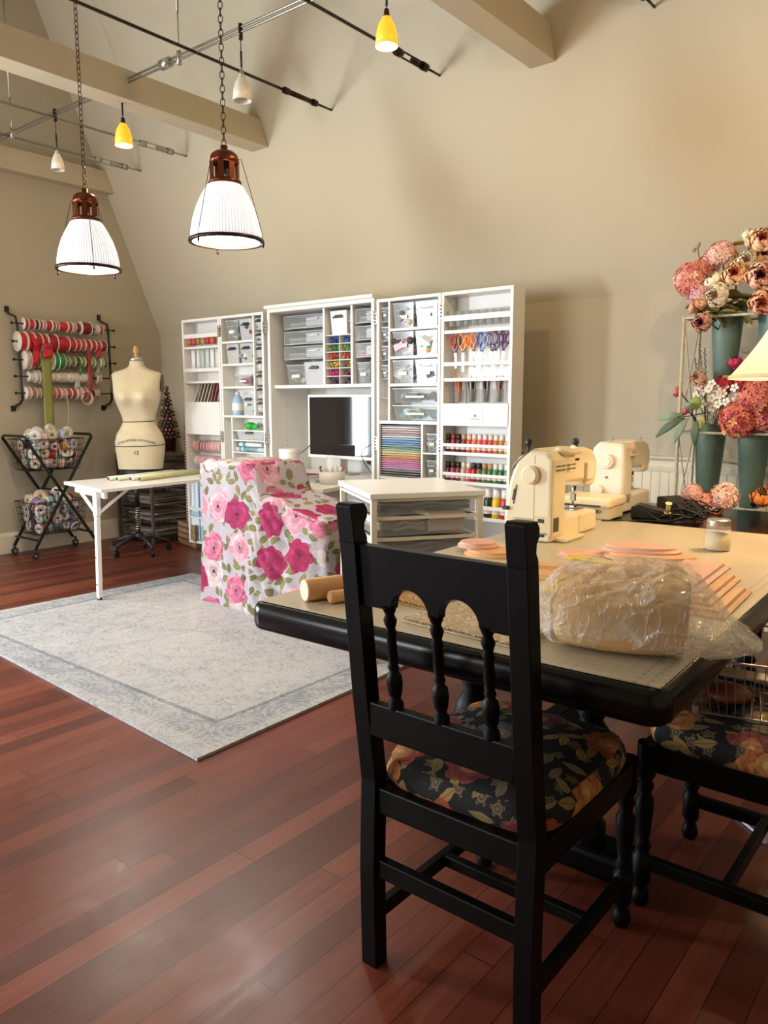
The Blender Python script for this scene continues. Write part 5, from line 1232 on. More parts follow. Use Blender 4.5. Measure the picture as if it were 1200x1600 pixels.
o = P('tabletop', top, blackt, tb, rot=(0, 0, math.radians(1.6)), bevel=0)
for y in (1.93 - 2.7, 3.55 - 2.7):
    P('trestle_foot', MB().box(-.30 - 0, .355, y - .06, y + .06, .012, .095), blackw, tb, bevel=.02, seg=3)
    P('top_bearer', MB().box(-.42, .42, y - .04, y + .04, TZ - .13, TZ - .073), blackw, tb, bevel=.008)
    for x in (-.16, .22):
        P('turned_post', MB().lathe([(.05, .09), (.05, .14), (.032, .16), (.045, .18), (.035, .20), (.06, .27), (.066, .33), (.055, .40), (.03, .44), (.04, .46), (.028, .48), (.045, .53), (.05, .57), (.05, TZ - .12)], 20, o=(x, y, 0)), blackw, tb)
P('stretcher', MB().box(.0, .06, 1.93 - 2.7, 3.55 - 2.7, .30, .36), blackw, tb, bevel=.006)
P('apron', MB().box(-.44, .48, 1.55 - 2.7, 1.57 - 2.7, TZ - .12, TZ - .075), blackw, tb, bevel=.003)
# cutting mats
gm = NT('grid_mat'); v = gm.sep(gm.coord('Object'))
def gl(s, w, sc): f = gm.math('FRACT', gm.math('MULTIPLY', s, sc)); return gm.math('LESS_THAN', f, w)
g1 = gm.math('MAXIMUM', gl(v[0], .07, 39.37), gl(v[1], .07, 39.37)); 
dk_ = gm.math('MULTIPLY', gm.math('MULTIPLY', gl(v[0], .3, 39.37), gm.math('GREATER_THAN', v[0], .47)), gl(v[1], .5, 39.37))
bs_ = gm.mix(gm.noise(gm.coord('Object'), 3, 4), lin('b5a68c'), lin('c9bca2'))
gm.link(gm.mix(gm.math('MULTIPLY', gm.math('MAXIMUM', gm.math('MULTIPLY', g1, .6), dk_), .8), bs_, lin('8f8878')), gm.b.inputs['Base Color']); gm.b.inputs['Roughness'].default_value = .34
def cmat(lb, x0, x1, y0, y1, z=TZ + .001, rz=1.6, ax=-1.05, ay=2.7):
    o = P('cutting_mat', MB().box(x0 + 1.05, x1 + 1.05, y0 - 2.7, y1 - 2.7, 0, .003), gm.m, None, loc=(ax, ay, z), rot=(0, 0, math.radians(rz)), bevel=.001); tag(o, lb, 'cutting mat')
cmat('long pale gridded cutting mat covering most of the black table', -1.60, -.512, 1.405, 3.40)

# ------------------------------------------------------------------ carved black chairs with tapestry seats
def chair(lb, loc, rz):
    t = T('dining_chair', lb, 'chair', loc, rz, group='black carved chairs at the work table')
    # local: back posts at y=0, front legs at y=.49, x from 0 to .42 ; origin at back-left foot
    Wd = .40; D = .49; tl = .15   # the back leans backwards going up
    def post(x):
        pts = [(0, 0), (-.006, .25), (0, .46), (-.028, .66), (-.06, .95), (-.066, 1.01)]
        m = MB(); hw = .021
        for i in range(len(pts) - 1):
            (y0, z0), (y1, z1) = pts[i], pts[i + 1]; w0 = .030 if z0 < .3 else .034; 
            m.add([(x - hw, y0 - .02, z0), (x + hw, y0 - .02, z0), (x + hw, y0 + .022, z0), (x - hw, y0 + .022, z0), (x - hw, y1 - .02, z1), (x + hw, y1 - .02, z1), (x + hw, y1 + .022, z1), (x - hw, y1 + .022, z1)],
                  [(0, 1, 5, 4), (1, 2, 6, 5), (2, 3, 7, 6), (3, 0, 4, 7)] + ([(0, 3, 2, 1)] if i == 0 else []))
        # notched scroll finial
        y0 = pts[-1][0]; y1_ = y0 - .012
        sil = [(y0 - .02, 1.01), (y0 + .022, 1.01), (y0 + .020, 1.022), (y0 + .012, 1.034), (y0 + .013, 1.05), (y0 + .021, 1.062), (y0 + .022, 1.078), (y0 + .012, 1.092), (y1_ - .012, 1.094), (y1_ - .020, 1.088)]
        m.prism(sil, x - hw, x + hw, 'yz')
        return m
    for x in (0, Wd): P('back_post', post(x), blackw, t, bevel=.0015)
    yb = lambda z: 0 if z < .48 else (-.022 * (z - .48) / .27 if z < .75 else -.022 - .038 * (z - .75) / .25)
    # arched top rail
    x0, x1 = .02, Wd - .02; zt, zb = 1.008, .876; poly = [(x0, zt), (x1, zt), (x1, zb)]
    arches = [(.1075 + .0, .2175), (.2175, .3275)]
    bx_ = [.3275, .2175, .1075]
    P_ = [(x1, zb)]
    seq = [(x1, zb)]
    for a1, a0 in ((.310, .216), (.192, .098)):
        c = (a0 + a1) / 2; r = (a1 - a0) / 2
        seq += [(a1 + .004, zb)] + [(c + r * math.cos(k * PI / 12), zb + .003 + r * 1.02 * math.sin(k * PI / 12)) for k in range(13)] + [(a0 - .004, zb)]
    seq += [(x0, zb), (x0, zt)]
    poly = [(x1, zt)] + seq
    m = MB(); n_ = len(poly)
    yf = lambda z: -.028 - .032 * (z - .66) / .29
    fr_ = [(a, yf(b_) - .010, b_) for a, b_ in poly]; bk_ = [(a, yf(b_) + .014, b_) for a, b_ in poly]
    m.add(fr_ + bk_, [tuple(range(n_)), tuple(range(2 * n_ - 1, n_ - 1, -1))] + [((i + 1) % n_, i, n_ + i, n_ + (i + 1) % n_) for i in range(n_)])
    P('top_rail', m, blackw, t)
    lr = MB(); lr.add([(x0, yf(.62) - .014, .577), (x1, yf(.62) - .014, .577), (x1, yf(.62) + .012, .577), (x0, yf(.62) + .012, .577), (x0, yf(.66) - .014, .656), (x1, yf(.66) - .014, .656), (x1, yf(.66) + .010, .656), (x0, yf(.66) + .010, .656)], [(0, 3, 2, 1), (4, 5, 6, 7), (0, 1, 5, 4), (1, 2, 6, 5), (2, 3, 7, 6), (3, 0, 4, 7)])
    P('lower_rail', lr, blackw, t, bevel=.004)
    for xx in (.086, .204, .322):
        pr_ = [(.016, 0), (.016, .012), (.010, .02), (.014, .03), (.017, .05), (.015, .065), (.009, .07), (.012, .078), (.009, .084), (.011, .10), (.0095, .135), (.013, .142), (.009, .15), (.012, .158), (.014, .165), (.009, .175), (.013, .183), (.015, .19)]
        za, zb2 = .652, .882; ma = MB(); ya, ybb = yf(za), yf(zb2)
        sh = (ybb - ya) / (zb2 - za)
        ma.lathe([(r, z / .19 * (zb2 - za)) for r, z in [(q_[0] * 1.05, q_[1]) for q_ in pr_]], 14)
        ma.v = [Vector((p.x + xx, p.y + ya + sh * p.z, p.z + za)) for p in ma.v]
        P('spindle', ma, blackw, t)
    # seat frame
    zs = .445
    for bx in ((0, Wd, -.012, .02), (.0, Wd, D - .02, D + .012)): P('seat_rail', MB().box(bx[0], bx[1], bx[2], bx[3], zs - .062, zs), blackw, t, bevel=.004)
    for x in (0, Wd): P('seat_rail', MB().box(x - .018, x + .018, 0, D, zs - .068, zs), blackw, t, bevel=.004)
    def seatfn(u, v):
        a = 2 * PI * u; e = 5; c, s_ = math.cos(a), math.sin(a)
        X = math.copysign(abs(c) ** (2 / e), c); Y = math.copysign(abs(s_) ** (2 / e), s_)
        if v < .5: k = v / .5; h = .075 * (1 - .25 * k ** 3) ; q_ = k * .95
        else: k = (v - .5) / .5; q_ = .95 + .05 * math.sin(k * PI / 1.2); h = .056 * (1 - k)
        return (Wd / 2 + X * q_ * (Wd / 2 + .022), D / 2 + .012 + Y * q_ * (D / 2 + .005), zs + h)
    m = MB().grid(seatfn, 64, 24, closeu=True); me = m.mesh('cushion'); boxuv(me)
    P('seat_cushion', me, tapestry, t)
    for x in (0, Wd):
        P('front_leg', MB().lathe([(.001, .0), (.018, .002), (.024, .02), (.02, .04), (.014, .05), (.024, .07), (.024, .14), (.015, .15), (.022, .165), (.015, .18), (.019, .21), (.023, .26), (.024, .29), (.015, .31), (.022, .33), (.016, .345), (.024, .36), (.024, zs)], 18, o=(x, D - .002, 0)), blackw, t)
        P('side_stretcher', MB().box(x - .012, x + .012, .01, D, .105, .14), blackw, t, bevel=.003)
    P('back_stretcher', MB().box(.01, Wd - .01, -.014, .010, .228, .272), blackw, t, bevel=.003)
    P('cross_stretcher', MB().box(.01, Wd - .01, D * .55, D * .55 + .024, .11, .14), blackw, t, bevel=.003)
    return t
chair('black carved chair in the foreground, its back to the viewer', (-1.058, 1.270, 0), 0)
chair('black carved chair at the right table side holding a wire basket', (-.165, 1.87, 0), PI / 2)

# ------------------------------------------------------------------ table things
def sewing(lb, loc, rz, body, tall=.33, L=.38, style=0):
    # local: length runs along +y, hand wheel on the -y end, width along x
    t = T('sewing_machine', lb, 'sewing machine', loc, rz)
    w = .085
    P('base_bed', MB().prism([(0, .0), (L, .0), (L, .085), (.13, .085), (.11, .10), (0, .10)], -w, w, 'yz'), body, t, bevel=.012, seg=3)
    if style == 0:
        sil = [(-w - .03, .012), (w + .005, .012), (w + .005, tall - .035), (w - .02, tall - .005), (-.01, tall), (-w + .02, tall - .03), (-w - .012, tall - .12), (-w - .035, .09)]
    else:
        sil = [(-w, .03), (w, .03), (w, tall - .03), (w - .015, tall - .006), (-w + .04, tall), (-w + .01, tall - .03), (-w - .005, tall - .16)]
    P('column', MB().prism(sil, 0, .12, 'xz'), body, t, bevel=.016, seg=3)
    armz = tall - .135
    P('arm', MB().prism([(.10, armz), (L - .10, armz), (L - .10, armz - .03), (L - .01, armz - .03), (L + .012, armz + .02), (L + .012, tall - .06), (L - .03, tall - .015), (L - .1, tall), (.10, tall)], -w + .025, w - .01, 'yz'), body, t, bevel=.016, seg=3)
    P('handwheel', MB().cyl((0, 0, 0), (0, -.022, 0), .037, .035, n=32), ivory if style else body, t, loc=(0, .002, tall - .095), bevel=.004)
    P('handwheel_disc', MB().cyl((0, 0, 0), (0, -.004, 0), .024 if style else .03, n=32), body, t, loc=(0, -.020, tall - .095), bevel=.002)
    P('presser_foot', MB().cyl((.0, L - .055, .10), (.0, L - .055, armz), .005).box(-.008, .012, L - .07, L - .04, .092, .10).box(-.01, .01, L - .062, L - .048, .12, .15), chrome, t)
    P('needle_plate', MB().box(-.035, .035, L - .12, L - .02, .085, .088), steel, t)
    P('thread_lever', MB().bar((.012, L - .055, armz), (.016, L - .075, armz - .05), .006, .012), darkpl, t)
    if style == 0:
        P('lamp_cover', MB().box(w - .012, w + .004, L - .12, L - .05, armz + .0, armz + .075), cm('e6dabc', .3), t, bevel=.006)
        P('carry_handle', MB().tube([(w - .03, .09, tall + .002), (w + .004, .10, tall - .01), (w + .008, .22, tall - .01), (w - .03, .24, tall + .002)], .012, 8), body, t)
        P('spool_stopper', MB().cyl((-.02, .01, tall - .01), (-.02, .01, tall + .02), .006).ball((-.02, .01, tall + .03), .014, 12, rz=.017), cm('1c2a2e', .35), t)
        P('tension_knob', MB().cyl((.0, L - .05, tall - .01), (.0, L - .05, tall + .01), .012).ball((0, L - .05, tall + .018), .016, 12, rz=.016), cm('1c2a30', .35), t)
        P('grey_window', MB().prism([(-w + .004, tall - .055), (-.012, tall + .002), (-.03, tall - .018), (-w + .0, tall - .075)], -.002, .09, 'xz'), cm('8f836c', .35), t, bevel=.003)
        P('power_socket', MB().box(.032, .058, -.003, .004, .075, .09), darkpl, t, bevel=.001); P('plug_socket', MB().box(.034, .06, -.003, .004, .02, .032), darkpl, t, bevel=.001)
        P('socket_recess', MB().box(.015, w, -.001, .002, .038, .1), cm('d8c698'), t, bevel=.0005)
        P('panel_seam', MB().box(.012, .0135, -.001, .003, .015, tall - .07).box(.012, .0135, -.001, .003, tall - .05, tall - .02), cm('a8946a'), t)
        P('feed_lever', MB().box(-w - .035, -w - .008, -.012, .012, .115, .130), darkpl, t, bevel=.004)
        P('width_slider', MB().prism([(-.082, .155), (-.070, .155), (-.062, .20), (-.074, .20)], -.002, .002, 'xz').prism([(-.076, .14), (-.074, .14), (-.062, .215), (-.064, .215)], -.004, .002, 'xz'), cm('4a4030'), t)
        P('bed_seam', MB().box(w - .001, w + .001, .26, .2615, .01, .08), cm('a8946a'), t)
        P('stitch_chart', MB().box(w + .0045, w + .006, .015, .06, .04, .095), cm('4a4638'), t)
        sl = MB()
        for r_ in range(2):
            for k in range(4): sl.box(w - .0095, w - .008, .02 + k * .045, .055 + k * .045, tall - .052 - r_ * .016, tall - .047 - r_ * .016)
        P('vent_slots', sl, cm('4a4436'), t, loc=(.018, 0, -.01))
        bw = MB()
        for k in range(5): bw.box(w - .0095, w - .0085, .225 + k * .008, .229 + k * .008, tall - .05, tall - .04)
        P('maker_lettering', bw, cm('2a2a26'), t, loc=(.001, 0, 0))
        P('bed_extension', MB().box(w - .02, w + .045, .04, .22, .0, .014), body, t, bevel=.005)
    else:
        P('stitch_dial', MB().cyl((0, 0, 0), (0, -.02, 0), .033, .031, n=32), ivory, t, loc=(-.045, .002, .105), bevel=.004)
        P('power_knob', MB().cyl((.0, -.004, .172), (0, .002, .172), .006), greym, t)
        P('thread_spool', MB().cyl((w - .01, .12, tall - .06), (w - .01, .12, tall - .005), .022, n=20), cm('e8c8b8', .6), t)
        P('spool_cap', MB().cyl((w - .01, .12, tall - .005), (w - .01, .12, tall), .024, n=20), cm('efe6da'), t)
        P('spool_shelf', MB().box(w - .045, w + .02, .08, .16, tall - .07, tall - .062), body, t, bevel=.003)
        P('thread_guide', MB().cyl((0, .05, tall - .005), (0, .05, tall + .012), .004).ball((0, .05, tall + .014), .007, 8).cyl((.02, L - .03, tall - .02), (.03, L - .02, tall + .005), .003).ball((.03, L - .02, tall + .006), .006, 8), steel, t)
        P('base_lettering', MB().box(-.07, -.02, -.002, 0, .06, .064), greym, t)
    return t
sewing('cream sewing machine nearest the viewer with black knobs on top', (-1.425, 2.66, TZ + .005), math.radians(1), almond, .352, .44, 0)
sewing('farther ivory sewing machine with two round dials and pink thread', (-1.53, 3.62, TZ + .003), math.radians(2), ivory, .345, .40, 1)
tr_ = T('extension_table', 'cream clip-on sewing table lying in front of the farther machine', 'sewing accessory', (-1.52, 3.36, TZ + .004), math.radians(3))
P('board', MB().box(-.14, .13, -.02, .2, .055, .10), cm('ecd9b0', .4), tr_, bevel=.014, seg=3)
P('slot', MB().box(-.12, .08, -.022, -.018, .058, .066), darkpl, tr_); P('switch', MB().box(.02, .07, -.023, -.018, .03, .046), darkpl, tr_)
P('support', MB().box(-.13, .12, 0, .18, 0, .056), cm('d8c8a4', .4), tr_, bevel=.006)
pdl = T('foot_pedal', 'black foot pedal wedge on the table right of the machines', 'pedal', (-1.28, 3.58, TZ + .002), .2)
P('pedal_body', MB().prism([(-.09, 0), (.09, 0), (.09, .025), (-.07, .06), (-.09, .055)], -.06, .06, 'xz'), darkpl, pdl, bevel=.006); P('pedal_pad', MB().prism([(-.065, .061), (.08, .029), (.08, .032), (-.065, .064)], -.05, .05, 'xz'), cm('2a2420', .6), pdl)
pd2 = T('foot_pedal', 'brown-black foot pedal tilted behind the tangle of cables', 'pedal', (-1.24, 3.84, TZ + .003), -.5)
P('pedal_body', MB().prism([(-.1, 0), (.1, 0), (.1, .03), (-.07, .075), (-.1, .07)], -.06, .06, 'xz'), cm('2a1e18', .4), pd2, bevel=.006)
rc = random.Random(4)
for i in range(3):
    pts = [(-1.13 + .10 * math.cos(k * .55 + i * 2) * (1 + .3 * math.sin(k * .3)) + .05 * i - .05, 3.60 + .13 * math.sin(k * .55 + i) , TZ + .008 + .022 * i + .018 * math.sin(k * 1.3 + i)+ .018) for k in range(26)]
    tag(P('power_cable', MB().tube(pts, .0042, 6), darkpl), ['coiled black cable, lowest of the tangle by the pedals', 'coiled black cable, middle of the tangle by the pedals', 'coiled black cable, topmost of the tangle by the pedals'][i], 'cable')
tag(P('power_cable', MB().tube([(-1.42, 3.32, TZ + .006), (-1.33, 3.40, TZ + .006), (-1.26, 3.46, TZ + .006), (-1.18, 3.47, TZ + .006), (-1.05, 3.52, TZ + .006)], .004, 6), darkpl), 'single black cable trailing along the far mat edge', 'cable')
th = T('thread_spool', 'small pale green thread spool leaning on the pedal cables', 'thread spool', (-1.19, 3.52, TZ + .062), rot=(.3, .2, 0))
P('thread', MB().cyl((0, 0, -.022), (0, 0, .022), .010, n=14), cm('b8a868'), th); P('flange', MB().cyl((0, 0, -.026), (0, 0, -.022), .015, n=14), cm('d8cc9c'), th); P('flange', MB().cyl((0, 0, .022), (0, 0, .026), .015, n=14), cm('d8cc9c'), th)
jr = T('glass_jar', 'short glass jar of cream wax with a silver screw lid on the mat', 'jar', (-.805, 2.93, TZ + .004))
P('glass', MB().lathe([(.001, 0), (.041, 0), (.045, .005), (.0455, .07), (.041, .082), (.037, .086), (.037, .09)], 32), film('jar_glass', 'dfe0d8', .25, .05), jr)
P('wax', MB().lathe([(.001, .004), (.040, .004), (.042, .008), (.042, .062), (.001, .063)], 32), cm('e8cf98', .5), jr)
P('screw_lid', MB().lathe([(.040, .086), (.042, .088), (.0405, .093), (.0425, .097), (.0405, .102), (.0425, .106), (.040, .112), (.036, .115), (.001, .115)], 32), steel, jr)
# wooden plaques
def plaque(lb, x, y, z, rx, ry, rz, oval=True, h=.018, c=oak):
    pr_ = [(0, 1), (.3, 1), (.42, .965), (.62, .90), (.8, .88), (1, .86)]
    n_ = 48 if oval else 4; m = MB(); vs = []
    for (zz, s) in pr_:
        for j in range(n_):
            a = 2 * PI * j / n_
            if oval: vs.append((rx * s * math.cos(a), ry * s * math.sin(a), zz * h))
            else:
                sx, sy = [(1, 1), (-1, 1), (-1, -1), (1, -1)][j]; ins = (1 - s) * .12; vs.append((sx * (rx - ins), sy * (ry - ins), zz * h))
    k = len(pr_); m.add(vs, [(i * n_ + j, i * n_ + (j + 1) % n_, (i + 1) * n_ + (j + 1) % n_, (i + 1) * n_ + j) for i in range(k - 1) for j in range(n_)] + [tuple(range(n_))[::-1], tuple((k - 1) * n_ + j for j in range(n_))])
    tag(P('wooden_plaque', m, c, None, loc=(x, y, z), rot=(0, 0, rz)), lb, 'wooden plaque', 'blank wooden plaques on the mat')
z0 = TZ + .004; pink = mat('pinkish_wood', 'd9a58c', .55, var=.08, vscale=30)
plaque('large round-edged plaque at the left of the mat behind the chair, lower of two', -1.40, 2.345, z0, .105, .085, .2)
plaque('smaller oval plaque resting on the left plaque behind the chair', -1.475, 2.365, z0 + .018, .075, .07, .2, c=pink)
plaque('bottom oval plaque of the stack behind the clay bag', -.86, 2.50, z0, .17, .10, .25)
plaque('middle oval plaque of the stack behind the clay bag', -.90, 2.53, z0 + .018, .155, .09, .25)
plaque('top pinkish oval plaque of the stack behind the clay bag', -.95, 2.56, z0 + .036, .13, .075, .25, c=pink)
plaque('pinkish oval plaque leaning out left of the stack', -1.12, 2.50, z0, .10, .07, .3, c=pink)
plaque('small oblong plaque just left of the yellow scraper', -1.13, 2.24, z0, .075, .045, .3, False)
plaque('oblong plaque lowest at the left of the bag', -1.11, 2.13, z0, .085, .05, .2, False, .014)
for i in range(3): plaque('rectangular plaque right of the clay bag, %s of three overlapping' % ['topmost', 'middle', 'lowest'][i], -.69 + i * .047, 2.25 - i * .055, z0 + (2 - i) * .018, .072, .19 - .01 * i, .06, False, .018, c=[pink, oak, oak][i])
ys = T('clay_scraper', 'bright yellow plastic scraper with a hole beside the clay bag', 'scraper', (-1.0, 2.27, z0 + .038), .4, rot=(0.05, .12, .5))
P('blade', MB().prism([(.08 * math.cos(a * PI / 12), .055 * math.sin(a * PI / 12)) for a in range(13)] + [(-.06, -.015), (.06, -.015)], 0, .004, 'xy'), cm('e6c40c', .3), ys); P('hole', MB().cyl((0, .018, -.0005), (0, .018, .0046), .007, n=14), cm('4a3a10'), ys)
rd = T('clay_tool', 'flat dark red plastic tool under the yellow scraper', 'tool', (-1.0, 2.34, z0 + .02), .3)
P('tool_blade', MB().box(-.05, .05, -.012, .012, 0, .004), cm('8a1c28', .4), rd, bevel=.002)
yb_ = T('yellow_card', 'yellow card on the mat behind the bag tie', 'card', (-.98, 2.0, z0), .5)
P('card', MB().box(-.04, .04, -.06, .06, 0, .012), cm('d8b020', .5), yb_, bevel=.002)
# rolling pins
for i, (a, b_, r, lb) in enumerate([((-1.455, 1.455), (-1.33, 1.76), .031, 'thick pale wooden rolling pin at the left table corner'), ((-1.385, 1.475), (-1.30, 1.70), .018, 'slim wooden dowel lying against the thick rolling pin')]):
    t = T('rolling_pin', lb, 'rolling pin', (a[0], a[1], z0 + r)); d = Vector((b_[0] - a[0], b_[1] - a[1], 0)); u = d.normalized()
    P('roller', MB().tube([u * 0, u * .004, u * (d.length - .004), d], [r * .93, r, r, r * .93] if i == 0 else [r * .55, r * .95, r, r * .9], 28), oak, t)
    if i == 0: P('end_cap', MB().cyl(-u * .0015, u * .001, r * .92, n=28), cm('ecd6b4', .6), t)
# carved texture panels in plastic
def carved(lb, x0, x1, y0, y1, c, seed, rz):
    def fn(u, v):
        x, y = x0 + (x1 - x0) * u, y0 + (y1 - y0) * v
        f = noise.noise(Vector((x * 22, y * 22, seed))); g_ = abs(math.sin(f * 14 + 3 * noise.noise(Vector((x * 9, y * 9, seed + 4)))))
        return ((x1 - x0) * (u - .5), (y1 - y0) * (v - .5), .004 + .006 * g_)
    m = MB().grid(fn, 110, 110)
    t = T('carved_panel', lb, 'carved panel', ((x0 + x1) / 2, (y0 + y1) / 2, z0 + .001), rz)
    P('relief', m, c, t, fixn=False); P('backing', MB().box(-(x1 - x0) / 2, (x1 - x0) / 2, -(y1 - y0) / 2, (y1 - y0) / 2, 0, .003), c, t)
    P('plastic_sleeve', MB().grid(lambda u, v: ((x1 - x0 + .05) * (u - .5), (y1 - y0 + .05) * (v - .5), .0125 + .003 * noise.noise(Vector((u * 9, v * 9, seed)))), 20, 20), film('sleeve', 'f2efe6', .10, .08), t)
carved('golden carved scroll-relief panel under the left chair arch', -1.36, -1.14, 1.60, 1.86, cm('c9974a', .5), 1, -.1)
carved('beige carved relief panel in a plastic sleeve behind the chair', -1.12, -.80, 1.46, 1.80, cm('cdb58c', .55), 7, -.05)

# bag of clay
cb_ = T('clay_bag', 'big clear plastic bag of pale clay tied with red string', 'bag of clay', (-.655, 1.665, TZ + .004), .22)
def sgp(w, e): return math.copysign(abs(w) ** (2 / e), w)
def rid(v, s): return 1 - abs(2 * noise.noise(v * s))
def clayfn(u, v):
    a = 2 * PI * u; b_ = PI * (v - .5); e = 4.2
    x = .175 * sgp(math.cos(b_), e) * sgp(math.cos(a), e); y = .145 * sgp(math.cos(b_), e) * sgp(math.sin(a), e); z = .068 + .068 * sgp(math.sin(b_), e)
    z *= 1 + .14 * (x / .175) - .12 * (-y / .145) * (z / .15)
    q_ = Vector((x, y, z)); n_ = noise.noise(q_ * 8); rd_ = rid(Vector((x * .35 + y * .6, y * 1.0 - x * .4, z)), 16)
    top = smooth((z - .1) / .04)
    return (x + .009 * n_, y + .009 * n_, max(.002, z + .008 * n_ - .022 * top * rd_ ** 4))
clay = mat('clay', 'd6a96c', .6, var=.12, vscale=14, bump=.5, bscale=26)
P('clay_block', MB().grid(clayfn, 90, 60, closeu=True), clay, cb_)
def bagfn(u, v):
    # v 0 at the tied end (-x), 1 at the flat sealed tail (+x)
    a = 2 * PI * u; x = -.255 + .60 * v
    pr_ = [(0, .012, .010, .062), (.05, .045, .026, .062), (.10, .105, .052, .066), (.16, .145, .072, .073), (.3, .156, .077, .077), (.6, .158, .083, .082), (.70, .155, .078, .077), (.78, .15, .06, .058), (.86, .125, .032, .034), (.94, .08, .014, .022), (1.0, .03, .004, .018)]
    for i in range(len(pr_) - 1):
        if pr_[i][0] <= v <= pr_[i + 1][0] + 1e-9:
            t = (v - pr_[i][0]) / (pr_[i + 1][0] - pr_[i][0]); ry, rz_, cz = [pr_[i][k] + (pr_[i + 1][k] - pr_[i][k]) * t for k in (1, 2, 3)]; break
    e = 3.4 if .12 < v < .72 else 2.4
    pl_ = 1 + .14 * math.sin(a * 11 + v * 2) * max(0, 1 - v * 5)
    y = ry * sgp(math.cos(a), e) * pl_; z = cz + rz_ * sgp(math.sin(a), e) * pl_
    q_ = Vector((x, y, z))
    w1 = rid(Vector((x * .5 + z * .4, y + z * .6, z - x * .3)) + Vector((2, 1, 5)), 11) ** 5; w2 = rid(q_ + Vector((5, 3, 1)), 24) ** 6
    cr_ = .005 * w1 + .0025 * w2 + .006 * noise.noise(q_ * 7)
    nrm = Vector((0, math.cos(a), math.sin(a)))
    return (x, y + nrm.y * cr_, max(.001, z + nrm.z * cr_ + .002))
kb = NT('bag_plastic'); vv = kb.coord('Object')
def ridge(sc, off, st=(1, 1, 1)):
    q_ = kb.vec('MULTIPLY', kb.vec('ADD', vv, off), st)
    n_ = kb.noise(q_, sc, 2, .45); return kb.math('POWER', kb.math('SUBTRACT', 1, kb.math('MULTIPLY', kb.math('ABSOLUTE', kb.math('SUBTRACT', n_, .5)), 4)), 7)
r1_, r2_, r3_ = ridge(13, (0, 0, 0), (.6, 1.2, 1.8)), ridge(26, (3, 1, 2), (1.6, 1, .6)), ridge(9, (7, 2, 1), (.4, 1.5, 1))
rr3 = kb.math('MAXIMUM', kb.math('MAXIMUM', r1_, r2_), r3_)
kb.b.inputs['Base Color'].default_value = lin('f6f0e4'); kb.b.inputs['Roughness'].default_value = .14; kb.b.inputs['Specular IOR Level'].default_value = .9
kb.link(kb.math('MULTIPLY_ADD', rr3, .32, kb.math('MULTIPLY_ADD', kb.noise(vv, 5, 4), .34, .00)), kb.b.inputs['Alpha'])
kb.bump(rr3, .6, .006)
bagm = kb.m
P('plastic_film', MB().grid(bagfn, 200, 150, closeu=True), bagm, cb_, fixn=False)
tuft = MB().grid(lambda u, v: (-.255 - .075 * v, (.009 + .065 * v) * math.cos(2 * PI * u) * (1 + .3 * math.sin(u * 50)), .062 + (.009 + .055 * v) * math.sin(2 * PI * u) * (1 + .3 * math.sin(u * 44)) - .004 * v), 90, 16, closeu=True)
P('gathered_end', tuft, bagm, cb_, fixn=False)
P('red_tie', MB().tube([(-.253, .015 * math.cos(k * PI / 6), .062 + .014 * math.sin(k * PI / 6)) for k in range(12)], .0038, 6, closed=True).tube([(-.253, -.014, .065), (-.26, -.03, .072), (-.272, -.045, .064)], .003, 6).tube([(-.253, -.014, .06), (-.245, -.035, .052), (-.235, -.05, .048)], .003, 6), cm('b01828', .5), cb_)

cb_.scale = (.84, 1.05, 1.1); cb_.rotation_euler.z = .30
# wire basket on the second chair, with its things
wb = T('wire_basket', 'steel wire basket on the seat of the right-hand chair', 'basket', (-.50, 2.10, .522), .25)
m = MB(); x0, x1, y0, y1, zt_ = -.10, .16, -.13, .19, .15
top_ = [(x0 - .03, y0 - .03), (x1 + .03, y0 - .03), (x1 + .03, y1 + .03), (x0 - .03, y1 + .03)]; bot_ = [(x0, y0), (x1, y0), (x1, y1), (x0, y1)]
for j in range(4):
    a, b_ = top_[j], top_[(j + 1) % 4]; c, d = bot_[j], bot_[(j + 1) % 4]
    m.bar((*a, zt_), (*b_, zt_), .005, .005); m.bar((*c, .003), (*d, .003), .004, .004)
    n_ = 14
    for k in range(n_): m.bar(Vector((*c, .003)).lerp(Vector((*d, .003)), k / n_), Vector((*a, zt_)).lerp(Vector((*b_, zt_)), k / n_), .0024, .0024)
for k in range(1, 12): m.bar((x0 + (x1 - x0) * k / 12, y0, .003), (x0 + (x1 - x0) * k / 12, y1, .003), .0024, .0024)
P('basket_wires', m, steel, wb); P('corner_clip', MB().box(x0 - .008, x0 + .008, y0 - .008, y0 + .008, 0, .02), steel, wb)
tag(P('plastic_comb', MB().box(-.06, .06, -.02, .02, 0, .01), cm('b8a88c', .5), None, loc=(-.50, 2.13, .58), rot=(.2, .1, .4), bevel=.003), 'beige plastic block in the wire basket', 'tool')
tag(P('brown_glove', MB().ball((0, 0, 0), .06, 14, rz=.022), cm('7a3a1c', .5), None, loc=(-.52, 2.06, .552)), 'crumpled brown leather piece in the wire basket', 'leather')
tag(P('white_clip', MB().tube([(0, 0, 0), (.03, .01, .01), (.06, .0, .012), (.09, .02, .01)], .0035, 6).ball((0, 0, 0), .012, 8), cm('c8c8c4', .4), None, loc=(-.60, 2.03, .54), rot=(0, 0, .4)), 'white cord end lying at the front of the wire basket', 'cord')
tape_ = T('tape_dispenser', 'dark red round tape roll standing behind the wire basket', 'tape', (-.40, 2.22, .60))
P('roll', MB().lathe([(.03, -.012), (.05, -.012), (.05, .012), (.03, .012), (.03, -.012)], 28), cm('7a1420', .35), tape_, rot=(PI / 2, 0, .6)); P('white_rim', MB().lathe([(.05, -.01), (.056, -.01), (.056, .01), (.05, .01)], 28), cm('d8ccb4', .4), tape_, rot=(PI / 2, 0, .6))
ex_ = T('white_plug', 'white plug and thin cord on the floor at the right edge', 'cord', (-.48, 2.44, 0))
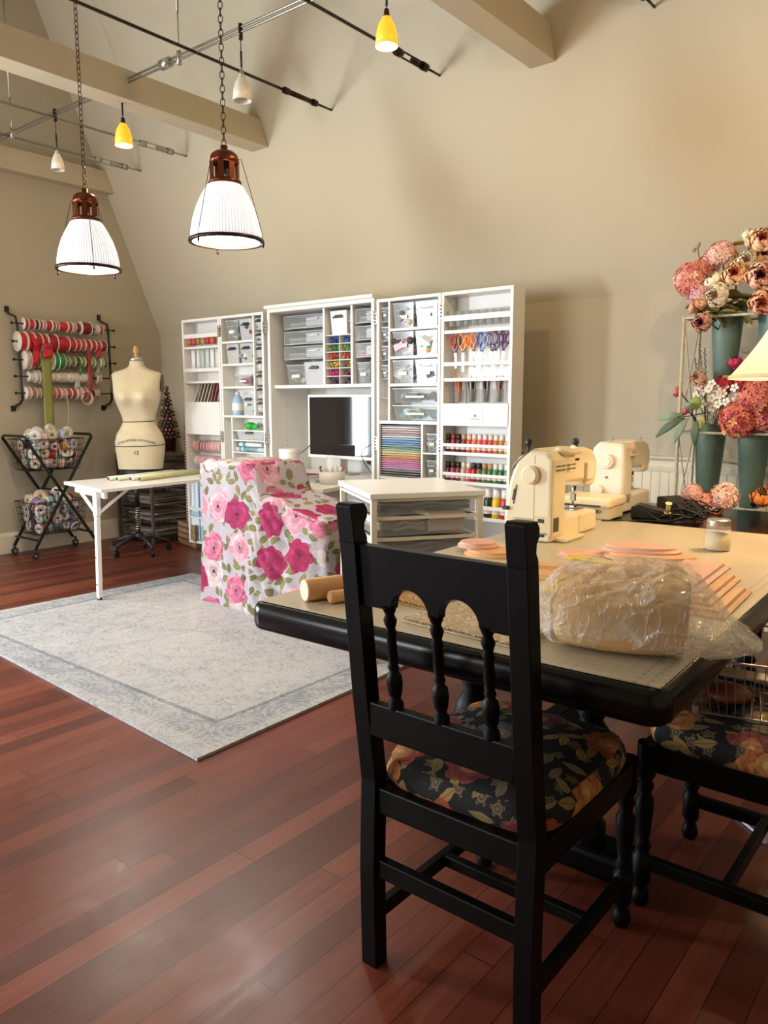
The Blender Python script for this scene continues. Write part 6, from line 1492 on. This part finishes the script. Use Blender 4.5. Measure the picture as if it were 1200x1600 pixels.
P('cord', MB().tube([(.01, .0, .012), (-.02, .03, .006), (-.10, .06, .006), (-.09, .03, .006), (-.03, -.02, .006), (.0, -.05, .012)], .004, 6), cm('d8dce0', .4), ex_); P('plug', MB().box(-.012, .02, -.07, -.03, .0, .035), cm('d8dce0', .35), ex_, bevel=.005)

# ------------------------------------------------------------------ flower stand with buckets
RYf = 4.42
fs = T('flower_stand', 'tall ivory wire flower stand with two tiers of green buckets by the wainscot', 'stand', (-.95, 4.42, 0))
iv = mat('chipped_ivory_paint', 'cfc4a8', .6, var=.25, vscale=60)
sx0, sx1, sy0, sy1 = -1.43, -.35, 4.33, 4.60
for x in (sx0, sx1):
    for y in (sy0, sy1): P('post', WB(fs).cyl((x, y, 0), (x, y, 1.755), .009, n=10), iv, fs)
for z in (.62, 1.135, 1.745):
    w = WB(fs); 
    for (p, q_) in [((sx0, sy0), (sx1, sy0)), ((sx1, sy0), (sx1, sy1)), ((sx1, sy1), (sx0, sy1)), ((sx0, sy1), (sx0, sy0))]: w.cyl((*p, z), (*q_, z), .007)
    P('tier_frame', w, iv, fs)
P('cross_brace', WB(fs).cyl((sx0, sy0, 1.12), (sx0, sy1, 1.74), .004).cyl((sx0, sy1, 1.12), (sx0, sy0, 1.74), .004).cyl((sx0, sy0, .62), (sx0, sy1, 1.12), .004).cyl((sx0, sy1, .62), (sx0, sy0, 1.12), .004), iv, fs)
P('cross_brace', WB(fs).cyl((sx0, sy1, 1.0), (sx1, sy1, .80), .004).cyl((sx0, sy1, 1.6), (sx1, sy1, 1.45), .004), iv, fs)
gb_ = mat('sage_bucket', '70897e', .45, var=.08, vscale=10, metal=.2)
bk = MB().lathe([(.001, 0), (.056, 0), (.062, .004), (.098, .40), (.112, .44), (.115, .445), (.108, .445), (.094, .40), (.058, .01), (.001, .008)], 32).mesh('bucket')
buckets = {}
for i, (tier, x, lb) in enumerate([(1.745, -1.245, 'green metal bucket, left one of the top tier of the flower stand'), (1.745, -1.01, 'green metal bucket, second of the top tier, partly behind the lampshade'), (1.745, -.77, 'green metal bucket, third of the top tier behind the lampshade'),
        (1.135, -1.30, 'green metal bucket, left one of the lower tier of the flower stand'), (1.135, -1.075, 'green metal bucket, second of the lower tier'), (1.135, -.86, 'green metal bucket, third of the lower tier at the picture edge')]):
    t = T('flower_bucket', lb, 'bucket', (x, 4.46, tier - .40 + (.02 if tier > 1.5 else .0)), group='green buckets on the flower stand')
    P('bucket', bk, gb_, t, rot=None).scale = (.84, .84, 1); buckets[i] = t
# flowers
def petalcup(m, c, M, r, h, n_, curl, mi, ph=0):
    for j in range(n_):
        a = 2 * PI * j / n_ + ph
        def fn(u, v, a=a, j=j):
            w = (u - .5) * 2; ww = math.sin(PI * min(.97, v * .8 + .12)) ** .7 * (2 * PI / n_) * .60
            rr = r * (.25 + .75 * math.sin(v * PI / 2 * 1.05)) * (1 + .05 * math.cos(w * 3)) - curl * v ** 4 * r
            zz = h * (v ** 1.1) * (1 - .10 * w * w)
            aa = a + w * ww
            rr *= 1 + .07 * (j % 2) + .05 * w; return (rr * math.cos(aa), rr * math.sin(aa), zz * (1 + .04 * (j % 2)))
        b0 = len(m.v); m.grid(fn, 6, 6, mi)
        for k in range(b0, len(m.v)): m.v[k] = M @ m.v[k]
fm = {}
def peony_mesh(seed):
    if ('p', seed) in fm: return fm[('p', seed)]
    m = MB(); I = Matrix.Identity(4)
    petalcup(m, None, I, .058, .060, 6, .14, 0); petalcup(m, None, Matrix.Translation((0, 0, .003)), .054, .068, 5, .34, 0, .5); petalcup(m, None, Matrix.Translation((0, 0, .006)), .046, .068, 5, .42, 0, .2)
    petalcup(m, None, Matrix.Translation((0, 0, .010)), .036, .062, 5, .40, 1, .9); petalcup(m, None, Matrix.Translation((0, 0, .014)), .028, .058, 4, .35, 1, .3); petalcup(m, None, Matrix.Translation((0, 0, .016)), .016, .050, 4, .3, 2, .1); petalcup(m, None, Matrix.Translation((0, 0, .018)), .008, .048, 3, .3, 2, .6)
    m.ball((0, 0, .004), .02, 8, 0)
    me = m.mesh('peony', False); fm[('p', seed)] = me; return me
def hydr_mesh(seed, R_=.085):
    if ('h', seed) in fm: return fm[('h', seed)]
    rr = random.Random(seed); m = MB(); N = 120
    for i in range(N):
        z = 1 - 1.75 * (i + .5) / N; th_ = i * 2.39996; s_ = math.sqrt(max(0, 1 - z * z)); nrm = Vector((s_ * math.cos(th_), s_ * math.sin(th_), z))
        c = nrm * R_ * rr.uniform(.84, 1.05); c.z *= .85
        q_ = nrm.to_track_quat('Z', 'Y').to_matrix().to_4x4(); M = Matrix.Translation(c) @ q_ @ Matrix.Rotation(rr.uniform(0, 6), 4, 'Z') @ Matrix.Rotation(rr.uniform(-.45, .45), 4, 'X')
        s2 = rr.uniform(.014, .019); mi = rr.choice((0, 0, 1, 1, 2))
        vs, fs_ = [], []
        for k in range(4):
            a = k * PI / 2; b0 = len(vs)
            for (ra, da, h) in ((.0, 0, 0), (.6, -.62, .16), (1.05, -.42, .30), (1.2, 0, .14), (1.05, .42, .30), (.6, .62, .16)):
                vs.append(M @ Vector((s2 * ra * math.cos(a + da), s2 * ra * math.sin(a + da), s2 * h)))
            fs_ += [(b0, b0 + 1, b0 + 2, b0 + 3), (b0, b0 + 3, b0 + 4, b0 + 5)]
        m.add(vs, fs_, mi, False)
    m.ball((0, 0, -.01), R_ * .72, 10, 1, rz=R_ * .6)
    me = m.mesh('hydrangea', False); fm[('h', seed)] = me; return me
def leafmesh(L=.09, W=.03):
    k = ('l', L, W)
    if k not in fm:
        fm[k] = MB().grid(lambda u, v: ((u - .5) * 2 * W * math.sin(PI * (v * .94 + .03)) ** .8, L * v, .25 * L * math.sin(v * 2.4) * .6 + abs(u - .5) * W * .6), 4, 8).mesh('leaf', False)
    return fm[k]
def aim(dx, dy, dz): return Vector((dx, dy, dz)).to_track_quat('Z', 'Y').to_euler()
lg_ = cm('6a6a34', .6); lg2 = cm('9a8a3a', .6); stemc = cm('3a4428', .7)
def flower(kind, px, py, dist_y, cols, lb, size=1.0, d=(-.3, -.8, .3), bucket=None, leaves=1, leafc=None, seed=1, grp='artificial flowers in the stand'):
    q_ = at(px, py, 1, dist_y)
    t = T(kind, lb, 'flower', q_, group=grp)
    me = peony_mesh(0) if kind == 'peony' else hydr_mesh(seed)
    dn = Vector(d).normalized(); off = -dn * (.03 if kind == 'peony' else 0) * size
    o = P('bloom', me, [cm(c, .7) for c in cols], t, loc=off, rot=aim(*d)); o.scale = (size,) * 3
    if bucket is not None:
        b_ = buckets[bucket]; g_ = Vector(b_.location) + Vector((0, 0, .30)) - q_
        P('stem', MB().tube([-dn * .02 * size, -dn * .06 * size + g_ * .15, g_ * .6, g_], .004, 6), stemc, t)
    for k in range(leaves):
        a = k * 2.4 + seed; P('leaf', leafmesh(), leafc or (lg_ if k % 2 else lg2), t, loc=-dn * .03 * size, rot=(.6 * math.sin(a), .5 * math.cos(a) - .3, a + PI / 2), solid=.0008)
    return t
pk = ['f0a28e', 'f6bda8', 'e48a80']; lt = ['f4c2b0', 'f8d6c6', 'ecaea4']
flower('hydrangea', 1078, 436, 4.36, pk, 'coral pink hydrangea head at the far left of the top tier', 1.02, (-.7, -.6, .25), 0, 1, seed=1)
flower('hydrangea', 1092, 462, 4.34, ['eeb2b8', 'f4c6c8', 'e09ca4'], 'dusty pink hydrangea head hanging lowest at the top left', .68, (-.5, -.6, -.4), 0, 0, seed=2)
flower('hydrangea', 1126, 398, 4.44, lt, 'pale pink hydrangea head rising at the top of the stand', .9, (-.2, -.5, .8), 0, 1, seed=3)
flower('hydrangea', 1104, 418, 4.46, pk, 'salmon hydrangea head between the two other pink ones', .8, (-.4, -.6, .5), 0, 0, seed=4)
cr1 = ['faecce', 'fbf1dc', 'dfa27c']; pc1 = ['fbcda0', 'f6ac86', 'b83040']; pc2 = ['f8c8aa', 'eca898', '64243c']; sm = ['f8bc9c', 'f4a484', 'd46e54']
flower('peony', 1123, 462, 4.28, cr1, 'large cream peony low at the left of the top tier', 1.15, (-.25, -.9, .0), 0, 3, seed=1)
flower('peony', 1117, 440, 4.34, cr1, 'half-hidden cream peony above the large cream one', .9, (-.4, -.5, .7), 0, 1, seed=2)
flower('peony', 1149, 430, 4.30, pc1, 'peach peony with crimson heart in the middle of the top tier', 1.12, (.1, -.9, .25), 0, 2, seed=3)
flower('peony', 1167, 410, 4.36, cr1, 'cream peony right of the crimson-hearted one', 1.0, (.2, -.9, .3), 1, 1, seed=4)
flower('peony', 1188, 432, 4.30, pc2, 'peach peony with dark purple heart near the picture edge', 1.25, (.25, -.9, .1), 1, 2, seed=5)
flower('peony', 1172, 372, 4.44, cr1, 'cream peony bud standing highest of all', .95, (.35, -.2, .9), 1, 1, seed=6)
flower('peony', 1190, 378, 4.40, pc1, 'peach and red peony at the top right edge', 1.2, (.3, -.8, .4), 1, 1, seed=7)
flower('peony', 1192, 472, 4.26, sm, 'salmon rose drooping above the lampshade', 1.15, (.1, -.9, -.1), 1, 1, seed=8)
flower('peony', 1190, 402, 4.44, pc1, 'amber peony tucked between the top right ones', 1.0, (.4, -.6, .4), 2, 1, seed=9)
flower('peony', 1096, 475, 4.30, ['dc9c6c', 'e2aa80', 'cc7a58'], 'small closed peach bud at the lower left of the top tier', .72, (.0, -.5, .8), 0, 2, seed=10)
flower('peony', 1083, 482, 4.32, ['e4b094', 'e8bca4', 'd08a74'], 'small pale bud left of the closed peach bud', .62, (-.8, -.4, .3), 0, 1, seed=11)
flower('peony', 1099, 504, 4.27, ['e0a890', 'c87a78', '6a2038'], 'pink peony with dark heart hanging over the stand rail', .95, (-.2, -.95, .0), 0, 0, seed=12)
for i, (px, py) in enumerate([(1110, 492), (1124, 487), (1138, 478), (1160, 470), (1172, 462), (1150, 488)]):
    q_ = at(px, py, 1, 4.34); t = T('leaf_sprig', 'olive leaf sprig, %s under the top tier blooms' % nth(i, 6), 'leaves', q_, group='leaf sprigs under the top blooms')
    for k in range(4): P('leaf', leafmesh(.1, .03), [lg_, lg2][k % 2], t, rot=(-.9 + .2 * k, .4 * math.sin(k + i), -1.2 + .8 * k), solid=.0008)
    P('stem', MB().tube([(0, 0, 0), (.01, .05, -.02), (.0, .09, -.07)], .003, 5), stemc, t)
bb = at(1090, 388, 1, 4.46); t = T('bud_sprig', 'thin sprig with small beige buds sticking up behind the coral hydrangea', 'flower', bb)
P('stem', MB().tube([(0, 0, 0), (.012, 0, -.05), (.05, .0, -.14)], .0025, 5), stemc, t)
for k, p in enumerate([(0, 0, .005), (-.018, 0, -.008), (.008, -.008, .018)]): P('bud', MB().ball(p, .011, 8, rz=.013), cm('a89068', .7), t)
# middle tier
hot = ['c01f3c', 'd42c4a', '8f1632']; rs = ['dc7466', 'ec947e', 'b03c50']; rs2 = ['c85458', 'e8826a', 'eeb068']
flower('hydrangea', 1154, 656, 4.30, rs2, 'rust and gold hydrangea head drooping over the lower rail', 1.08, (-.2, -.9, -.1), 3, 0, seed=5)
flower('hydrangea', 1186, 618, 4.30, rs, 'rose red hydrangea head under the lampshade', 1.1, (.2, -.8, .3), 4, 1, seed=6)
flower('hydrangea', 1196, 650, 4.34, rs, 'dark rose hydrangea head at the right edge of the lower tier', .95, (.2, -.8, .0), 4, 0, seed=7)
flower('hydrangea', 1130, 602, 4.38, hot, 'deep crimson bloom cluster in the lower tier', .62, (-.1, -.7, .5), 3, 1, seed=8)
flower('hydrangea', 1160, 598, 4.40, hot, 'crimson petals cluster directly below the shade edge', .6, (.1, -.7, .5), 4, 0, seed=9)
flower('peony', 1148, 568, 4.42, ['c2305c', 'd0406c', 'a82048'], 'bright magenta tulip-shaped bloom beside the lampshade', .75, (.0, -.3, .9), 3, 0, seed=13)
flower('peony', 1060, 613, 4.36, ['d05860', 'e8b8ac', 'b83048'], 'small coral rosebud sticking out left of the post', .55, (-.8, -.3, .3), 3, 0, seed=14)
flower('peony', 1072, 642, 4.34, ['d8707c', 'e4a0a0', 'c04858'], 'small pink bud below the coral rosebud', .45, (-.8, -.4, .1), 3, 0, seed=15)
flower('peony', 1092, 592, 4.33, ['e4b8a0', 'ecc8b4', 'e0a040'], 'pale pink open blossom at the upper left of the lower tier', .8, (-.2, -.9, .3), 3, 0, seed=16)
fivem = None
def blossom(px, py, y, c, lb, s=1):
    global fivem
    q_ = at(px, py, 1, y); t = T('small_blossom', lb, 'flower', q_, group='small white blossoms', rot=aim(-.2 + R.uniform(-.3, .3), -.9, .2 + R.uniform(-.3, .3)))
    if not fivem:
        m = MB()
        for k in range(5):
            a = k * 2 * PI / 5
            m.add([(0, 0, 0)] + [(.023 * ra * math.cos(a + da), .023 * ra * math.sin(a + da), h) for ra, da, h in ((.55, -.55, .003), (.95, -.46, .006), (1.1, 0, .003), (.95, .46, .006), (.55, .6, .002))], [(0, 1, 2, 3), (0, 3, 4, 5)])
        fivem = m.mesh('blossom', False)
    P('petals', fivem, cm(c, .7), t).scale = (s,) * 3; P('centre', MB().ball((0, 0, .003), .005, 8), cm('b08a50', .7), t)
bl = [(1088, 618), (1100, 612), (1098, 631), (1114, 637), (1108, 608), (1120, 608), (1124, 618), (1132, 605), (1134, 628), (1144, 628), (1112, 622), (1103, 597), (1112, 600), (1092, 604), (1148, 606), (1152, 620), (1122, 632), (1129, 615)]
for i, (px, py) in enumerate(bl): blossom(px, py, 4.31 + .01 * (i % 4), ['f0e6d8', 'e8d0c0', 'f2ead8', 'e6c4b4'][i % 4], '%s small blossom, %s of the spray over the left lower bucket' % (['white', 'pinkish', 'ivory', 'blush'][i % 4], ORD[i] if i else 'upper-left one'), 1.0)
for i, (px, py, d) in enumerate([(1093, 538, (-.04, .0)), (1101, 545, (-.02, 0)), (1130, 540, (.01, 0)), (1138, 548, (.02, 0)), (1086, 560, (-.05, 0))]):
    q_ = at(px, py, 1, 4.42); t = T('lavender_sprig', 'grey-violet lavender spike, %s above the lower left bucket' % nth(i, 5), 'flower', q_, group='lavender sprigs')
    g_ = Vector(buckets[3].location) + Vector((0, 0, .34)) - q_
    P('stem', MB().tube([(0, 0, 0), g_ * .5 + Vector((d[0] * .3, 0, 0)), g_], .002, 5), cm('6a6a4c', .8), t)
    m = MB()
    for k in range(16): m.ball(g_ * (k * .022) + Vector((.004 * math.sin(k * 2.4), .004 * math.cos(k * 2.4), 0)), .0045, 6)
    P('florets', m, cm('6a6070', .8), t)
    fz = MB()
    for k in range(14): p = g_ * (.4 + k * .03); fz.tube([p, p + Vector((.03 * math.sin(k * 2.1), .02 * math.cos(k * 2), .035))], .0012, 5)
    P('foliage', fz, cm('7a7a50', .8), t)
eu = at(1078, 650, 1, 4.30); t = T('eucalyptus_branch', 'grey-green drooping leaf branch reaching left from the lower tier', 'leaves', eu)
eg = cm('8a9a80', .65); eg2 = cm('5a6a50', .65)
P('stem', MB().tube([(.08, .05, .02), (.0, 0, 0), (-.06, -.02, -.005)], .003, 6), stemc, t)
for i, (lx_, lz_, rz_, L) in enumerate([(-.03, .0, 1.45, .14), (-.02, -.01, 2.0, .17), (.0, -.01, 2.55, .12), (.05, -.02, 3.1, .10), (.03, .03, .6, .09)]):
    m = MB(); dv = Vector((-math.sin(rz_), 0, math.cos(rz_)))
    side = dv.cross(Vector((0, 1, 0))).normalized()
    m.grid(lambda u, v: Vector((lx_, -.01 * i, lz_)) + dv * L * v + side * (u - .5) * .045 * math.sin(PI * (v * .94 + .03)) + Vector((0, -.03 * math.sin(v * 3), -.04 * v * v)), 4, 10)
    P('leaf', m, [eg, eg2][i % 2], t, solid=.0008, fixn=False)
gb2 = at(1087, 630, 1, 4.28); t = T('round_leaf', 'round yellow-green leaf over the left post of the lower tier', 'leaves', gb2)
P('leaf', MB().ball((0, 0, 0), .03, 14, rz=.036), cm('8a9a4a', .6), t).scale = (1, .35, 1)
yl = at(1096, 660, 1, 4.29); t = T('round_leaf', 'yellowish folded leaf at the rim of the left lower bucket', 'leaves', yl)
P('leaf', MB().ball((0, 0, 0), .026, 14, rz=.036), cm('b0aa68', .6), t).scale = (.8, .3, 1)
# blooms lying on the far table end
for i, (px, py, s, c, lb) in enumerate([(1082, 770, .55, lt, 'pink hydrangea piece lying at the left end behind the cables'), (1102, 786, .62, pk, 'salmon hydrangea piece lying in the middle of the table bouquet'), (1132, 776, .78, lt, 'largest pink hydrangea head lying on the far table end'), (1118, 793, .5, pk, 'small salmon hydrangea piece at the front of the table bouquet')]):
    z_ = TZ + .05; q_ = at(px, py, 2, z_ + .0); 
    flower('hydrangea', px, py, 3.95, c, lb, s, (-.1, -.7, .6), None, 1, leafc=cm('3a4a34', .6), seed=10 + i, grp='blooms lying on the far table end')
flower('peony', 1192, 780, 3.93, ['d07838', 'd89048', 'b86828'], 'orange bloom with green underside at the right table end', 1.0, (.1, -.5, .8), None, 3, leafc=cm('3a4a34', .6), seed=3, grp='blooms lying on the far table end')

# ------------------------------------------------------------------ table lamp with bell shade (right edge)
lm = T('table_lamp', 'table lamp with a cream bell-shaped fabric shade at the right edge', 'lamp', (-.605, 3.22, TZ + .001))
shz = 1.388 - TZ
shm = NT('lampshade_fabric'); shm.b.inputs['Base Color'].default_value = lin('e6d8ba'); shm.b.inputs['Roughness'].default_value = .8
_n = shm.sep(shm.coord('Object')); _a = shm.math('FRACT', shm.math('MULTIPLY', shm.math('ARCTAN2', _n[1], _n[0]), 8 / (2 * PI)))
shm.link(shm.mix(shm.math('LESS_THAN', _a, .012), lin('e6d8ba'), lin('a98d55')), shm.b.inputs['Base Color'])
_tr = shm.n('ShaderNodeBsdfTranslucent'); _tr.inputs[0].default_value = lin('efe6d6'); _mx = shm.n('ShaderNodeMixShader'); _mx.inputs[0].default_value = .30
shm.link(shm.b.outputs[0], _mx.inputs[1]); shm.link(_tr.outputs[0], _mx.inputs[2]); shm.link(_mx.outputs[0], shm.out.inputs[0])
prof = [(.250 * (1 - t) ** 1.0 * 1 + .0, 0) for t in ()]
pts = []
for k in range(15):
    t = k / 14; r = .095 + .175 * (1 - t) ** 1.45; pts.append((r, shz + .30 * t))
P('lamp_shade', MB().lathe(pts + [(r - .003, z) for r, z in reversed(pts)], 48), shm.m, lm)
P('shade_trim', MB().lathe([(.268, shz - .004), (.272, shz - .004), (.267, shz + .010), (.263, shz + .010)], 48), cm('dcc594', .7), lm)
P('lamp_base', MB().lathe([(.001, 0), (.055, 0), (.055, .02), (.02, .03), (.013, .08), (.025, .16), (.035, .24), (.02, .34), (.01, .40), (.01, shz + .06), (.001, shz + .06)], 24), bronze, lm)
P('bulb', MB().ball((0, 0, shz + .22), .025, 12, rz=.035), mat('bulb_glow_soft', 'fff0d0', emit='ffd79a', estr=12), lm)
l = bpy.data.lights.new('lamp_bulb', 'POINT'); l.energy = 17; l.color = (1, .74, .45); l.shadow_soft_size = .05
o = bpy.data.objects.new('lamp_bulb', l); COL.objects.link(o); o.parent = lm; o.location = (0, 0, shz + .13)
